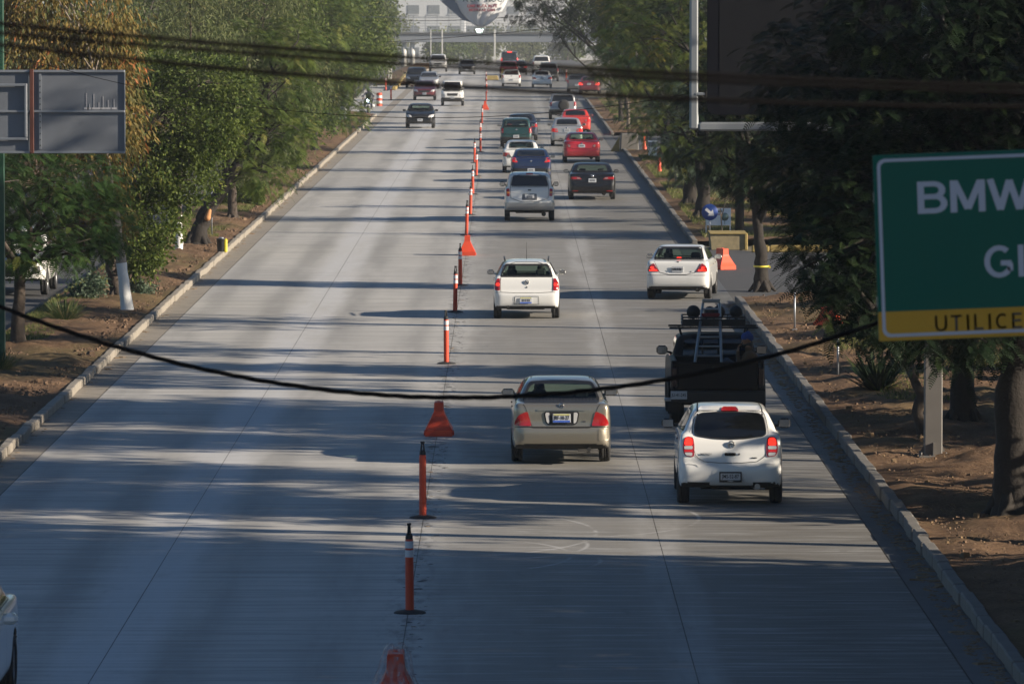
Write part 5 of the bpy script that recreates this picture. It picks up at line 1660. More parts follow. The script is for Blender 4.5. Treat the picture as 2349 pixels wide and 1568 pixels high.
def barrier(loc, label, m, rz=0, s=1.0):
    t = thing('traffic_barrier', label, 'traffic barrier', loc, rz, None)
    # trapezium body with a foot, flared sides and a narrow neck
    secs = [(0, .245, .40), (.115, .245, .40), (.13, .232, .385), (.20, .195, .34), (.38, .110, .25), (.43, .088, .235), (.585, .082, .23), (.60, .072, .22)]
    vs = []; fs = []
    for z, hx, hy in secs:
        for (sx, sy) in ((-1, -1), (-.5, -1.0), (.5, -1.0), (1, -1), (1, -.5), (1, .5), (1, 1), (.5, 1.0), (-.5, 1.0), (-1, 1), (-1, .5), (-1, -.5)):
            vs.append((sx * hx, sy * hy, z))
    n = 12
    for i in range(len(secs) - 1):
        for k in range(n): fs.append((i * n + k, i * n + (k + 1) % n, (i + 1) * n + (k + 1) % n, (i + 1) * n + k))
    fs.append(tuple((len(secs) - 1) * n + k for k in range(n)))
    me = MB().add(vs, fs)
    me.build('body', m, t)
    MB().lathe([(.03, .60), (.03, .615), (.001, .615)], 12).build('filler_cap', m, t)
    lug = MB().box((0, 0, 0), (.03, .09, .06), bev=.008).mesh('foot_lug', m)
    for k in range(3):
        for sx in (-1, 1): link('foot_lug', lug, t, (sx * .255, -.22 + k * .22, .04))
    t.scale = (s, s, s)
    return t
b0 = barrier(at(1007, 997), 'red plastic barrier with narrow neck in the shade between two orange posts', M['orange'])
b1 = copy_tree(b0); b1.location = at(1072, 585); b1['label'] = 'small red plastic barrier just beyond the last near post, sunlit road around it'
b2 = copy_tree(b0); b2.location = at(1113, 252); b2['label'] = 'dark red plastic barrier far away in the line of posts'
b3 = copy_tree(b0); b3.location = at(908, 1632); b3['label'] = 'red barrier wrapped in torn clear plastic, cut off by the bottom edge'; b3.scale = (1.12, 1.12, 1.12)
b4 = barrier(at(1657, 617), 'bright orange red barrier at the exit beside the white coupe', M['orange_clean'], R(24), 1.0)
b5 = copy_tree(b4); b5.location = Vector((7.55, 138.2, .12)); b5.scale = (.8, .8, .8); b5['label'] = 'orange red barrier half hidden in the dark foliage on the right verge'; b5.rotation_euler = (0, 0, R(60))
# torn stretch film round the nearest barrier
def film():
    from mathutils import noise as mn
    m = bpy.data.materials.new('stretch_film'); m.use_nodes = True
    n = m.node_tree.nodes; L = m.node_tree.links; b = n['Principled BSDF']
    b.inputs['Base Color'].default_value = (.55, .5, .5, 1); b.inputs['Roughness'].default_value = .3
    b.inputs['Alpha'].default_value = .22
    tc = n.new('ShaderNodeTexCoord'); mp = n.new('ShaderNodeMapping'); mp.inputs['Scale'].default_value = (9, 9, 3); tx = n.new('ShaderNodeTexNoise'); tx.inputs['Scale'].default_value = 2.2; tx.inputs['Detail'].default_value = 4
    L.new(tc.outputs['Object'], mp.inputs[0]); L.new(mp.outputs[0], tx.inputs['Vector'])
    r = n.new('ShaderNodeMapRange'); r.inputs['From Min'].default_value = .42; r.inputs['From Max'].default_value = .7; r.inputs['To Min'].default_value = .04; r.inputs['To Max'].default_value = .5
    L.new(tx.outputs['Fac'], r.inputs['Value']); L.new(r.outputs[0], b.inputs['Alpha'])
    mb = MB(); n_ = 40
    lv = [(0.02, .32, .46), (.15, .33, .44), (.3, .26, .38), (.45, .20, .32), (.58, .17, .28), (.68, .14, .24), (.75, .09, .16)]
    for i, (z, hx, hy) in enumerate(lv):
        for k in range(n_):
            a = 2 * math.pi * k / n_
            d = 1 + .16 * mn.noise(Vector((math.cos(a) * 2.4, math.sin(a) * 2.4, z * 4)))
            sx = math.copysign(abs(math.cos(a)) ** .6, math.cos(a)); sy = math.copysign(abs(math.sin(a)) ** .6, math.sin(a))
            mb.v.append((sx * hx * d, sy * hy * d, z + .03 * mn.noise(Vector((a * 2, z * 3, 7)))))
    for i in range(len(lv) - 1):
        for k in range(n_):
            mb.f.append((i * n_ + k, i * n_ + (k + 1) % n_, (i + 1) * n_ + (k + 1) % n_, (i + 1) * n_ + k)); mb.m.append(0); mb.s.append(True)
    o = mb.build('plastic_film', m, None, b3.location)
    tag(o, 'torn transparent plastic film wrapped round the red barrier at the bottom edge', 'plastic film')
film()

# ------------------------------------------------------------------ big green sign
def flat_sign(loc):
    M['sign_green'] = mat('sign_green', (.002, .105, .078), .6, spec=.15, noise=.06, nscale=.8)
    M['sign_yellow'] = mat('sign_yellow', (.50, .27, .005), .5)
    M['sign_white'] = mat('sign_white', (.42, .46, .56), .45)
    t = thing('road_sign', 'big green direction sign with white letters and a yellow strip along its foot', 'road sign', loc, R(0))
    t.rotation_euler = (0, R(-2.2), R(0))
    W_, H_, r_ = 3.4, 1.425, .07
    t.scale = (.8, .8, .8)
    def rr(w, h, x0, z0, r):
        P = []
        for cx, cz, a0 in ((x0 + w - r, z0 + h - r, 0), (x0 + r, z0 + h - r, 90), (x0 + r, z0 + r, 180), (x0 + w - r, z0 + r, 270)):
            for k in range(6): P.append((cx + r * math.cos(R(a0 + k * 18)), cz + r * math.sin(R(a0 + k * 18))))
        return P
    mb = MB(); mb.prism(rr(W_, H_, 0, 0, .01), .0, .03); mb.build('panel', M['sign_green'], t)
    mb = MB(); mb.prism([(0.001, .002), (W_ - .001, .002), (W_ - .001, .225), (0.001, .225)], -.003, .004); mb.build('yellow_strip', M['sign_yellow'], t)
    # white border line
    o_ = rr(W_ - .06, H_ - .06, .03, .03, .06); i_ = rr(W_ - .11, H_ - .11, .055, .055, .045)
    mb = MB(); n = len(o_)
    mb.add([(x, -.0045, z) for x, z in o_] + [(x, -.0045, z) for x, z in i_], [(k, (k + 1) % n, n + (k + 1) % n, n + k) for k in range(n)])
    mb.build('border', M['sign_white'], t)
    arc = lambda cx, cy, rx, ry, a0, a1, n=9: [(cx + rx * math.cos(R(a0 + (a1 - a0) * i / n)), cy + ry * math.sin(R(a0 + (a1 - a0) * i / n))) for i in range(n + 1)]
    GL = {'B': (.72, [[(.1, 0), (.1, 1)], [(.1, .92), (.42, .92)] + arc(.42, .72, .20, .20, 90, -90, 7) + [(.1, .52)], [(.1, .52), (.44, .52)] + arc(.44, .30, .22, .22, 90, -90, 7) + [(.1, .08)]]),
          'M': (.86, [[(.09, 0), (.09, 1)], [(.12, .98), (.43, .10)], [(.43, .10), (.74, .98)], [(.77, 1), (.77, 0)]]),
          'W': (1.0, [[(.04, 1), (.27, .03)], [(.27, .03), (.50, .95)], [(.50, .95), (.73, .03)], [(.73, .03), (.96, 1)]]),
          'G': (.80, [arc(.42, .5, .34, .43, 48, 330, 14) + [(.72, .20), (.72, .45)], [(.76, .45), (.46, .45)]]),
          'I': (.28, [[(.14, 0), (.14, 1)]]),
          'U': (.74, [[(.09, 1), (.09, .35)] + arc(.37, .35, .28, .28, 180, 360, 8) + [(.65, 1)]]),
          'T': (.66, [[(.0, .92), (.64, .92)], [(.32, .9), (.32, 0)]]),
          'L': (.60, [[(.1, 1), (.1, .0)], [(.1, .08), (.56, .08)]]),
          'C': (.74, [arc(.40, .5, .31, .42, 50, 310, 14)]),
          'E': (.66, [[(.1, 1), (.1, 0)], [(.1, .92), (.58, .92)], [(.1, .51), (.54, .51)], [(.1, .08), (.60, .08)]])}
    def wr(s_, size, x, z, m, wd, gap=.12, sx=1.3):
        for ch in s_:
            adv, st = GL[ch]
            mb = MB(); lay = 0
            for ln in st:
                L_, R_ = [], []
                for i, p in enumerate(ln):
                    a = Vector(ln[max(i - 1, 0)]); b = Vector(ln[min(i + 1, len(ln) - 1)])
                    d = (b - a).normalized(); nn = Vector((-d.y, d.x)) * wd / 2
                    L_.append((p[0] + nn.x, p[1] + nn.y)); R_.append((p[0] - nn.x, p[1] - nn.y))
                yy = -.0030 - lay * .0004; lay += 1
                vs = [(x + q[0] * size * sx, yy, z + q[1] * size) for q in L_ + R_]; n_ = len(L_)
                mb.add(vs, [(i, n_ + i, n_ + i + 1, i + 1) for i in range(n_ - 1)])
            mb.build('letter', m, t)
            x += (adv * sx + gap) * size
    wr('BMW', .245, .325, .965, M['sign_white'], .16, .10)
    wr('GI', .245, .825, .455, M['sign_white'], .16, .10, 1.12)
    wr('UTILICE', .122, .43, .060, M['ink'], .15, .20, 1.10)
    mb = MB()
    for z in (.3, 1.1): mb.box((W_ / 2, .07, z), (W_, .05, .08))
    mb.build('back_rail', M['galv'], t)
    mb = MB(); mb.tube([(W_ - .3, .25, -7.2), (W_ - .3, .25, 1.6)], .13, 14); mb.tube([(.4, .16, 1.1), (W_ - .3, .25, 1.1)], .06, 8); mb.tube([(.4, .16, .3), (W_ - .3, .25, .3)], .06, 8)
    mb.build('mast', M['galv'], t)
    return t
Ds = 36.0; s_ = 13500 / Ds
flat_sign(((2018 - 1165) / s_, Ds, 7.9 - (783 + 10) / s_))

# ------------------------------------------------------------------ panel seen from behind, on the left
Dp = 120.0; s_ = 13500 / Dp
xr = (287 - 1165) / s_; zb = 7.9 - (350 + 10) / s_; hh = (350 - 160) / s_
t = thing('road_sign', 'back of a grey metal sign panel with rusty upright, high on the left', 'road sign', (xr, Dp, zb))
M['zinc'] = mat('zinc_sheet', (.155, .17, .195), .55, .35, noise=.35, nscale=1.2)
M['zinc_edge'] = mat('zinc_profile', (.27, .29, .32), .45, .6, noise=.15, nscale=6)
Wp = 3.9
xj = (74 - 287) / s_
for (a, b) in ((xj + .02, 0), (-Wp, xj - .02)):
    MB().box(((a + b) / 2, .01, hh / 2), (b - a if b > a else a - b, .012, hh)).build('sheet', M['zinc'], t)
for z in (.012, hh * .50, hh - .03):
    MB().box((-Wp / 2, -.025, z), (Wp - .004, .05, .05), bev=.008).build('stiffener', M['zinc_edge'], t)
MB().box((-.0, -.01, hh / 2), (.02, .05, hh - .004)).build('edge_profile', M['zinc_edge'], t)
mb = MB(); mb.box((xj + .17, -.012, hh / 2), (.05, .03, hh - .16))
for k in range(12): mb.box((xj + .17, -.03, .15 + k * .12), (.016, .012, .03), 1)
mb.build('slotted_rail', [M['zinc_edge'], M['seam']], t)
MB().box((xj, -.055, hh / 2), (.085, .06, hh + .02), bev=.01).build('rusty_upright', M['rust'], t)
mb = MB()
x0 = (0 - 287) / s_ - .9; x1 = (64 - 287) / s_
for z in (hh * .17, hh * .82): mb.box(((x0 + x1) / 2, -.07, z), (x1 - x0, .05, .055), bev=.008)
mb.box((x1 - .03, -.072, hh * .5), (.055, .05, hh * .62), bev=.008)
mb.build('inner_frame', M['zinc_edge'], t)
mb = MB(); mb.box((-3.0, .28, hh * .5), (2.6, .12, .14)); mb.tube([(-2.44, .45, hh * .5), (-2.44, .1, hh * .5)], .05, 8)
mb.build('arm', mat('green_steel', (.02, .09, .05), .5), t)
# bird droppings running down from the middle rail
mb = MB()
for k, (u, l) in enumerate(((-.40, .32), (-.36, .10), (-.31, .30), (-.25, .14), (-.20, .26), (-.14, .18), (-.07, .2))):
    x = u * 3.9 * .44 - .1
    mb.box((x, -.0005, hh * .53 + l / 2), (.016, .006, l)); mb.box((x, -.0006, hh * .535), (.10, .006, .04))
mb.build('dropping_streak', mat('dropping_white', (.36, .36, .38), .8), t)

# green posts beside the left side road
M['green_steel'] = mat('green_post', (.012, .06, .034), .45, .2, noise=.15, nscale=5)
def square_post(loc, h, wd, label):
    t = thing('steel_post', label, 'post', loc)
    MB().box((0, 0, h / 2), (wd, wd, h), bev=.01).build('shaft', M['green_steel'], t)
    MB().box((0, 0, .02), (wd * 2, wd * 2, .04), bev=.01).build('foot_plate', M['green_steel'], t)
    return t
q = at(8, 868); square_post((q.x - .06, q.y, .1), 8.6, .20, 'wide dark green steel post at the left edge of the photo')
q = at(297, 640); square_post((-13.6, 210, 0), 11, .16, 'thin green post rising above the orange leaved tree')

# ------------------------------------------------------------------ display board on a mast, right
s_ = 13500 / 99.7
M['mast_grey'] = mat('mast_grey', (.17, .16, .15), .5, .3, noise=.15, nscale=3)
M['frame_grey'] = mat('frame_grey', (.26, .28, .30), .45, .4, noise=.12, nscale=2)
M['board_black'] = mat('board_black', (.007, .008, .012), .9, spec=.08)
q = at(2140, 1062)
t = thing('display_board', 'tall dark display board in a grey tube frame on a square steel mast', 'display board', (q.x, q.y, .1))
mb = MB(); mb.box((0, 0, 4.9), (.30, .26, 9.8), bev=.015); mb.build('mast', M['mast_grey'], t)
mb = MB(); mb.box((0, 0, .02), (.50, .46, .05), bev=.01)
for sx in (-1, 1):
    mb.prism([(sx * .15, .04), (sx * .24, .04), (sx * .15, .22)], -.012, .012)
    for sy in (-1, 1): mb.tube([(sx * .21, sy * .19, .04), (sx * .21, sy * .19, .10)], .016, 6)
mb.prism([(-.012, .04), (.012, .04), (.012, .26), (-.012, .26)], -.20, -.13)
mb.build('base_plate', M['mast_grey'], t)
xl = (1589 - 1165) / s_ - q.x; xr_ = xl + 3.9; zb = 7.9 - (288 + 10) / s_ - .1
mb = MB(); mb.box((xl, -.3, zb + 1.75), (.15, .15, 3.6), bev=.03); mb.box((xr_, -.3, zb + 1.75), (.15, .15, 3.6), bev=.03)
mb.box(((xl + xr_) / 2, -.3, zb), (3.75, .148, .15), bev=.03); mb.box(((xl + xr_) / 2, -.3, zb + 3.5), (3.75, .148, .15), bev=.03)
for z in (2.98, 3.40, .85): mb.box((xl + .10, -.3, zb + z - .3), (.17, .17, .05), bev=.01)
mb.build('tube_frame', M['frame_grey'], t)
def rrect(w, h, x0, z0, r):
    P = []
    for cx, cz, a0 in ((x0 + w - r, z0 + h - r, 0), (x0 + r, z0 + h - r, 90), (x0 + r, z0 + r, 180), (x0 + w - r, z0 + r, 270)):
        for k in range(6): P.append((cx + r * math.cos(R(a0 + k * 18)), cz + r * math.sin(R(a0 + k * 18))))
    return P
mb = MB(); mb.prism(rrect(3.42, 3.1, xl + .22, zb + .20, .14), -.40, -.18); mb.build('housing', M['board_black'], t)
mb = MB(); mb.prism(rrect(3.0, 2.5, xl + .42, zb + .33, .05), -.405, -.38); mb.build('screen', mat('screen_off', (.010, .011, .014), .8, spec=.1), t)
mb = MB(); mb.box(((xl + xr_) / 2 + .4, -.15, zb + 2.2), (3.0, .14, .16)); mb.box(((xl + xr_) / 2 + .4, -.15, zb + 1.0), (3.0, .14, .16)); mb.build('cross_arm', M['mast_grey'], t)

# ------------------------------------------------------------------ small signs on the right verge
q = at(1628, 552); qs = 13500 / q.y
t = thing('road_sign', 'round blue sign with a white arrow pointing down to the right', 'road sign', (q.x, q.y, .1))
MB().tube([(0, .02, 0), (0, .02, .75)], .025, 8).build('pole', M['galv'], t)
M['sign_blue'] = mat('sign_blue', (.012, .05, .24), .45)
zc = .82
MB().lathe([(.001, -.012), (.255, -.012), (.265, 0), (.255, .012), (.001, .012)], 32, axis='Y', c=(0, 0, zc)).build('disc', M['sign_blue'], t)
ar = [(-.17, .045), (-.17, -.045), (.02, -.045), (.02, -.13), (.19, 0), (.02, .13), (.02, .045)]
an = R(-40)
ar = [(x * math.cos(an) - z * math.sin(an), x * math.sin(an) + z * math.cos(an) + zc) for x, z in ar]
MB().prism([(x, z) for x, z in ar], -.018, -.013).build('arrow', M['reflect'], t)
q = at(1675, 548)
t = thing('advert_board', 'white board lettered NISSAN with a small tree picture, behind the blue arrow sign', 'sign', (q.x, q.y, .1))
M['board_white'] = mat('board_white', (.74, .78, .80), .6, noise=.08, nscale=4)
for dx in (0, -.78): MB().box((dx, .02, .42), (.04, .04, .95)).build('leg', M['reflect'], t)
MB().box((-.38, 0, .62), (.80, .02, .56), bev=.005).build('board', M['board_white'], t)
me = text_mesh('NISSAN', .12, M['ink'], .001, .003); link('lettering', me, t, (-.47, -.013, .80), (math.pi / 2, 0, 0))
mb = MB(); mb.box((-.42, -.0125, .70), (.32, .003, .025)); mb.build('red_line', M['red_dim'] if False else mat('sign_red', (.4, .05, .05), .6), t)
mb = MB(); mb.lathe([(.001, -.003), (.13, -.002), (.001, .001)], 14, axis='Y', c=(-.18, -.011, .62)); mb.box((-.18, -.0135, .45), (.02, .003, .14)); mb.build('tree_picture', mat('print_green', (.22, .30, .26), .7), t)
q = at(1497, 374)
t = thing('notice_board', 'small white notice board on the grass far along the right kerb', 'sign', (q.x, q.y, .1))
for dx in (-.12, .12): MB().box((dx, .02, .3), (.03, .03, .6)).build('leg', M['galv'], t)
MB().box((0, 0, .60), (.42, .02, .72), bev=.004).build('board', M['board_white'], t)
MB().box((0, -.012, .78), (.40, .004, .22)).build('printed_band', mat('print_grey', (.16, .17, .19), .7), t)
q = at(1440, 345)
cn = thing('traffic_cone', 'slim orange cone beside the concrete block at the second exit', 'cone', (q.x + .85, q.y, .02))
mb = MB(); mb.lathe([(.12, 0), (.08, .35), (.04, .72), (.001, .72)], 16); mb.build('cone', M['orange_clean'], cn)
mb = MB(); mb.box((0, 0, .02), (.36, .36, .04), bev=.01); mb.build('foot', M['rubber'], cn)
q = at(1513, 405)
cn2 = copy_tree(cn); cn2.location = (q.x, q.y, .1); cn2['label'] = 'slim orange marker standing in the sunny grass right of the kerb'
def thin_post(px, py, h, label, m=None, r=.022, name='metal_stake'):
    q = at(px, py)
    t = thing(name, label, 'stake', (q.x, q.y, .1))
    MB().tube([(0, 0, 0), (0, 0, h)], r, 8).build('shaft', m or M['galv'], t)
    MB().box((0, 0, .02), (r * 5, r * 5, .04), bev=.005).build('foot', m or M['galv'], t)
    return t
thin_post(1823, 768, .9, 'thin metal stake at the grass edge right of the black pickup')
thin_post(1922, 878, .9, 'thin dark stake in the shaded grass left of the spiky plant')
thin_post(1550, 446, .9, 'thin dark stake by the dark trunks on the right', M['black_plastic'])
thin_post(486, 553, 1.5, 'grey stake in the soil right of the sawn tree on the left')
q = at(1688, 545)
t = thing('utility_pole', 'dark round pole right of the white lettered board', 'pole', (q.x + .12, q.y, 0))
MB().tube([(0, 0, 0), (0, 0, 10)], [.15, .11], 12).build('shaft', mat('pole_dark', (.04, .033, .03), .85, noise=.4, nscale=3), t)
q = at(1655, 548)
t = thing('wooden_stick', 'pale leaning sticks in front of the lettered board', 'stick', (q.x, q.y - 1, .1))
MB().tube([(0, 0, 0), (-.08, 0, .95)], [.03, .02], 6).build('stick', mat('stick_wood', (.28, .22, .15), .9), t)
MB().tube([(-.05, 0, .6), (.3, 0, 1.9)], [.02, .012], 6).build('stick', bpy.data.materials['stick_wood'], t)

# bucket on the left verge, painted stump post and litter
q = at(508, 588)
t = thing('waste_bin', 'black and yellow bin standing on the soil near the left kerb', 'bin', (q.x, q.y, .13))
mb = MB(); mb.lathe([(.12, 0), (.15, .40), (.16, .42), (.145, .42), (.12, .05), (.001, .05)], 20); mb.build('drum', M['black_plastic'], t)
mb = MB(); mb.box((.13, -.02, .2), (.10, .2, .42), bev=.03); mb.build('yellow_side', mat('yellow_plastic', (.62, .52, .03), .5), t)
mb = MB(); mb.lathe([(.001, .46), (.07, .45), (.08, .42)], 14); mb.build('lid_knob', M['galv'], t)
q = at(895, 187)
t = thing('marker_board', 'tall narrow white board far away left of the oncoming cars', 'sign', (q.x, q.y, 0))
MB().box((0, 0, .65), (.32, .05, 1.3), bev=.01).build('board', mat('marker_white', (.6, .58, .52), .6), t)
q = at(870, 244)
t = thing('road_marker', 'red and white banded drum behind the motorcycle', 'drum', (q.x, q.y, 0))
for k in range(5): MB().lathe([(.21, .02 + k * .19), (.20, .20 + k * .19)], 18).build('band', M['orange'] if k % 2 == 0 else M['reflect'], t)
MB().lathe([(.20, .97), (.001, .98)], 18).build('top', M['orange'], t)
yk = bpy.data.objects.new('yellow_kerb_far', None); C.objects.link(yk); yk['kind'] = 'structure'
for i in range(14):
    q = at(900 + i * 2.2 + 6, 205 - i * 2.6)
    MB().box((q.x, q.y, zt(q.y) + .15), (.35, 9, .3), bev=.05).build('kerb_stone', M['kerb_y'], yk)
q = at(1128, 184)
t = thing('concrete_block', 'yellow painted block beside the far cluster of orange posts', 'concrete block', (q.x, q.y, zt(q.y)))
MB().box((0, 0, .22), (1.3, 1.2, .44), taper=.85, bev=.05).build('block', M['kerb_y'], t)
MB().box((1.0, 0, .55), (.22, .22, 1.1), bev=.04).build('stub_post', M['kerb_y'], t)

# ------------------------------------------------------------------ cables overhead
M['cable'] = mat('cable_black', (.006, .005, .005), .9, spec=.1)
def cable(name, label, pts, r, n=60, twist=0.0, drop=None):
    mb = MB(); P = []
    (x0, z0), (x1, z1), (x2, z2), D = pts
    co = np.polyfit([x0, x1, x2], [z0, z1, z2], 2)
    lo, hi = drop or (-13, 13)
    for i in range(n + 1):
        x = lo + (hi - lo) * i / n
        P.append((x, D, float(np.polyval(co, x))))
    if twist:
        for k in range(3):
            Q = []
            m_ = n * 10
            for i in range(m_ + 1):
                x = lo + (hi - lo) * i / m_; a = x * 12 + k * 2.094
                Q.append((x, D + math.cos(a) * twist, float(np.polyval(co, x)) + math.sin(a) * twist))
            mb.tube(Q, r * (1 if k else 1.2), 6)
    else: mb.tube(P, r, 8)
    o = mb.build(name, M['cable'])
    return tag(o, label, 'cable', None), co
def pz(px, py, D): 
    s_ = 13500 / D; return ((px - 1165) / s_, 7.9 - (py + 10) / s_)
cable('overhead_cable', 'thick twisted black cable sagging low across the whole road', (pz(0, 703, 40), pz(1050, 912, 40), pz(2000, 745, 40), 40), .0095, 80, twist=.0075, drop=(-9.6, 9.6))
UP = [(20, (0, 54), (1150, 146), (2349, 198), .008, 'upper of the three blurred cables near the top of the photo'),
      (20.4, (0, 76), (1150, 160), (2349, 212), .0075, 'middle one of the three blurred cables near the top of the photo'),
      (19.6, (0, 103), (1150, 205), (2349, 245), .008, 'lowest of the three blurred cables near the top of the photo')]
for D, a, b, c_, r, lab in UP:
    cable('overhead_cable', lab, (pz(*a, D), pz(*b, D), pz(*c_, D), D), r, 40, drop=(-9.6, 9.6))
cable('overhead_wire', 'thin sharp wire hanging in a shallow curve above the oncoming black sedan', (pz(380, 212, 112), pz(1060, 269, 112), pz(1640, 203, 112), 112), .006, 60, drop=(-11, 8))
cable('overhead_wire', 'thin far wire crossing below the banner', (pz(880, 48, 420), pz(1100, 44, 420), pz(1300, 28, 420), 420), .02, 30, drop=(-12, 10))
cable('overhead_wire', 'thin far wire crossing just over the footbridge deck', (pz(880, 97, 400), pz(1060, 84, 400), pz(1300, 60, 400), 400), .02, 30, drop=(-12, 10))
# a few unseen wires above the frame, added to stripe the road with shadow
for i, (D, z, sag) in enumerate(((81.0, 10.2, .3), (84.5, 10.6, .3), (90.5, 10.0, .3), (105.0, 10.4, .3), (113.0, 10.2, .4), (114.2, 10.9, .4))):
    cable('overhead_wire', ['added shadow wire high above the near shaded road', 'added shadow wire above the near barrier', 'added shadow wire above the beige sedan', 'added shadow wire above the black pickup', 'added shadow wire above the bare sunny stretch', 'second added shadow wire above the bare sunny stretch'][i],
          ((-14, z), (0, z - sag), (30, z), D), .018, 30, drop=(-14, 32))
for x_, D, lab in ((-9.7, 20, 'left utility pole under the camera carrying the blurred cables'), (9.7, 20, 'right utility pole under the camera carrying the blurred cables'), (-9.7, 40, 'left utility pole carrying the thick sagging cable'), (9.7, 40, 'right utility pole carrying the thick sagging cable')):
    t = thing('utility_pole', lab, 'pole', (x_, D, 0)); MB().tube([(0, 0, 0), (0, 0, 11.5)], [.16, .11], 12).build('shaft', M['kerb_r'], t)

# ------------------------------------------------------------------ banner, footbridge and what stands behind
def banner():
    from mathutils import noise as mn
    D = 400.0; s_ = 13500 / D
    t = thing('banner', 'pale vinyl banner with lettering, its lower corners gathered into a point above the road', 'banner', ((1090 - 1165) / s_, D, 0))
    bm = mat('banner_vinyl', (.62, .63, .65), .6, noise=.12, nscale=1.2)
    def px(x, y): return ((x - 1090) / s_, 7.9 - (y + 10) / s_)
    # outline rows from bottom to top (left x, right x, y)
    rows = [(1098, 1110, 62), (1085, 1124, 55), (1070, 1138, 42), (1058, 1150, 28), (1048, 1160, 12), (1040, 1168, -8), (1036, 1174, -40), (1036, 1176, -80)]
    mb = MB(); n = 16
    for (a, b, y) in rows:
        for i in range(n + 1):
            u = i / n; x = a + (b - a) * u
            X, Z = px(x, y)
            d = -.55 * math.sin(u * math.pi) * min(1, (62 - y) / 60 + .2) + .10 * math.sin(u * 20 + y * .1)
            mb.v.append((X, d, Z))
    for j in range(len(rows) - 1):
        for i in range(n):
            q = j * (n + 1) + i; mb.f.append((q, q + 1, q + n + 2, q + n + 1)); mb.m.append(0); mb.s.append(True)
    o = mb.build('sheet', bm, t)
    so = o.modifiers.new('thickness', 'SOLIDIFY'); so.thickness = .03
    mb = MB()
    tri = [px(992, -60), px(1046, -60), px(1052, 18), px(1092, 56), px(1060, 45), px(1010, 2)]
    mb.prism(tri, .05, .09); mb.build('folded_flap', mat('banner_back', (.16, .19, .24), .7, noise=.3, nscale=1), t)
    mb = MB(); A, B = px(1104, 58), px(1104, 84)
    mb.tube([(A[0], 0, A[1]), (B[0], 0, B[1])], .04, 6); mb.build('tie', M['galv'], t)
    ink = mat('banner_ink', (.04, .07, .09), .7); red = mat('banner_red', (.25, .04, .06), .7)
    for (s_t, size, x, y, m_) in (('A EN PROC', .52, 1107, -1, ink), ('OME RUTA ALTE', .27, 1106, 14.5, red), ('MODULAR COM', .24, 1106, 23.5, red)):
        X, Z = px(x, y)
        me = text_mesh(s_t, size, m_, .001, .012); link('lettering', me, t, (X, -.62, Z), (math.pi / 2, 0, 0))
    # upper rope out of the frame
    mb = MB(); mb.tube([(-12.4, 0, px(0, -78)[1] + .2), (12.4, 0, px(0, -78)[1] + .2)], .02, 6); mb.build('rope', M['cable'], t)
    for x_, lb in ((-12.6, 'left pole holding the banner rope'), (10.5, 'right pole holding the banner rope')):
        tp = thing('utility_pole', lb, 'pole', (x_, D, 0)); MB().tube([(0, 0, 0), (0, 0, 11.2)], [.15, .1], 10).build('shaft', M['kerb_r'], tp)
    # small glowing white trapezoid hung under the banner
    X, Z = px(1100, 70)
    tl = thing('glowing_fixture', 'bright white glowing trapezoid just under the tip of the banner', 'lamp', ((1090 - 1165) / s_ + X, D + 1, 0))
    mb = MB(); mb.prism([(-.16, Z - .17), (.16, Z - .17), (.28, Z + .10), (-.28, Z + .10)], -.14, .14); mb.build('glowing_body', mat('white_glow', (.9, .9, .9), .3, emis=(.8, 1, .85), estr=1.6), tl)
    mb = MB(); mb.box((0, 0, Z + .14), (.6, .32, .06), bev=.02); mb.tube([(0, 0, Z + .16), (0, 0, Z + .9)], .03, 6); mb.tube([(-8, 0, Z + .9), (7, 0, Z + .9)], .02, 6); mb.build('hanger', M['galv'], tl)
banner()
def bridge():
    D = 1000.0; z0 = zt(D); s_ = 13.5
    t = thing('footbridge', 'grey concrete footbridge with mesh railing spanning the far end of the road', 'footbridge', (0, D, 0))
    conc = mat('bridge_concrete', (.15, .17, .20), .8, noise=.15, nscale=.3)
    zb = 7.9 - (97 + 10) / s_
    dk = zb + 1.55
    MB().box((0, 0, zb + .68), (44, 2.6, 1.36), bev=.05).build('girder', conc, t)
    MB().box((0, 0, dk - .02), (44, 3.2, .30), bev=.02).build('deck', mat('bridge_dark', (.05, .055, .06), .8), t)
    for sy in (-1, 1):
        mb = MB()
        for z in np.arange(.3, 3.0, .45): mb.box((0, sy * 1.5, dk + z), (44, .06, .07))
        mb.build('railing', M['galv'], t)
        mb = MB()
        for i in range(23): mb.box((-22 + i * 2, sy * 1.5, dk + 1.55), (.09, .08, 2.9))
        mb.build('railing_post', M['galv'], t)
    for x in (-17.6, -16.2, 17.0, 18.4):
        MB().tube([(x, 0, z0), (x, 0, zb)], .42, 12).build('column', mat('column_pale', (.55, .55, .53), .7), t)
    for x_, lab in ((1.9, 'white lamp on the parapet of the footbridge'),):
        pass
    # white gantry post and signal posts by the bridge
    for x_, w_, lab in ((-2.2, .28, 'pale square post under the middle of the footbridge'), (-20.2, .16, 'thin pale pole left of the footbridge columns'), (-12.9, .16, 'thin pale pole among the trees under the footbridge'), (-11.0, .22, 'pale pole right of the first thin pole under the footbridge')):
        tp = thing('post', lab, 'post', (x_, D - 14, zt(D - 14)))
        MB().box((0, 0, 3.6), (w_, w_, 7.2), bev=.02).build('shaft', mat('post_pale', (.5, .5, .48), .6), tp)
bridge()
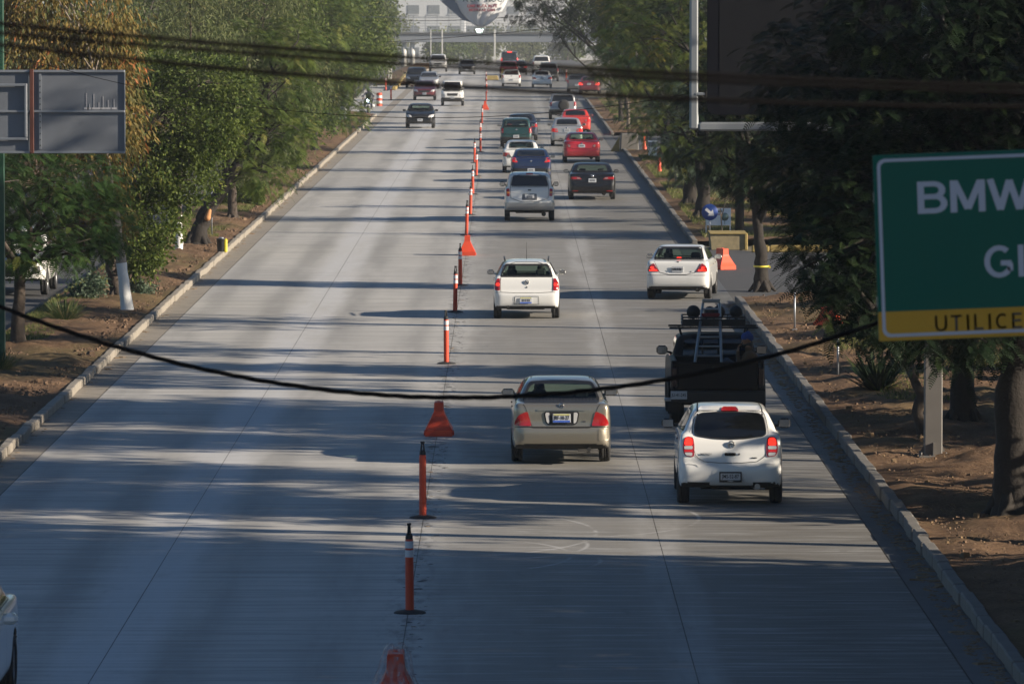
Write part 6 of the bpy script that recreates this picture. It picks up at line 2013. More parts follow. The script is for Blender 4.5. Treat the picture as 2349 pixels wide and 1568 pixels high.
def building(name, label, x, y, w_, d, h, col, rows, cols, roof=False, wcol=None):
    z0 = zt(y)
    t = thing(name, label, 'building', (x, y, z0))
    wm = mat('wall_' + name, col, .85, noise=.12, nscale=.4)
    MB().box((0, 0, h / 2), (w_, d, h)).build('wall', wm, t)
    MB().box((0, -.15, h + .25), (w_ + .8, d + .8, .5)).build('roof_slab', wm, t)
    gm = M.setdefault('hazy_glass', mat('hazy_glass', (.16, .18, .20), .3))  # window grey made pale to stand in for distance haze
    me = MB().box((0, 0, 0), (w_ / cols * .56, .12, h / rows * .42)).mesh('window', gm)
    fm = MB().box((0, -.02, -h / rows * .23), (w_ / cols * .64, .22, .14)).mesh('sill', wm)
    for r in range(rows):
        for c_ in range(cols):
            wo = link('window', me, t, (-w_ / 2 + (c_ + .5) * w_ / cols, -d / 2 - .03, (r + .55) * h / rows))
            link('sill', fm, wo)
    return t
building('office_building', 'pale hazy building behind the left half of the footbridge', -24, 1240, 30, 20, 22, (.48, .50, .52), 5, 7)
building('office_building', 'long pale building behind the banner', 8, 1330, 36, 20, 26, (.55, .56, .57), 6, 8)
building('warehouse', 'low pale block at the far right end of the road', 44, 1260, 30, 20, 16, (.42, .43, .44), 4, 6)
building('office_building', 'broad grey building closing the far left of the view', -64, 1300, 44, 24, 24, (.34, .35, .36), 6, 10)
# ------------------------------------------------------------------ trees
M['bark_dark'] = mat('bark_dark', (.022, .018, .015), .95, noise=.5, nscale=7, bump=.9, bscale=16)  # near-black bark; on the right-hand trunks it stands in for shade
M['bark'] = mat('bark', (.055, .042, .033), .95, noise=.45, nscale=7, bump=.9, bscale=16)
M['bark_pale'] = mat('bark_pale', (.24, .20, .16), .9, noise=.35, nscale=6, bump=.7, bscale=14)
M['lime'] = mat('lime_wash', (.62, .62, .60), .85, noise=.15, nscale=7, bump=.5, bscale=25)
LM = {
 'jac': leaf_mat('leaf_feathery', (.022, .055, .014), (.055, .105, .025), (.12, .13, .03)),
 'jacy': leaf_mat('leaf_feathery_yellowing', (.035, .065, .014), (.10, .12, .025), (.22, .18, .03)),
 'ficus': leaf_mat('leaf_ficus', (.036, .062, .014), (.115, .150, .030), (.21, .21, .055)),
 'orange': leaf_mat('leaf_autumn', (.10, .105, .032), (.25, .165, .045), (.36, .125, .045)),
 'euc': leaf_mat('leaf_olive', (.06, .08, .032), (.15, .165, .065), (.22, .20, .09)),
 'mid': leaf_mat('leaf_mid', (.035, .064, .014), (.115, .155, .032), (.20, .20, .055)),
 'dark': leaf_mat('leaf_dark', (.006, .015, .006), (.014, .030, .011), (.040, .06, .016), trans=.18),  # shade of the right-hand crowns put into the leaf colour
 'grey': leaf_mat('leaf_greygreen', (.06, .095, .06), (.11, .15, .10), (.14, .17, .12)),
 'grass': leaf_mat('leaf_grass', (.07, .09, .025), (.14, .16, .045), (.26, .22, .10)),
 'spike': leaf_mat('leaf_spiky', (.045, .075, .03), (.10, .13, .05), (.28, .24, .12)),
}
def basis(d, roll):
    d = d / (np.linalg.norm(d, axis=1)[:, None] + 1e-9)
    up = np.tile([0, 0, 1.0], (len(d), 1)); bad = np.abs(d[:, 2]) > .97; up[bad] = [1, 0, 0]
    s = np.cross(d, up); s /= np.linalg.norm(s, axis=1)[:, None]
    n = np.cross(s, d)
    c, q = np.cos(roll)[:, None], np.sin(roll)[:, None]
    return d, s * c + n * q, n * c - s * q

def leaves(pos, dirs, l, w, roll, rng_):
    d, s, n = basis(dirs, roll)
    l = l[:, None]; w = w[:, None]
    a = pos; b = pos + d * l * .45 + s * w * .5; c = pos + d * l; e = pos + d * l * .45 - s * w * .5
    V = np.stack([a, b, c, e], 1).reshape(-1, 3)
    Fq = np.arange(len(V)).reshape(-1, 4)
    return V, Fq

def frond_template(npin, droop, wid, rise=.0):
    """pinnate frond along +x, unit length"""
    Q = []
    for i in range(npin):
        u0 = .10 + .88 * i / npin; u1 = u0 + .88 / npin * .50
        zz = lambda u: rise * u - droop * u * u
        wv = wid * math.sin(math.pi * min(1, .18 + .86 * (i / npin))) + .02
        for sg in (-1, 1):
            a = (u0, 0, zz(u0)); b = (u1, 0, zz(u1))
            Q.append([a, b, (u1 + .05, sg * wv, zz(u1) - .05 * wv), (u0 + .05, sg * wv, zz(u0) - .05 * wv)])
    return np.array(Q)

def crown_points(blobs, n_cl, r_):
    """cluster centres inside the shell of the blobs, with the way out of the blob"""
    B = np.array(blobs, float)
    wt = (B[:, 3] * B[:, 4] + B[:, 4] * B[:, 5] + B[:, 3] * B[:, 5]); wt /= wt.sum()
    k = r_.choice(len(B), n_cl, p=wt)
    d = r_.normal(size=(n_cl, 3)); d /= np.linalg.norm(d, axis=1)[:, None]
    rad = r_.uniform(.45, 1.0, n_cl) ** .5
    P = B[k, :3] + d * B[k, 3:6] * rad[:, None]
    return P, d

def crown_mesh(kind, blobs, n, size, seed, mats, ztop=None):
    r_ = np.random.default_rng(seed)
    if kind in ('jac', 'jacy', 'dark_jac', 'grey'):
        n = int(n * (1.7 if kind == 'dark_jac' else 1.6)); n_cl = max(20, n // 7)
        P, O = crown_points(blobs, n_cl, r_)
        idx = np.repeat(np.arange(n_cl), 7)
        pos = P[idx] + r_.normal(size=(len(idx), 3)) * size * .22
        az = r_.uniform(0, 2 * np.pi, len(idx))
        d = np.stack([np.cos(az), np.sin(az), r_.normal(.05, .25, len(idx))], 1) + O[idx] * .7
        d, s, nn = basis(d, r_.normal(0, .35, len(idx)))
        T = frond_template(11, .45, .19)
        L = size * .86 * r_.uniform(.6, 1.25, len(idx))
        # local axes: x=d, y=s, z=n
        nq = len(T)
        V = (T[None, :, :, 0, None] * d[:, None, None, :] + T[None, :, :, 1, None] * s[:, None, None, :]
             + T[None, :, :, 2, None] * np.array([0, 0, 1.0])) * L[:, None, None, None] + pos[:, None, None, :]
        V = V.reshape(-1, 3); Fq = np.arange(len(V)).reshape(-1, 4)
        tint = np.repeat(np.clip(r_.normal(.45, .22, n_cl)[idx] + r_.normal(0, .08, len(idx)), 0, 1), nq)
        return V, Fq, tint
    n_cl = max(30, n // 34)
    P, O = crown_points(blobs, n_cl, r_)
    idx = r_.integers(0, n_cl, n)
    spread = {'orange': 2.0, 'euc': 2.4}.get(kind, 1.9) * size
    off = r_.normal(size=(n, 3)) * spread * np.array([1, 1, .75])
    pos = P[idx] + off
    out = O[idx] * .5 + off / (np.linalg.norm(off, axis=1)[:, None] + 1e-6) * .6
    if kind == 'orange': d = out * .5 + np.array([0, 0, -1.0]) + r_.normal(size=(n, 3)) * .35
    elif kind == 'euc': d = out * .4 + np.array([0, 0, -.7]) + r_.normal(size=(n, 3)) * .5
    else: d = out + r_.normal(size=(n, 3)) * .7 + np.array([0, 0, -.15])
    asp = {'orange': .30, 'euc': .2}.get(kind, .55)
    l = size * r_.uniform(.7, 1.35, n) * (1.6 if kind == 'orange' else 1.35)
    V, Fq = leaves(pos, d, l, l * asp, r_.uniform(0, np.pi, n), r_)
    tint = np.clip(r_.normal(.42, .17, n_cl)[idx] + r_.normal(0, .09, n), 0, 1)
    if kind == 'orange': tint = np.clip(tint + r_.normal(0, .15, n), 0, 1)
    return V, Fq, tint

def limb_path(a, b, r_, wob=.12, n=6):
    a = np.array(a, float); b = np.array(b, float)
    P = []
    L = np.linalg.norm(b - a)
    k = r_.normal(size=3) * wob * L
    for i in range(n + 1):
        u = i / n
        P.append(a + (b - a) * u + k * math.sin(u * math.pi) * .5 + np.array([0, 0, .08 * L]) * math.sin(u * math.pi))
    return P

def tree(name, label, base, trunk, r0, blobs, kind, n, size, seed, lm=None, bark=None, lime=0, group=None, n_tw=5, cat='tree', ln=None):
    """base: foot of the trunk; trunk: points above it (relative); blobs relative to the foot"""
    r_ = np.random.default_rng(seed)
    t = thing(name, label, cat, base, 0, group)
    mb = MB()
    pts = [(0, 0, -.15), (0, 0, .12)] + list(trunk)
    rr = [r0 * 1.35, r0 * 1.08] + [r0 * (1 - .45 * (i + 1) / len(trunk)) for i in range(len(trunk))]
    P = []; RR = []
    for i in range(len(pts) - 1):
        for k in range(4):
            u = k / 4
            P.append(tuple(np.array(pts[i]) * (1 - u) + np.array(pts[i + 1]) * u + r_.normal(size=3) * r0 * .06 * (i > 0))); RR.append((rr[i] * (1 - u) + rr[i + 1] * u) * (1 + r_.normal() * .04))
    P.append(pts[-1]); RR.append(rr[-1])
    mb.tube(P, RR, 10)
    # root flare
    for k in range(5 if r0 > .16 else 0):
        a = k * 1.257 + r_.uniform(0, .5)
        mb.tube([(math.cos(a) * r0 * .5, math.sin(a) * r0 * .5, r0 * 1.3), (math.cos(a) * r0 * 1.3, math.sin(a) * r0 * 1.3, .06), (math.cos(a) * r0 * 2.1, math.sin(a) * r0 * 2.1, -.08)], [r0 * .45, r0 * .32, r0 * .1], 6)
    top = np.array(pts[-1])
    for (bx_, by_, bz_, rx, ry, rz) in blobs:
        st = np.array(pts[-1]) if r_.random() < .5 or len(pts) < 4 else np.array(pts[-2])
        e = np.array((bx_, by_, bz_))
        lp = limb_path(st, e, r_)
        ra = r0 * .42
        mb.tube(lp, [ra * (1 - .7 * i / (len(lp) - 1)) for i in range(len(lp))], 7)
        for k in range(n_tw):
            d = r_.normal(size=3); d /= np.linalg.norm(d)
            s0 = np.array(lp[r_.integers(2, len(lp))])
            tw = limb_path(s0, e + d * np.array((rx, ry, rz)) * .85, r_, .2, 4)
            mb.tube(tw, [ra * .35 * (1 - .75 * i / 4) for i in range(5)], 5)
    mats = [bark or M['bark'], M['lime']]
    me = mb.mesh('trunk', mats)
    if lime:
        nf = len(me.polygons); c = np.zeros(nf * 3, dtype=np.float32)
        me.polygons.foreach_get('center', c); c = c.reshape(-1, 3)
        mi = np.where(c[:, 2] < lime, 1, 0).astype(np.int32)
        me.polygons.foreach_set('material_index', mi)
    link('trunk', me, t)
    V, Fq, tint = crown_mesh(kind, blobs, n, size, seed + 50, None)
    cm = quads_mesh('crown', V, Fq, LM[lm or kind], False, tint)
    o = link('crown', cm, t); o['kind'] = 'stuff'
    return t

def auto_blobs(h0, h1, r, k, seed, lean=(0, 0), sx=1.0):
    r_ = np.random.default_rng(seed)
    B = []
    for i in range(k):
        a = r_.uniform(0, 2 * np.pi); q = r * r_.uniform(.15, .75); z = r_.uniform(h0, h1)
        f = 1 - .35 * abs((z - (h0 + h1) / 2) / max(.1, (h1 - h0) / 2))
        b = r * r_.uniform(.34, .55)
        B.append((math.cos(a) * q * f * sx + lean[0] * z, math.sin(a) * q * f + lean[1] * z, z, b * sx, b, b * .75))
    return B

# ---- left verge
q = at(42, 812)
tree('jacaranda_tree', 'dark feathery tree at the left edge below the grey sign back', (q.x, q.y, .1), [(.02, 0, .9), (.05, .05, 1.7), (.3, .2, 2.5)], .17,
     [(.9, .0, 2.9, 1.3, 1.3, .75), (1.7, .3, 2.7, .9, 1.0, .6), (.1, .2, 3.6, 1.4, 1.3, .8), (1.3, .2, 3.7, 1.0, 1.2, .6), (-1, .3, 3.2, 1.2, 1.2, .8), (.6, -.8, 2.3, .9, .9, .45), (-.4, -.8, 2.35, .8, .9, .5), (1.5, -.4, 2.2, .6, .8, .4), (-.6, .1, 4.6, 1.6, 1.4, 1.0), (-1.0, -6.8, 3.3, 1.0, 1.0, .8), (-.4, -7.0, 3.9, 1.0, 1.0, .7)], 'jac', 3200, .40, 11, 'jac')
q = at(291, 726)
tree('sapling_tree', 'autumn coloured tree with drooping leaves and white painted trunk, left', (q.x, q.y, .1), [(-.1, 0, 1.0), (-.22, 0, 1.9), (-.35, .1, 2.9), (-.9, .2, 3.8)], .15,
     [(-1.2, .5, 3.4, 1.2, 1.3, 1.0), (-.9, .3, 4.6, 1.3, 1.3, 1.1), (-2.4, .5, 4.8, 1.5, 1.3, 1.2), (-1.2, .4, 6.0, 1.5, 1.4, 1.1), (-2.8, .6, 6.5, 1.6, 1.4, 1.2), (-1.4, .5, 7.6, 1.7, 1.4, 1.1), (-3, .6, 8.2, 1.6, 1.4, 1.1),
      (-.7, .4, 2.3, .7, .9, .55), (-1.6, .4, 2.5, 1.0, .9, .6), (-.35, .6, 5.3, .8, .9, 1.0), (-.5, .5, 6.8, .9, .9, .9)], 'orange', 23000, .105, 12, 'orange', bark=M['bark_pale'], lime=1.25)
q = at(272, 694)
tree('ficus_tree', 'bushy small leaved green tree reaching to the soil beside the white painted trunk', (q.x, q.y, .1), [(-.1, 0, .5), (-.25, .1, 1.1), (0, .2, 1.9)], .20,
     [(.6, .3, 1.35, .65, .9, .65), (.85, .6, 2.2, .85, 1.1, .8), (1.5, .9, 3.2, 1.2, 1.2, .9), (2.2, .9, 3.9, .8, 1.0, .6), (.5, .6, 3.4, 1.3, 1.2, 1.0), (1.2, .8, 4.6, 1.5, 1.4, 1.0), (2.4, 1, 4.6, 1.1, 1.1, .8), (-.2, .6, 2.3, .9, 1, .8), (.5, .4, .95, .4, .6, .4), (2.3, 1.2, 5.6, 1.2, 1.2, .8), (.2, 1, 5.8, 1.3, 1.3, .8)], 'ficus', 34000, .08, 13, 'ficus')
q = at(410, 588)
tree('poplar_tree', 'slim tree with a white painted trunk foot left of the sawn dark trunk', (q.x, q.y, .1), [(0, 0, .95), (.02, 0, 1.8), (.1, 0, 3)], .125,
     [(-.3, 0, 3.2, 1.0, 1.2, .9), (.3, .2, 4.6, 1.5, 1.4, 1.2), (-1.0, .2, 5.4, 1.6, 1.4, 1.2), (.6, .3, 6.4, 1.6, 1.5, 1.2), (-.8, .4, 7.4, 1.8, 1.5, 1.2), (.2, .4, 8.6, 1.7, 1.5, 1.0)], 'euc', 15000, .12, 14, 'euc', lime=1.05)
q = at(452, 572)
tr = tree('acacia_tree', 'leaning dark tree with a sawn orange wound on its trunk, left verge', (q.x, q.y, .1), [(.10, 0, .6), (.35, 0, 1.15), (.9, .1, 1.9), (1.35, .2, 2.7)], .30,
     [(2.1, .3, 2.3, .9, 1.0, .6), (1.6, .5, 3.4, 1.3, 1.3, .8), (2.7, .6, 3.5, 1.0, 1.1, .8), (.6, .7, 4.4, 1.5, 1.4, .9), (2.2, .8, 4.8, 1.3, 1.3, .9), (1.2, 1, 6.0, 1.8, 1.6, 1.0), (2.8, 1, 6.2, 1.0, 1.2, .8)], 'jac', 2300, .48, 15, 'mid', bark=M['bark_dark'])
V, Fc = body_field([((0, 0, 0), (.0, 0, .22), .105, .07, .02)], .025)
link('sawn_wound', mesh_from('wound', V, Fc, [mat('sawn_wood', (.42, .20, .08), .8, noise=.2, nscale=8)]), tr, (.34, -.24, .90), (0, R(15), 0))
# further left trees, walked along the verge
LT = [(-9.6, 205, 'euc', 'tall olive grey tree above the leaning dark tree', 9, 3.3, 16000, .13, 'euc'), (-10.4, 232, 'jac', 'feathery green tree over the grassy part of the left verge', 8.6, 3.0, 1500, .62, 'mid'),
      (-10.2, 262, 'ficus', 'dense green tree with a grey trunk near the end of the left soil strip', 9, 3.5, 15000, .12, 'mid'), (-9.6, 292, 'jac', 'bright feathery tree hanging over the far left kerb', 9, 3.9, 2400, .62, 'mid'),
      (-9.6, 325, 'ficus', 'round green tree left of the oncoming black sedan', 9.2, 4.0, 15000, .16, 'ficus'), (-10.2, 365, 'jac', 'feathery tree overhanging the motorcycle', 9.5, 4.2, 2400, .7, 'mid'),
      (-11.5, 410, 'ficus', 'green tree behind the motorcycle rider', 9.5, 4.2, 13000, .18, 'mid'), (-11.9, 455, 'euc', 'olive tree behind the narrow white board', 9.5, 4.2, 12000, .2, 'euc'),
      (-13.5, 510, 'ficus', 'dark green tree beyond the narrow white board', 10, 3.8, 8000, .26, 'ficus'), (-14.5, 580, 'jac', 'feathery tree above the far left yellow kerb', 10, 4.0, 1200, 1.0, 'mid'),
      (-17, 680, 'ficus', 'green tree left of the far oncoming white car', 11, 4.5, 8000, .3, 'ficus'), (-20, 790, 'euc', 'olive tree near the left end of the footbridge', 12, 5.0, 7000, .36, 'euc'),
      (-23, 900, 'ficus', 'tree hiding the left end of the footbridge', 14, 5.5, 7000, .4, 'mid')]
for i, (x, y, k, lab, h, r, n, sz, lm) in enumerate(LT):
    B = auto_blobs(3.4 if i in (4, 5, 6) else 2.2, h, r, 11, 100 + i) + [] if i in (4, 5, 6) else auto_blobs(2.2, h, r, 11, 100 + i) + [(r * .35, -.3, 2.0, r * .42, r * .5, .75), (r * .1, -1.2, 2.4, r * .45, r * .5, .8)]
    tree('roadside_tree', lab, (x, y, zt(y) + .1), [(0, 0, 1.2), (.1, 0, 2.2), (.1, .1, 3.4)], .17 + .02 * (i % 3), B, k, int(n * 1.15), sz, 200 + i, lm, group='trees on the left verge', lime=1.0 if i in (2, 5) else 0, bark=M['bark_dark'] if i % 2 else None)
# second row beyond the left side road
for i in range(13):
    y = 150 + i * 40 + (i % 3) * 8; x = -21.5 - (i % 2) * 2.5 - i * .5
    tree('background_tree', ['olive', 'dense green', 'feathery green', 'brownish'][i % 4] + ' tree beyond the left side road, ' + ['nearest of its row', 'second of its row', 'third of its row', 'fourth of its row', 'fifth of its row', 'sixth of its row', 'seventh of its row', 'eighth of its row', 'ninth of its row', 'tenth of its row', 'eleventh of its row', 'twelfth of its row', 'farthest of its row'][i],
         (x, y, .1), [(0, 0, 1.5), (.1, 0, 3)], .22, auto_blobs(1.8, 10.5, 4.6, 11, 300 + i), ['euc', 'ficus', 'euc', 'ficus'][i % 4], 9000, .2 + .01 * i, 330 + i, ['euc', 'mid', 'mid', 'euc'][i % 4], group='trees beyond the left side road')

# ---- right verge
q = at(2322, 1205)
tree('large_dark_tree', 'massive dark tree with thick shade-darkened trunk at the right edge', (q.x + .05, q.y, .1), [(-.02, 0, .9), (-.06, .0, 1.9), (.1, 0, 3.0), (.1, 0, 4.2)], .33,
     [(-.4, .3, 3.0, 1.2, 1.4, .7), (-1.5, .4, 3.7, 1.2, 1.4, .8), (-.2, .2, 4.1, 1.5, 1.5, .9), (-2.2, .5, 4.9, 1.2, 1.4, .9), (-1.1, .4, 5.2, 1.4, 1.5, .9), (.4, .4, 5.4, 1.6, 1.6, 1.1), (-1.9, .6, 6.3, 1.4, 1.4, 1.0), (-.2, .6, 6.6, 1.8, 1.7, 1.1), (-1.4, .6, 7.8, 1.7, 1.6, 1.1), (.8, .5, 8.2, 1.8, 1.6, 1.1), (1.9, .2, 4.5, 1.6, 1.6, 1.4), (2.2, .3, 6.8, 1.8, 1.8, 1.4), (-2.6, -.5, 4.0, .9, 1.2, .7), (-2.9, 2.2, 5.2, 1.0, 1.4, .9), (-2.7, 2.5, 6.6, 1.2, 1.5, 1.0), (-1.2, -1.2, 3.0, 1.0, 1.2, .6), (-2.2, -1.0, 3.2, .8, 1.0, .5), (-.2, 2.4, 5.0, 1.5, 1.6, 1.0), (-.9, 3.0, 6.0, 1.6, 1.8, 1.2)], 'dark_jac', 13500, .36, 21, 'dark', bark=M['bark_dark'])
q = at(2118, 1015)
tree('crooked_tree', 'small crooked tree behind the square mast with pale hanging leaves', (q.x, q.y, .1), [(-.12, 0, .45), (-.05, 0, .75), (-.22, 0, 1.15), (-.3, .1, 1.7)], .11,
     [(-.2, .1, 1.75, .55, .6, .5), (-.7, .2, 2.1, .8, .8, .6), (.3, .4, 2.3, .9, .9, .7), (-.3, .4, 3.1, 1.2, 1.2, .8), (-1.0, .6, 3.7, 1.1, 1.1, .8)], 'ficus', 9000, .085, 22, 'dark')
tree('jacaranda_tree', 'dark feathery tree hanging over the spiky plant between the mast and the exit', (8.3, 107, .1), [(0, 0, 1.2), (-.1, 0, 2.2), (-.3, 0, 3.2)], .24,
     [(-.8, .2, 2.5, 1.3, 1.5, .6), (-2.0, .4, 2.9, 1.0, 1.3, .6), (-1.0, .3, 3.6, 1.6, 1.6, .8), (-2.5, .5, 4.3, 1.2, 1.4, .8), (.5, .2, 3.4, 1.6, 1.6, 1.0), (-1.2, .4, 5.2, 1.9, 1.8, 1.1), (-2.6, .5, 5.9, 1.1, 1.3, .8), (-.5, .5, 6.8, 2.0, 1.8, 1.1), (-1.8, .5, 7.8, 1.6, 1.6, 1.0), (.2, -7.2, 7.4, 1.7, 1.4, .9), (.2, -7.2, 8.9, 2.2, 1.6, 1.2), (2.4, -7.6, 9.6, 2.2, 1.6, 1.3), (-1.6, -6.8, 8.6, 1.6, 1.4, 1.0), (2.6, -7.4, 8.2, 1.6, 1.4, 1.0)], 'dark_jac', 7600, .42, 23, 'dark', bark=M['bark_dark'])  # last crown blobs, mostly out of view, added to shade the display board
q = at(1748, 668)
tree('roadside_tree', 'straight tree with a yellow tape round its trunk at the exit corner', (q.x, q.y, .05), [(-.03, 0, .9), (-.12, 0, 1.7), (-.2, .05, 2.4)], .20,
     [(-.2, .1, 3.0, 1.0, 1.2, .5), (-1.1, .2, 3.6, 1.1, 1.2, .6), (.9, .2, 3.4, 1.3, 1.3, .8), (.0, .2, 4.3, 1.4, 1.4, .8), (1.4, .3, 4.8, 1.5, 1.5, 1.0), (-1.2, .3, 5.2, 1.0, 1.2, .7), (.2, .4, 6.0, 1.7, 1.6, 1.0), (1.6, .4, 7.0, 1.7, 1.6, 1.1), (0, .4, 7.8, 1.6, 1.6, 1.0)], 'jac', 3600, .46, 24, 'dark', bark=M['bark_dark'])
mb = MB(); mb.lathe([(.215, .60), (.215, .645)], 18, c=(q.x - .02, q.y, .05)); mb.box((q.x + .2, q.y - .1, .655), (.05, .02, .05))
tag(mb.build('barrier_tape', mat('tape_yellow', (.6, .5, .05), .5)), 'yellow tape tied round the tree trunk at the exit corner', 'tape')
RT = [(6.8, 205, 'jacy', 'yellow green tree with dark trunk behind the white lettered board', 9, 3.6, 2800, .5, 'jacy', .28, 3.2), (6.75, 218, 'grey', 'grey green drooping tree in the middle of the right verge', 4.2, 1.9, 900, .55, 'grey', .26, 2.3),
      (8.0, 236, 'jac', 'dark tree right of the grey green drooping tree', 9, 3.8, 2400, .55, 'dark', .26, 2.8), (7.2, 262, 'jacy', 'yellowish feathery tree beside the small notice board', 9, 3.6, 2400, .56, 'jacy', .16, 3.3),
      (7.8, 292, 'jac', 'dark feathery tree before the second exit', 9.5, 4.0, 2400, .62, 'jac', .24, 2.7), (7.0, 342, 'jac', 'slender pale trunked tree beyond the second exit', 9.5, 4.0, 2200, .68, 'jacy', .12, 3.3),
      (6.9, 360, 'jac', 'tree whose dark branch reaches out over the far road', 10, 4.0, 2600, .72, 'dark', .16, 4.6), (8.0, 395, 'ficus', 'round tree above the parked dark red car', 9.5, 4.3, 13000, .18, 'ficus', .2, 3.6),
      (9.5, 440, 'jac', 'feathery tree right of the far dark red car', 10, 4.6, 1800, .8, 'mid', .2, 3.4), (12.5, 500, 'ficus', 'green tree at the far right of the widened road', 10, 5.0, 11000, .24, 'mid', .22, 3.2),
      (16, 580, 'jac', 'feathery tree right of the far dark grey car', 10.5, 4.6, 1100, 1.1, 'mid', .25, 3.2), (18, 690, 'ficus', 'green tree right of the crest', 11, 5, 7000, .34, 'ficus', .25, 3.0), (22, 820, 'ficus', 'tree hiding the right end of the footbridge', 13, 6, 7000, .4, 'mid', .3, 3.0)]
for i, (x, y, k, lab, h, r, n, sz, lm, r0, h0) in enumerate(RT):
    B = auto_blobs(h0 - .5, h, r, 12, 400 + i, lean=(-.02, 0)) + [(r * .4, .5, h0 - .6, r * .5, r * .6, .8), (r * .5, 1.5, h0 - 1.3, r * .4, r * .5, .8)]
    if i == 6: B += [(-4.2, 0, 6.2, 2.0, 1.6, .9), (-5.6, 0, 6.9, 1.5, 1.4, .8), (-3.4, 0, 7.6, 1.8, 1.6, 1.0), (-5.6, 0, 7.9, 1.6, 1.4, .8), (-2.6, -.5, 5.6, 1.3, 1.3, .7)]
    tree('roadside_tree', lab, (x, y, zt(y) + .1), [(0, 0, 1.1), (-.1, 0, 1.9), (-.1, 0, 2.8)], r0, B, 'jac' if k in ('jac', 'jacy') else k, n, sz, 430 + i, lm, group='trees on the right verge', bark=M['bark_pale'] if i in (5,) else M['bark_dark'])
# trees behind the right side road (close the view)
for i in range(12):
    y = 100 + i * 44; x = 22.5 + (i % 2) * 2.5 + i * .3
    tree('background_tree', ['dark green', 'dense', 'feathery', 'olive'][i % 4] + ' tree beyond the right side road, ' + ['nearest of its row', 'second of its row', 'third of its row', 'fourth of its row', 'fifth of its row', 'sixth of its row', 'seventh of its row', 'eighth of its row', 'ninth of its row', 'tenth of its row', 'eleventh of its row', 'farthest of its row'][i],
         (x, y, .1), [(0, 0, 1.5), (.1, 0, 3)], .22, auto_blobs(1.4, 6.5 if i in (0, 1) else 9, 4.4, 10, 500 + i), ['ficus', 'euc'][i % 2], 7000, .2 + .012 * i, 530 + i, ['dark', 'mid', 'ficus', 'euc'][i % 4], group='trees beyond the right side road')
# trees far beyond the bridge
for i, (x, y, lm) in enumerate(((-12.5, 1100, 'mid'), (-22, 1060, 'euc'), (-4, 1180, 'euc'), (12, 1190, 'ficus'), (20, 1080, 'mid'), (4, 1240, 'euc'), (-32, 1120, 'ficus'), (32, 1150, 'euc'))):
    tree('distant_tree', ['light green tree seen through the footbridge columns', 'olive tree left of the footbridge columns', 'hazy tree under the middle of the footbridge', 'hazy green tree right of the middle under the footbridge', 'tree behind the right part of the footbridge', 'farthest hazy tree under the footbridge', 'tree far left behind the footbridge', 'tree far right behind the footbridge'][i],
         (x, y, zt(y)), [(0, 0, 1.5), (.1, 0, 2.5)], .3, auto_blobs(2.2, [6, 11, 6, 7, 10, 6, 12, 12][i], 5.2, 9, 600 + i), 'ficus', 4500, .42, 630 + i, lm, group='trees beyond the footbridge')

# ---- trees outside the frame on the right whose shade falls across the road
def shade_proto(h0, h1, r, k, seed, n):
    return tree('shade_tree', 'x', (0, 0, .1), [(0, 0, 1.5), (.1, 0, 3)] + ([(0, 0, h0)] if h0 > 4 else []), .26, auto_blobs(h0, h1, r, k, seed), 'ficus', n, .24, seed, 'dark', group='trees outside the photo on the right')
pa = shade_proto(2.0, 10, 3.8, 14, 700, 12000)
pb = shade_proto(7.5, 14.5, 4.0, 12, 701, 9000)
pd = shade_proto(7.0, 13.5, 3.6, 9, 705, 3200)
pc = shade_proto(2.2, 8.5, 2.3, 9, 702, 5000)
SH = [(pa, 12.6, 27), (pa, 13.5, 34), (pa, 13.0, 41), (pa, 13.5, 52), (pa, 14, 58), (pa, 13.6, 64), (pa, 14.2, 70), (pa, 14.0, 74.8), (pb, 22, 60), (pb, 22.5, 66), (pb, 22, 71.5), (pb, 23, 75), (pb, 27, 63), (pb, 27, 70),
      (pd, 22.5, 88.8), (pd, 21.5, 97.5), (pb, 16, 33), (pb, 20, 30), (pb, 19, 37), (pa, 16, 105.5), (pb, 23.5, 103), (pc, 15, 119.5), (pb, 24, 55)]
pe = shade_proto(.5, 3.2, 2.6, 9, 709, 6000)
SH += [(pe, 12.9, 56), (pe, 13.1, 61), (pe, 12.8, 66), (pe, 13.2, 71), (pe, 12.9, 76), (pe, 13.4, 88), (pd, 12.8, 79.6), (pd, 13.4, 82.0), (pd, 12.9, 87.6), (pd, 13.2, 91.6), (pd, 12.9, 116.5), (pd, 13.4, 126), (pd, 12.7, 137), (pd, 13.3, 113.2)]
used = set()
for i, (p_, x, y) in enumerate(SH):
    o = p_ if id(p_) not in used else copy_tree(p_)
    used.add(id(p_))
    o.location = (x, y, .1); o.rotation_euler = (0, 0, i * 1.7)
    o['label'] = 'shade tree outside the right edge of the photo, number %d from the camera side' % (i + 1)
    o['label'] = 'leafy tree beyond the right edge of the photo that shades the road'

for i in range(9):
    y = 112 + i * 17 + (i % 2) * 4
    if 150 < y < 188: continue
    tree('bush', ['dark', 'dense', 'broad'][i % 3] + ' bush at the back of the right verge, ' + ['nearest', 'second', 'third', 'fourth', 'fifth', 'sixth', 'seventh', 'eighth', 'farthest'][i] + ' of its row', (11.6 + (i % 2) * .5, y, .1), [(0, 0, .3)], .06,
         [(0, 0, .8, 1.1, 1.3, .8), (.4, .8, 1.3, 1.1, 1.2, .9), (-.2, -.9, 1.0, .9, 1.2, .8), (0, 0, 2.0, 1.0, 1.2, .7)], 'ficus', 6000, .11, 900 + i, ['dark', 'ficus'][i % 2], cat='bush', group='bushes at the back of the right verge')

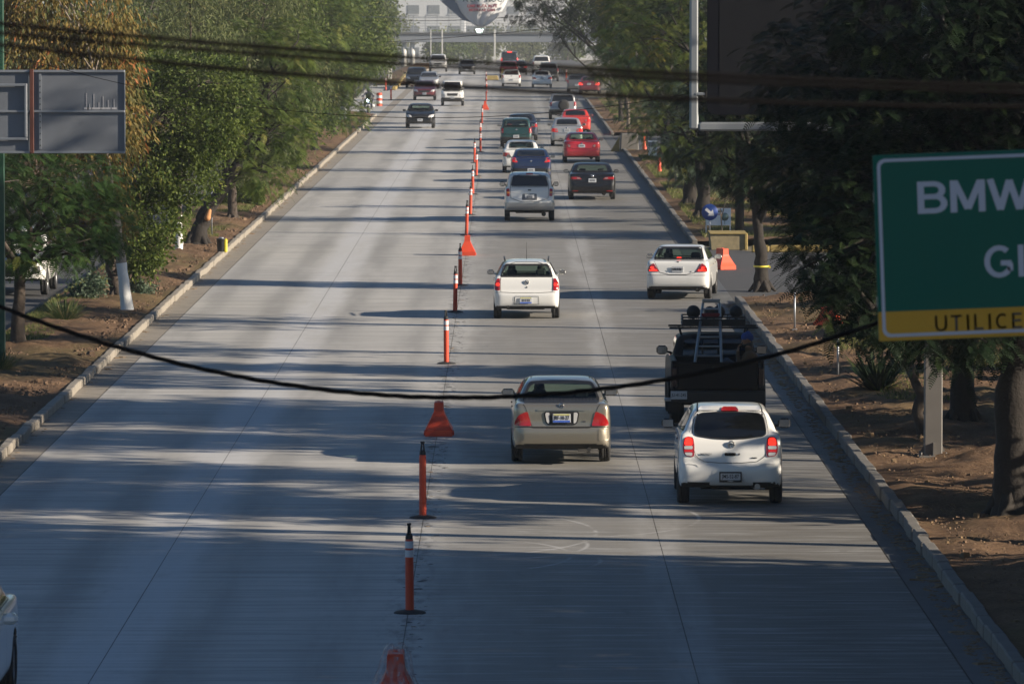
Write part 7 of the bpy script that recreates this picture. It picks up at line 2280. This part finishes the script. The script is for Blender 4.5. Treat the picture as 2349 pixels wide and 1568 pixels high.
# ------------------------------------------------------------------ low plants
def spiky(loc, label, n, l, w_, seed, lm='spike', name='spiky_plant', up=1.2, r=.12):
    r_ = np.random.default_rng(seed)
    az = r_.uniform(0, 2 * np.pi, n); el = r_.uniform(.35, 1.0, n) * up
    V = []; Fq = []; tint = []
    t = thing(name, label, 'plant', loc)
    for i in range(n):
        d = Vector((math.cos(az[i]) * math.cos(el[i]), math.sin(az[i]) * math.cos(el[i]), math.sin(el[i])))
        s = Vector((-math.sin(az[i]), math.cos(az[i]), 0)); b = Vector((math.cos(az[i]) * r * r_.random(), math.sin(az[i]) * r * r_.random(), 0))
        L_ = l * r_.uniform(.6, 1.1); k = len(V)
        tc = r_.uniform(0, 1)
        prev = [b - s * w_ * .5, b + s * w_ * .5]
        V += [tuple(p) for p in prev]
        for j, u in enumerate((.4, .75, 1.0)):
            c_ = b + d * L_ * u + Vector((0, 0, -.18 * L_ * u * u)); ww = w_ * (.5, .36, .05)[j]
            V += [tuple(c_ - s * ww), tuple(c_ + s * ww)]
            Fq.append((k + 2 * j, k + 2 * j + 1, k + 2 * j + 3, k + 2 * j + 2)); tint.append(tc)
    me = quads_mesh('leaves', np.array(V), np.array(Fq), LM[lm], False, np.array(tint))
    o = link('leaves', me, t); o['kind'] = 'stuff'
    MB().lathe([(r, 0), (r * .8, .08), (.001, .14)], 10).build('crown_base', M['bark'], t)
    return t
q = at(150, 752); spiky((q.x, q.y, .12), 'clump of stiff green grass like blades on the left verge, by the white trunk', 420, .78, .022, 1, up=1.35, r=.2)
q = at(8, 862); spiky((q.x - .02, q.y - 1, .12), 'spiky clump at the foot of the green post at the left edge', 260, .7, .022, 2, up=1.35, r=.18)
q = at(2015, 915); spiky((q.x, q.y, .12), 'large dark agave like plant in the shade right of the pickup', 120, 1.15, .06, 3, lm='dark', up=1.25, r=.2)
for (px, py, sz, lab, n) in ((620, 400, .8, 'grey green bush under the left trees beyond the soil strip', 3000), (648, 392, .7, 'low bush at the foot of the grey left trunk', 2500), (195, 700, .5, 'small leafy shrub left of the bushy green tree', 1500), (318, 690, .35, 'little weed right of the white painted trunk', 700)):
    q = at(px, py)
    tree('shrub', lab, (q.x, q.y, .1), [(0, 0, .2)], .03, [(0, 0, sz * .6, sz * .7, sz * .7, sz * .5), (.3 * sz, 0, sz * .9, sz * .5, sz * .5, sz * .4)], 'ficus', n, .07, int(px), 'grey', cat='shrub', n_tw=4)
# clipped hedge
q = at(560, 478)
t = thing('hedge', 'low clipped yellow green hedge at the back of the left verge', 'hedge', (q.x - .2, q.y, .1))
r_ = np.random.default_rng(5); n = 7000
f_ = r_.integers(0, 3, n); P = r_.uniform(-1, 1, (n, 3)); P[f_ == 0, 2] = 1; P[f_ == 1, 1] = -1; P[f_ == 2, 0] = 1
P = P * np.array([.85, 1.8, .38]) + np.array([0, 0, .42]) + r_.normal(size=(n, 3)) * .03
V, Fq = leaves(P, r_.normal(size=(n, 3)), np.full(n, .09), np.full(n, .05), r_.uniform(0, 3, n), r_)
o = link('foliage', quads_mesh('foliage', V, Fq, LM['mid'], False, r_.uniform(.2, .9, n)), t); o['kind'] = 'stuff'
MB().box((0, 0, .40), (1.6, 3.5, .7)).build('inner_twigs', M['bark'], t)

# grass patches: tufts of blades
def grass(name, areas, dens, seed, hgt=.10):
    r_ = np.random.default_rng(seed); Vs = []; 
    P = []
    for (x0, x1, y0, y1) in areas:
        k = int((x1 - x0) * (y1 - y0) * dens)
        a = np.stack([r_.uniform(x0, x1, k), r_.uniform(y0, y1, k), np.full(k, .14)], 1)
        keep = (np.sin(a[:, 0] * 1.7 + a[:, 1] * .23) + np.sin(a[:, 0] * .6 - a[:, 1] * .51 + 1)) > -.5
        P.append(a[keep])
    P = np.concatenate(P); n = len(P)
    V, Fq = leaves(P, np.stack([r_.normal(0, .45, n), r_.normal(0, .45, n), np.ones(n)], 1), hgt * r_.uniform(.6, 1.6, n), np.full(n, .016) * r_.uniform(.8, 1.6, n), r_.uniform(0, 3, n), r_)
    o = link(name, quads_mesh(name, V, Fq, LM['grass'], False, r_.uniform(0, 1, n)))
    o['kind'] = 'stuff'
    return o
grass('grass', [(-11.6, -10.4, 128, 178), (-11.5, -9.3, 188, 230), (-11.5, -9.8, 250, 300)], 330, 1)
grass('grass_right', [(6.3, 10.5, 188, 285), (7.2, 11.5, 112, 138), (6.8, 10, 340, 440)], 150, 2, .13)

# clods, stones and dry leaves on the bare soil
def litter(name, areas, dens, size, m, seed, flat=False):
    r_ = np.random.default_rng(seed); V = []; Fq = []
    t8 = np.array([(-1, -1, -1), (1, -1, -1), (1, 1, -1), (-1, 1, -1), (-.7, -.7, 1), (.7, -.7, 1), (.7, .7, 1), (-.7, .7, 1)], float)
    f8 = np.array([(0, 1, 5, 4), (1, 2, 6, 5), (2, 3, 7, 6), (3, 0, 4, 7), (4, 5, 6, 7)])
    P = []
    for (x0, x1, y0, y1) in areas:
        k = int((x1 - x0) * (y1 - y0) * dens); P.append(np.stack([r_.uniform(x0, x1, k), r_.uniform(y0, y1, k)], 1))
    P = np.concatenate(P); n = len(P)
    a = r_.uniform(0, 6.28, n); s = size * np.exp(r_.normal(0, .55, n))
    sc = np.stack([s * r_.uniform(.6, 1.4, n), s * r_.uniform(.6, 1.4, n), s * (.12 if flat else .6)], 1)
    L = t8[None] * sc[:, None] * (1 + r_.normal(0, .18, (n, 8, 1)))
    c, q = np.cos(a)[:, None], np.sin(a)[:, None]
    X = L[..., 0] * c - L[..., 1] * q + P[:, :1]; Y = L[..., 0] * q + L[..., 1] * c + P[:, 1:2]; Z = L[..., 2] + (.17 if not flat else .0) + sc[:, 2:3] * .3
    V = np.stack([X, Y, Z], -1).reshape(-1, 3)
    Fq = (f8[None] + (np.arange(n) * 8)[:, None, None]).reshape(-1, 4)
    o = link(name, quads_mesh(name, V, Fq, m, False)); o['kind'] = 'stuff'
    return o
M['clod'] = mat('soil_clod', (.13, .082, .05), .95, noise=.45, nscale=1.5)
M['dry'] = mat('dry_leaf', (.17, .11, .055), .9, noise=.5, nscale=2)
litter('soil_clods', [(-11.2, -8.95, 64, 230)], 45, .013, M['clod'], 1)
litter('soil_clods_right', [(6.2, 12.0, 60, 152)], 30, .007, M['clod'], 2)
litter('dry_leaves', [(XR - .30, XR - .02, 60, 151)], 90, .022, M['dry'], 3, True)
litter('dry_leaves_left', [(XL + .02, XL + .18, 62, 330)], 8, .022, M['dry'], 4, True)
litter('verge_litter', [(6.2, 11.0, 62, 150)], 9, .010, M['dry'], 5)

litter('joint_crumbs', [(J[1] - .05, J[1] + .10, 62, 260)], 16, .012, M['dry'], 6, True)
litter('joint_crumbs_dark', [(J[1] - .12, J[1] + .25, 62, 200)], 12, .014, M['asphalt'], 7, True)
# ------------------------------------------------------------------ haze
def haze(dens):
    m = bpy.data.materials.new('haze'); m.use_nodes = True
    n = m.node_tree.nodes; L = m.node_tree.links
    n.remove(n['Principled BSDF'])
    v = n.new('ShaderNodeVolumePrincipled')
    v.inputs['Color'].default_value = (.86, .90, .95, 1); v.inputs['Density'].default_value = dens; v.inputs['Anisotropy'].default_value = .2
    L.new(v.outputs[0], n['Material Output'].inputs['Volume'])
    mb = MB(); mb.box((0, 1600, 6), (5400, 4200, 48))
    o = mb.build('haze', m); o['kind'] = 'stuff'
    return o
haze(.00018)
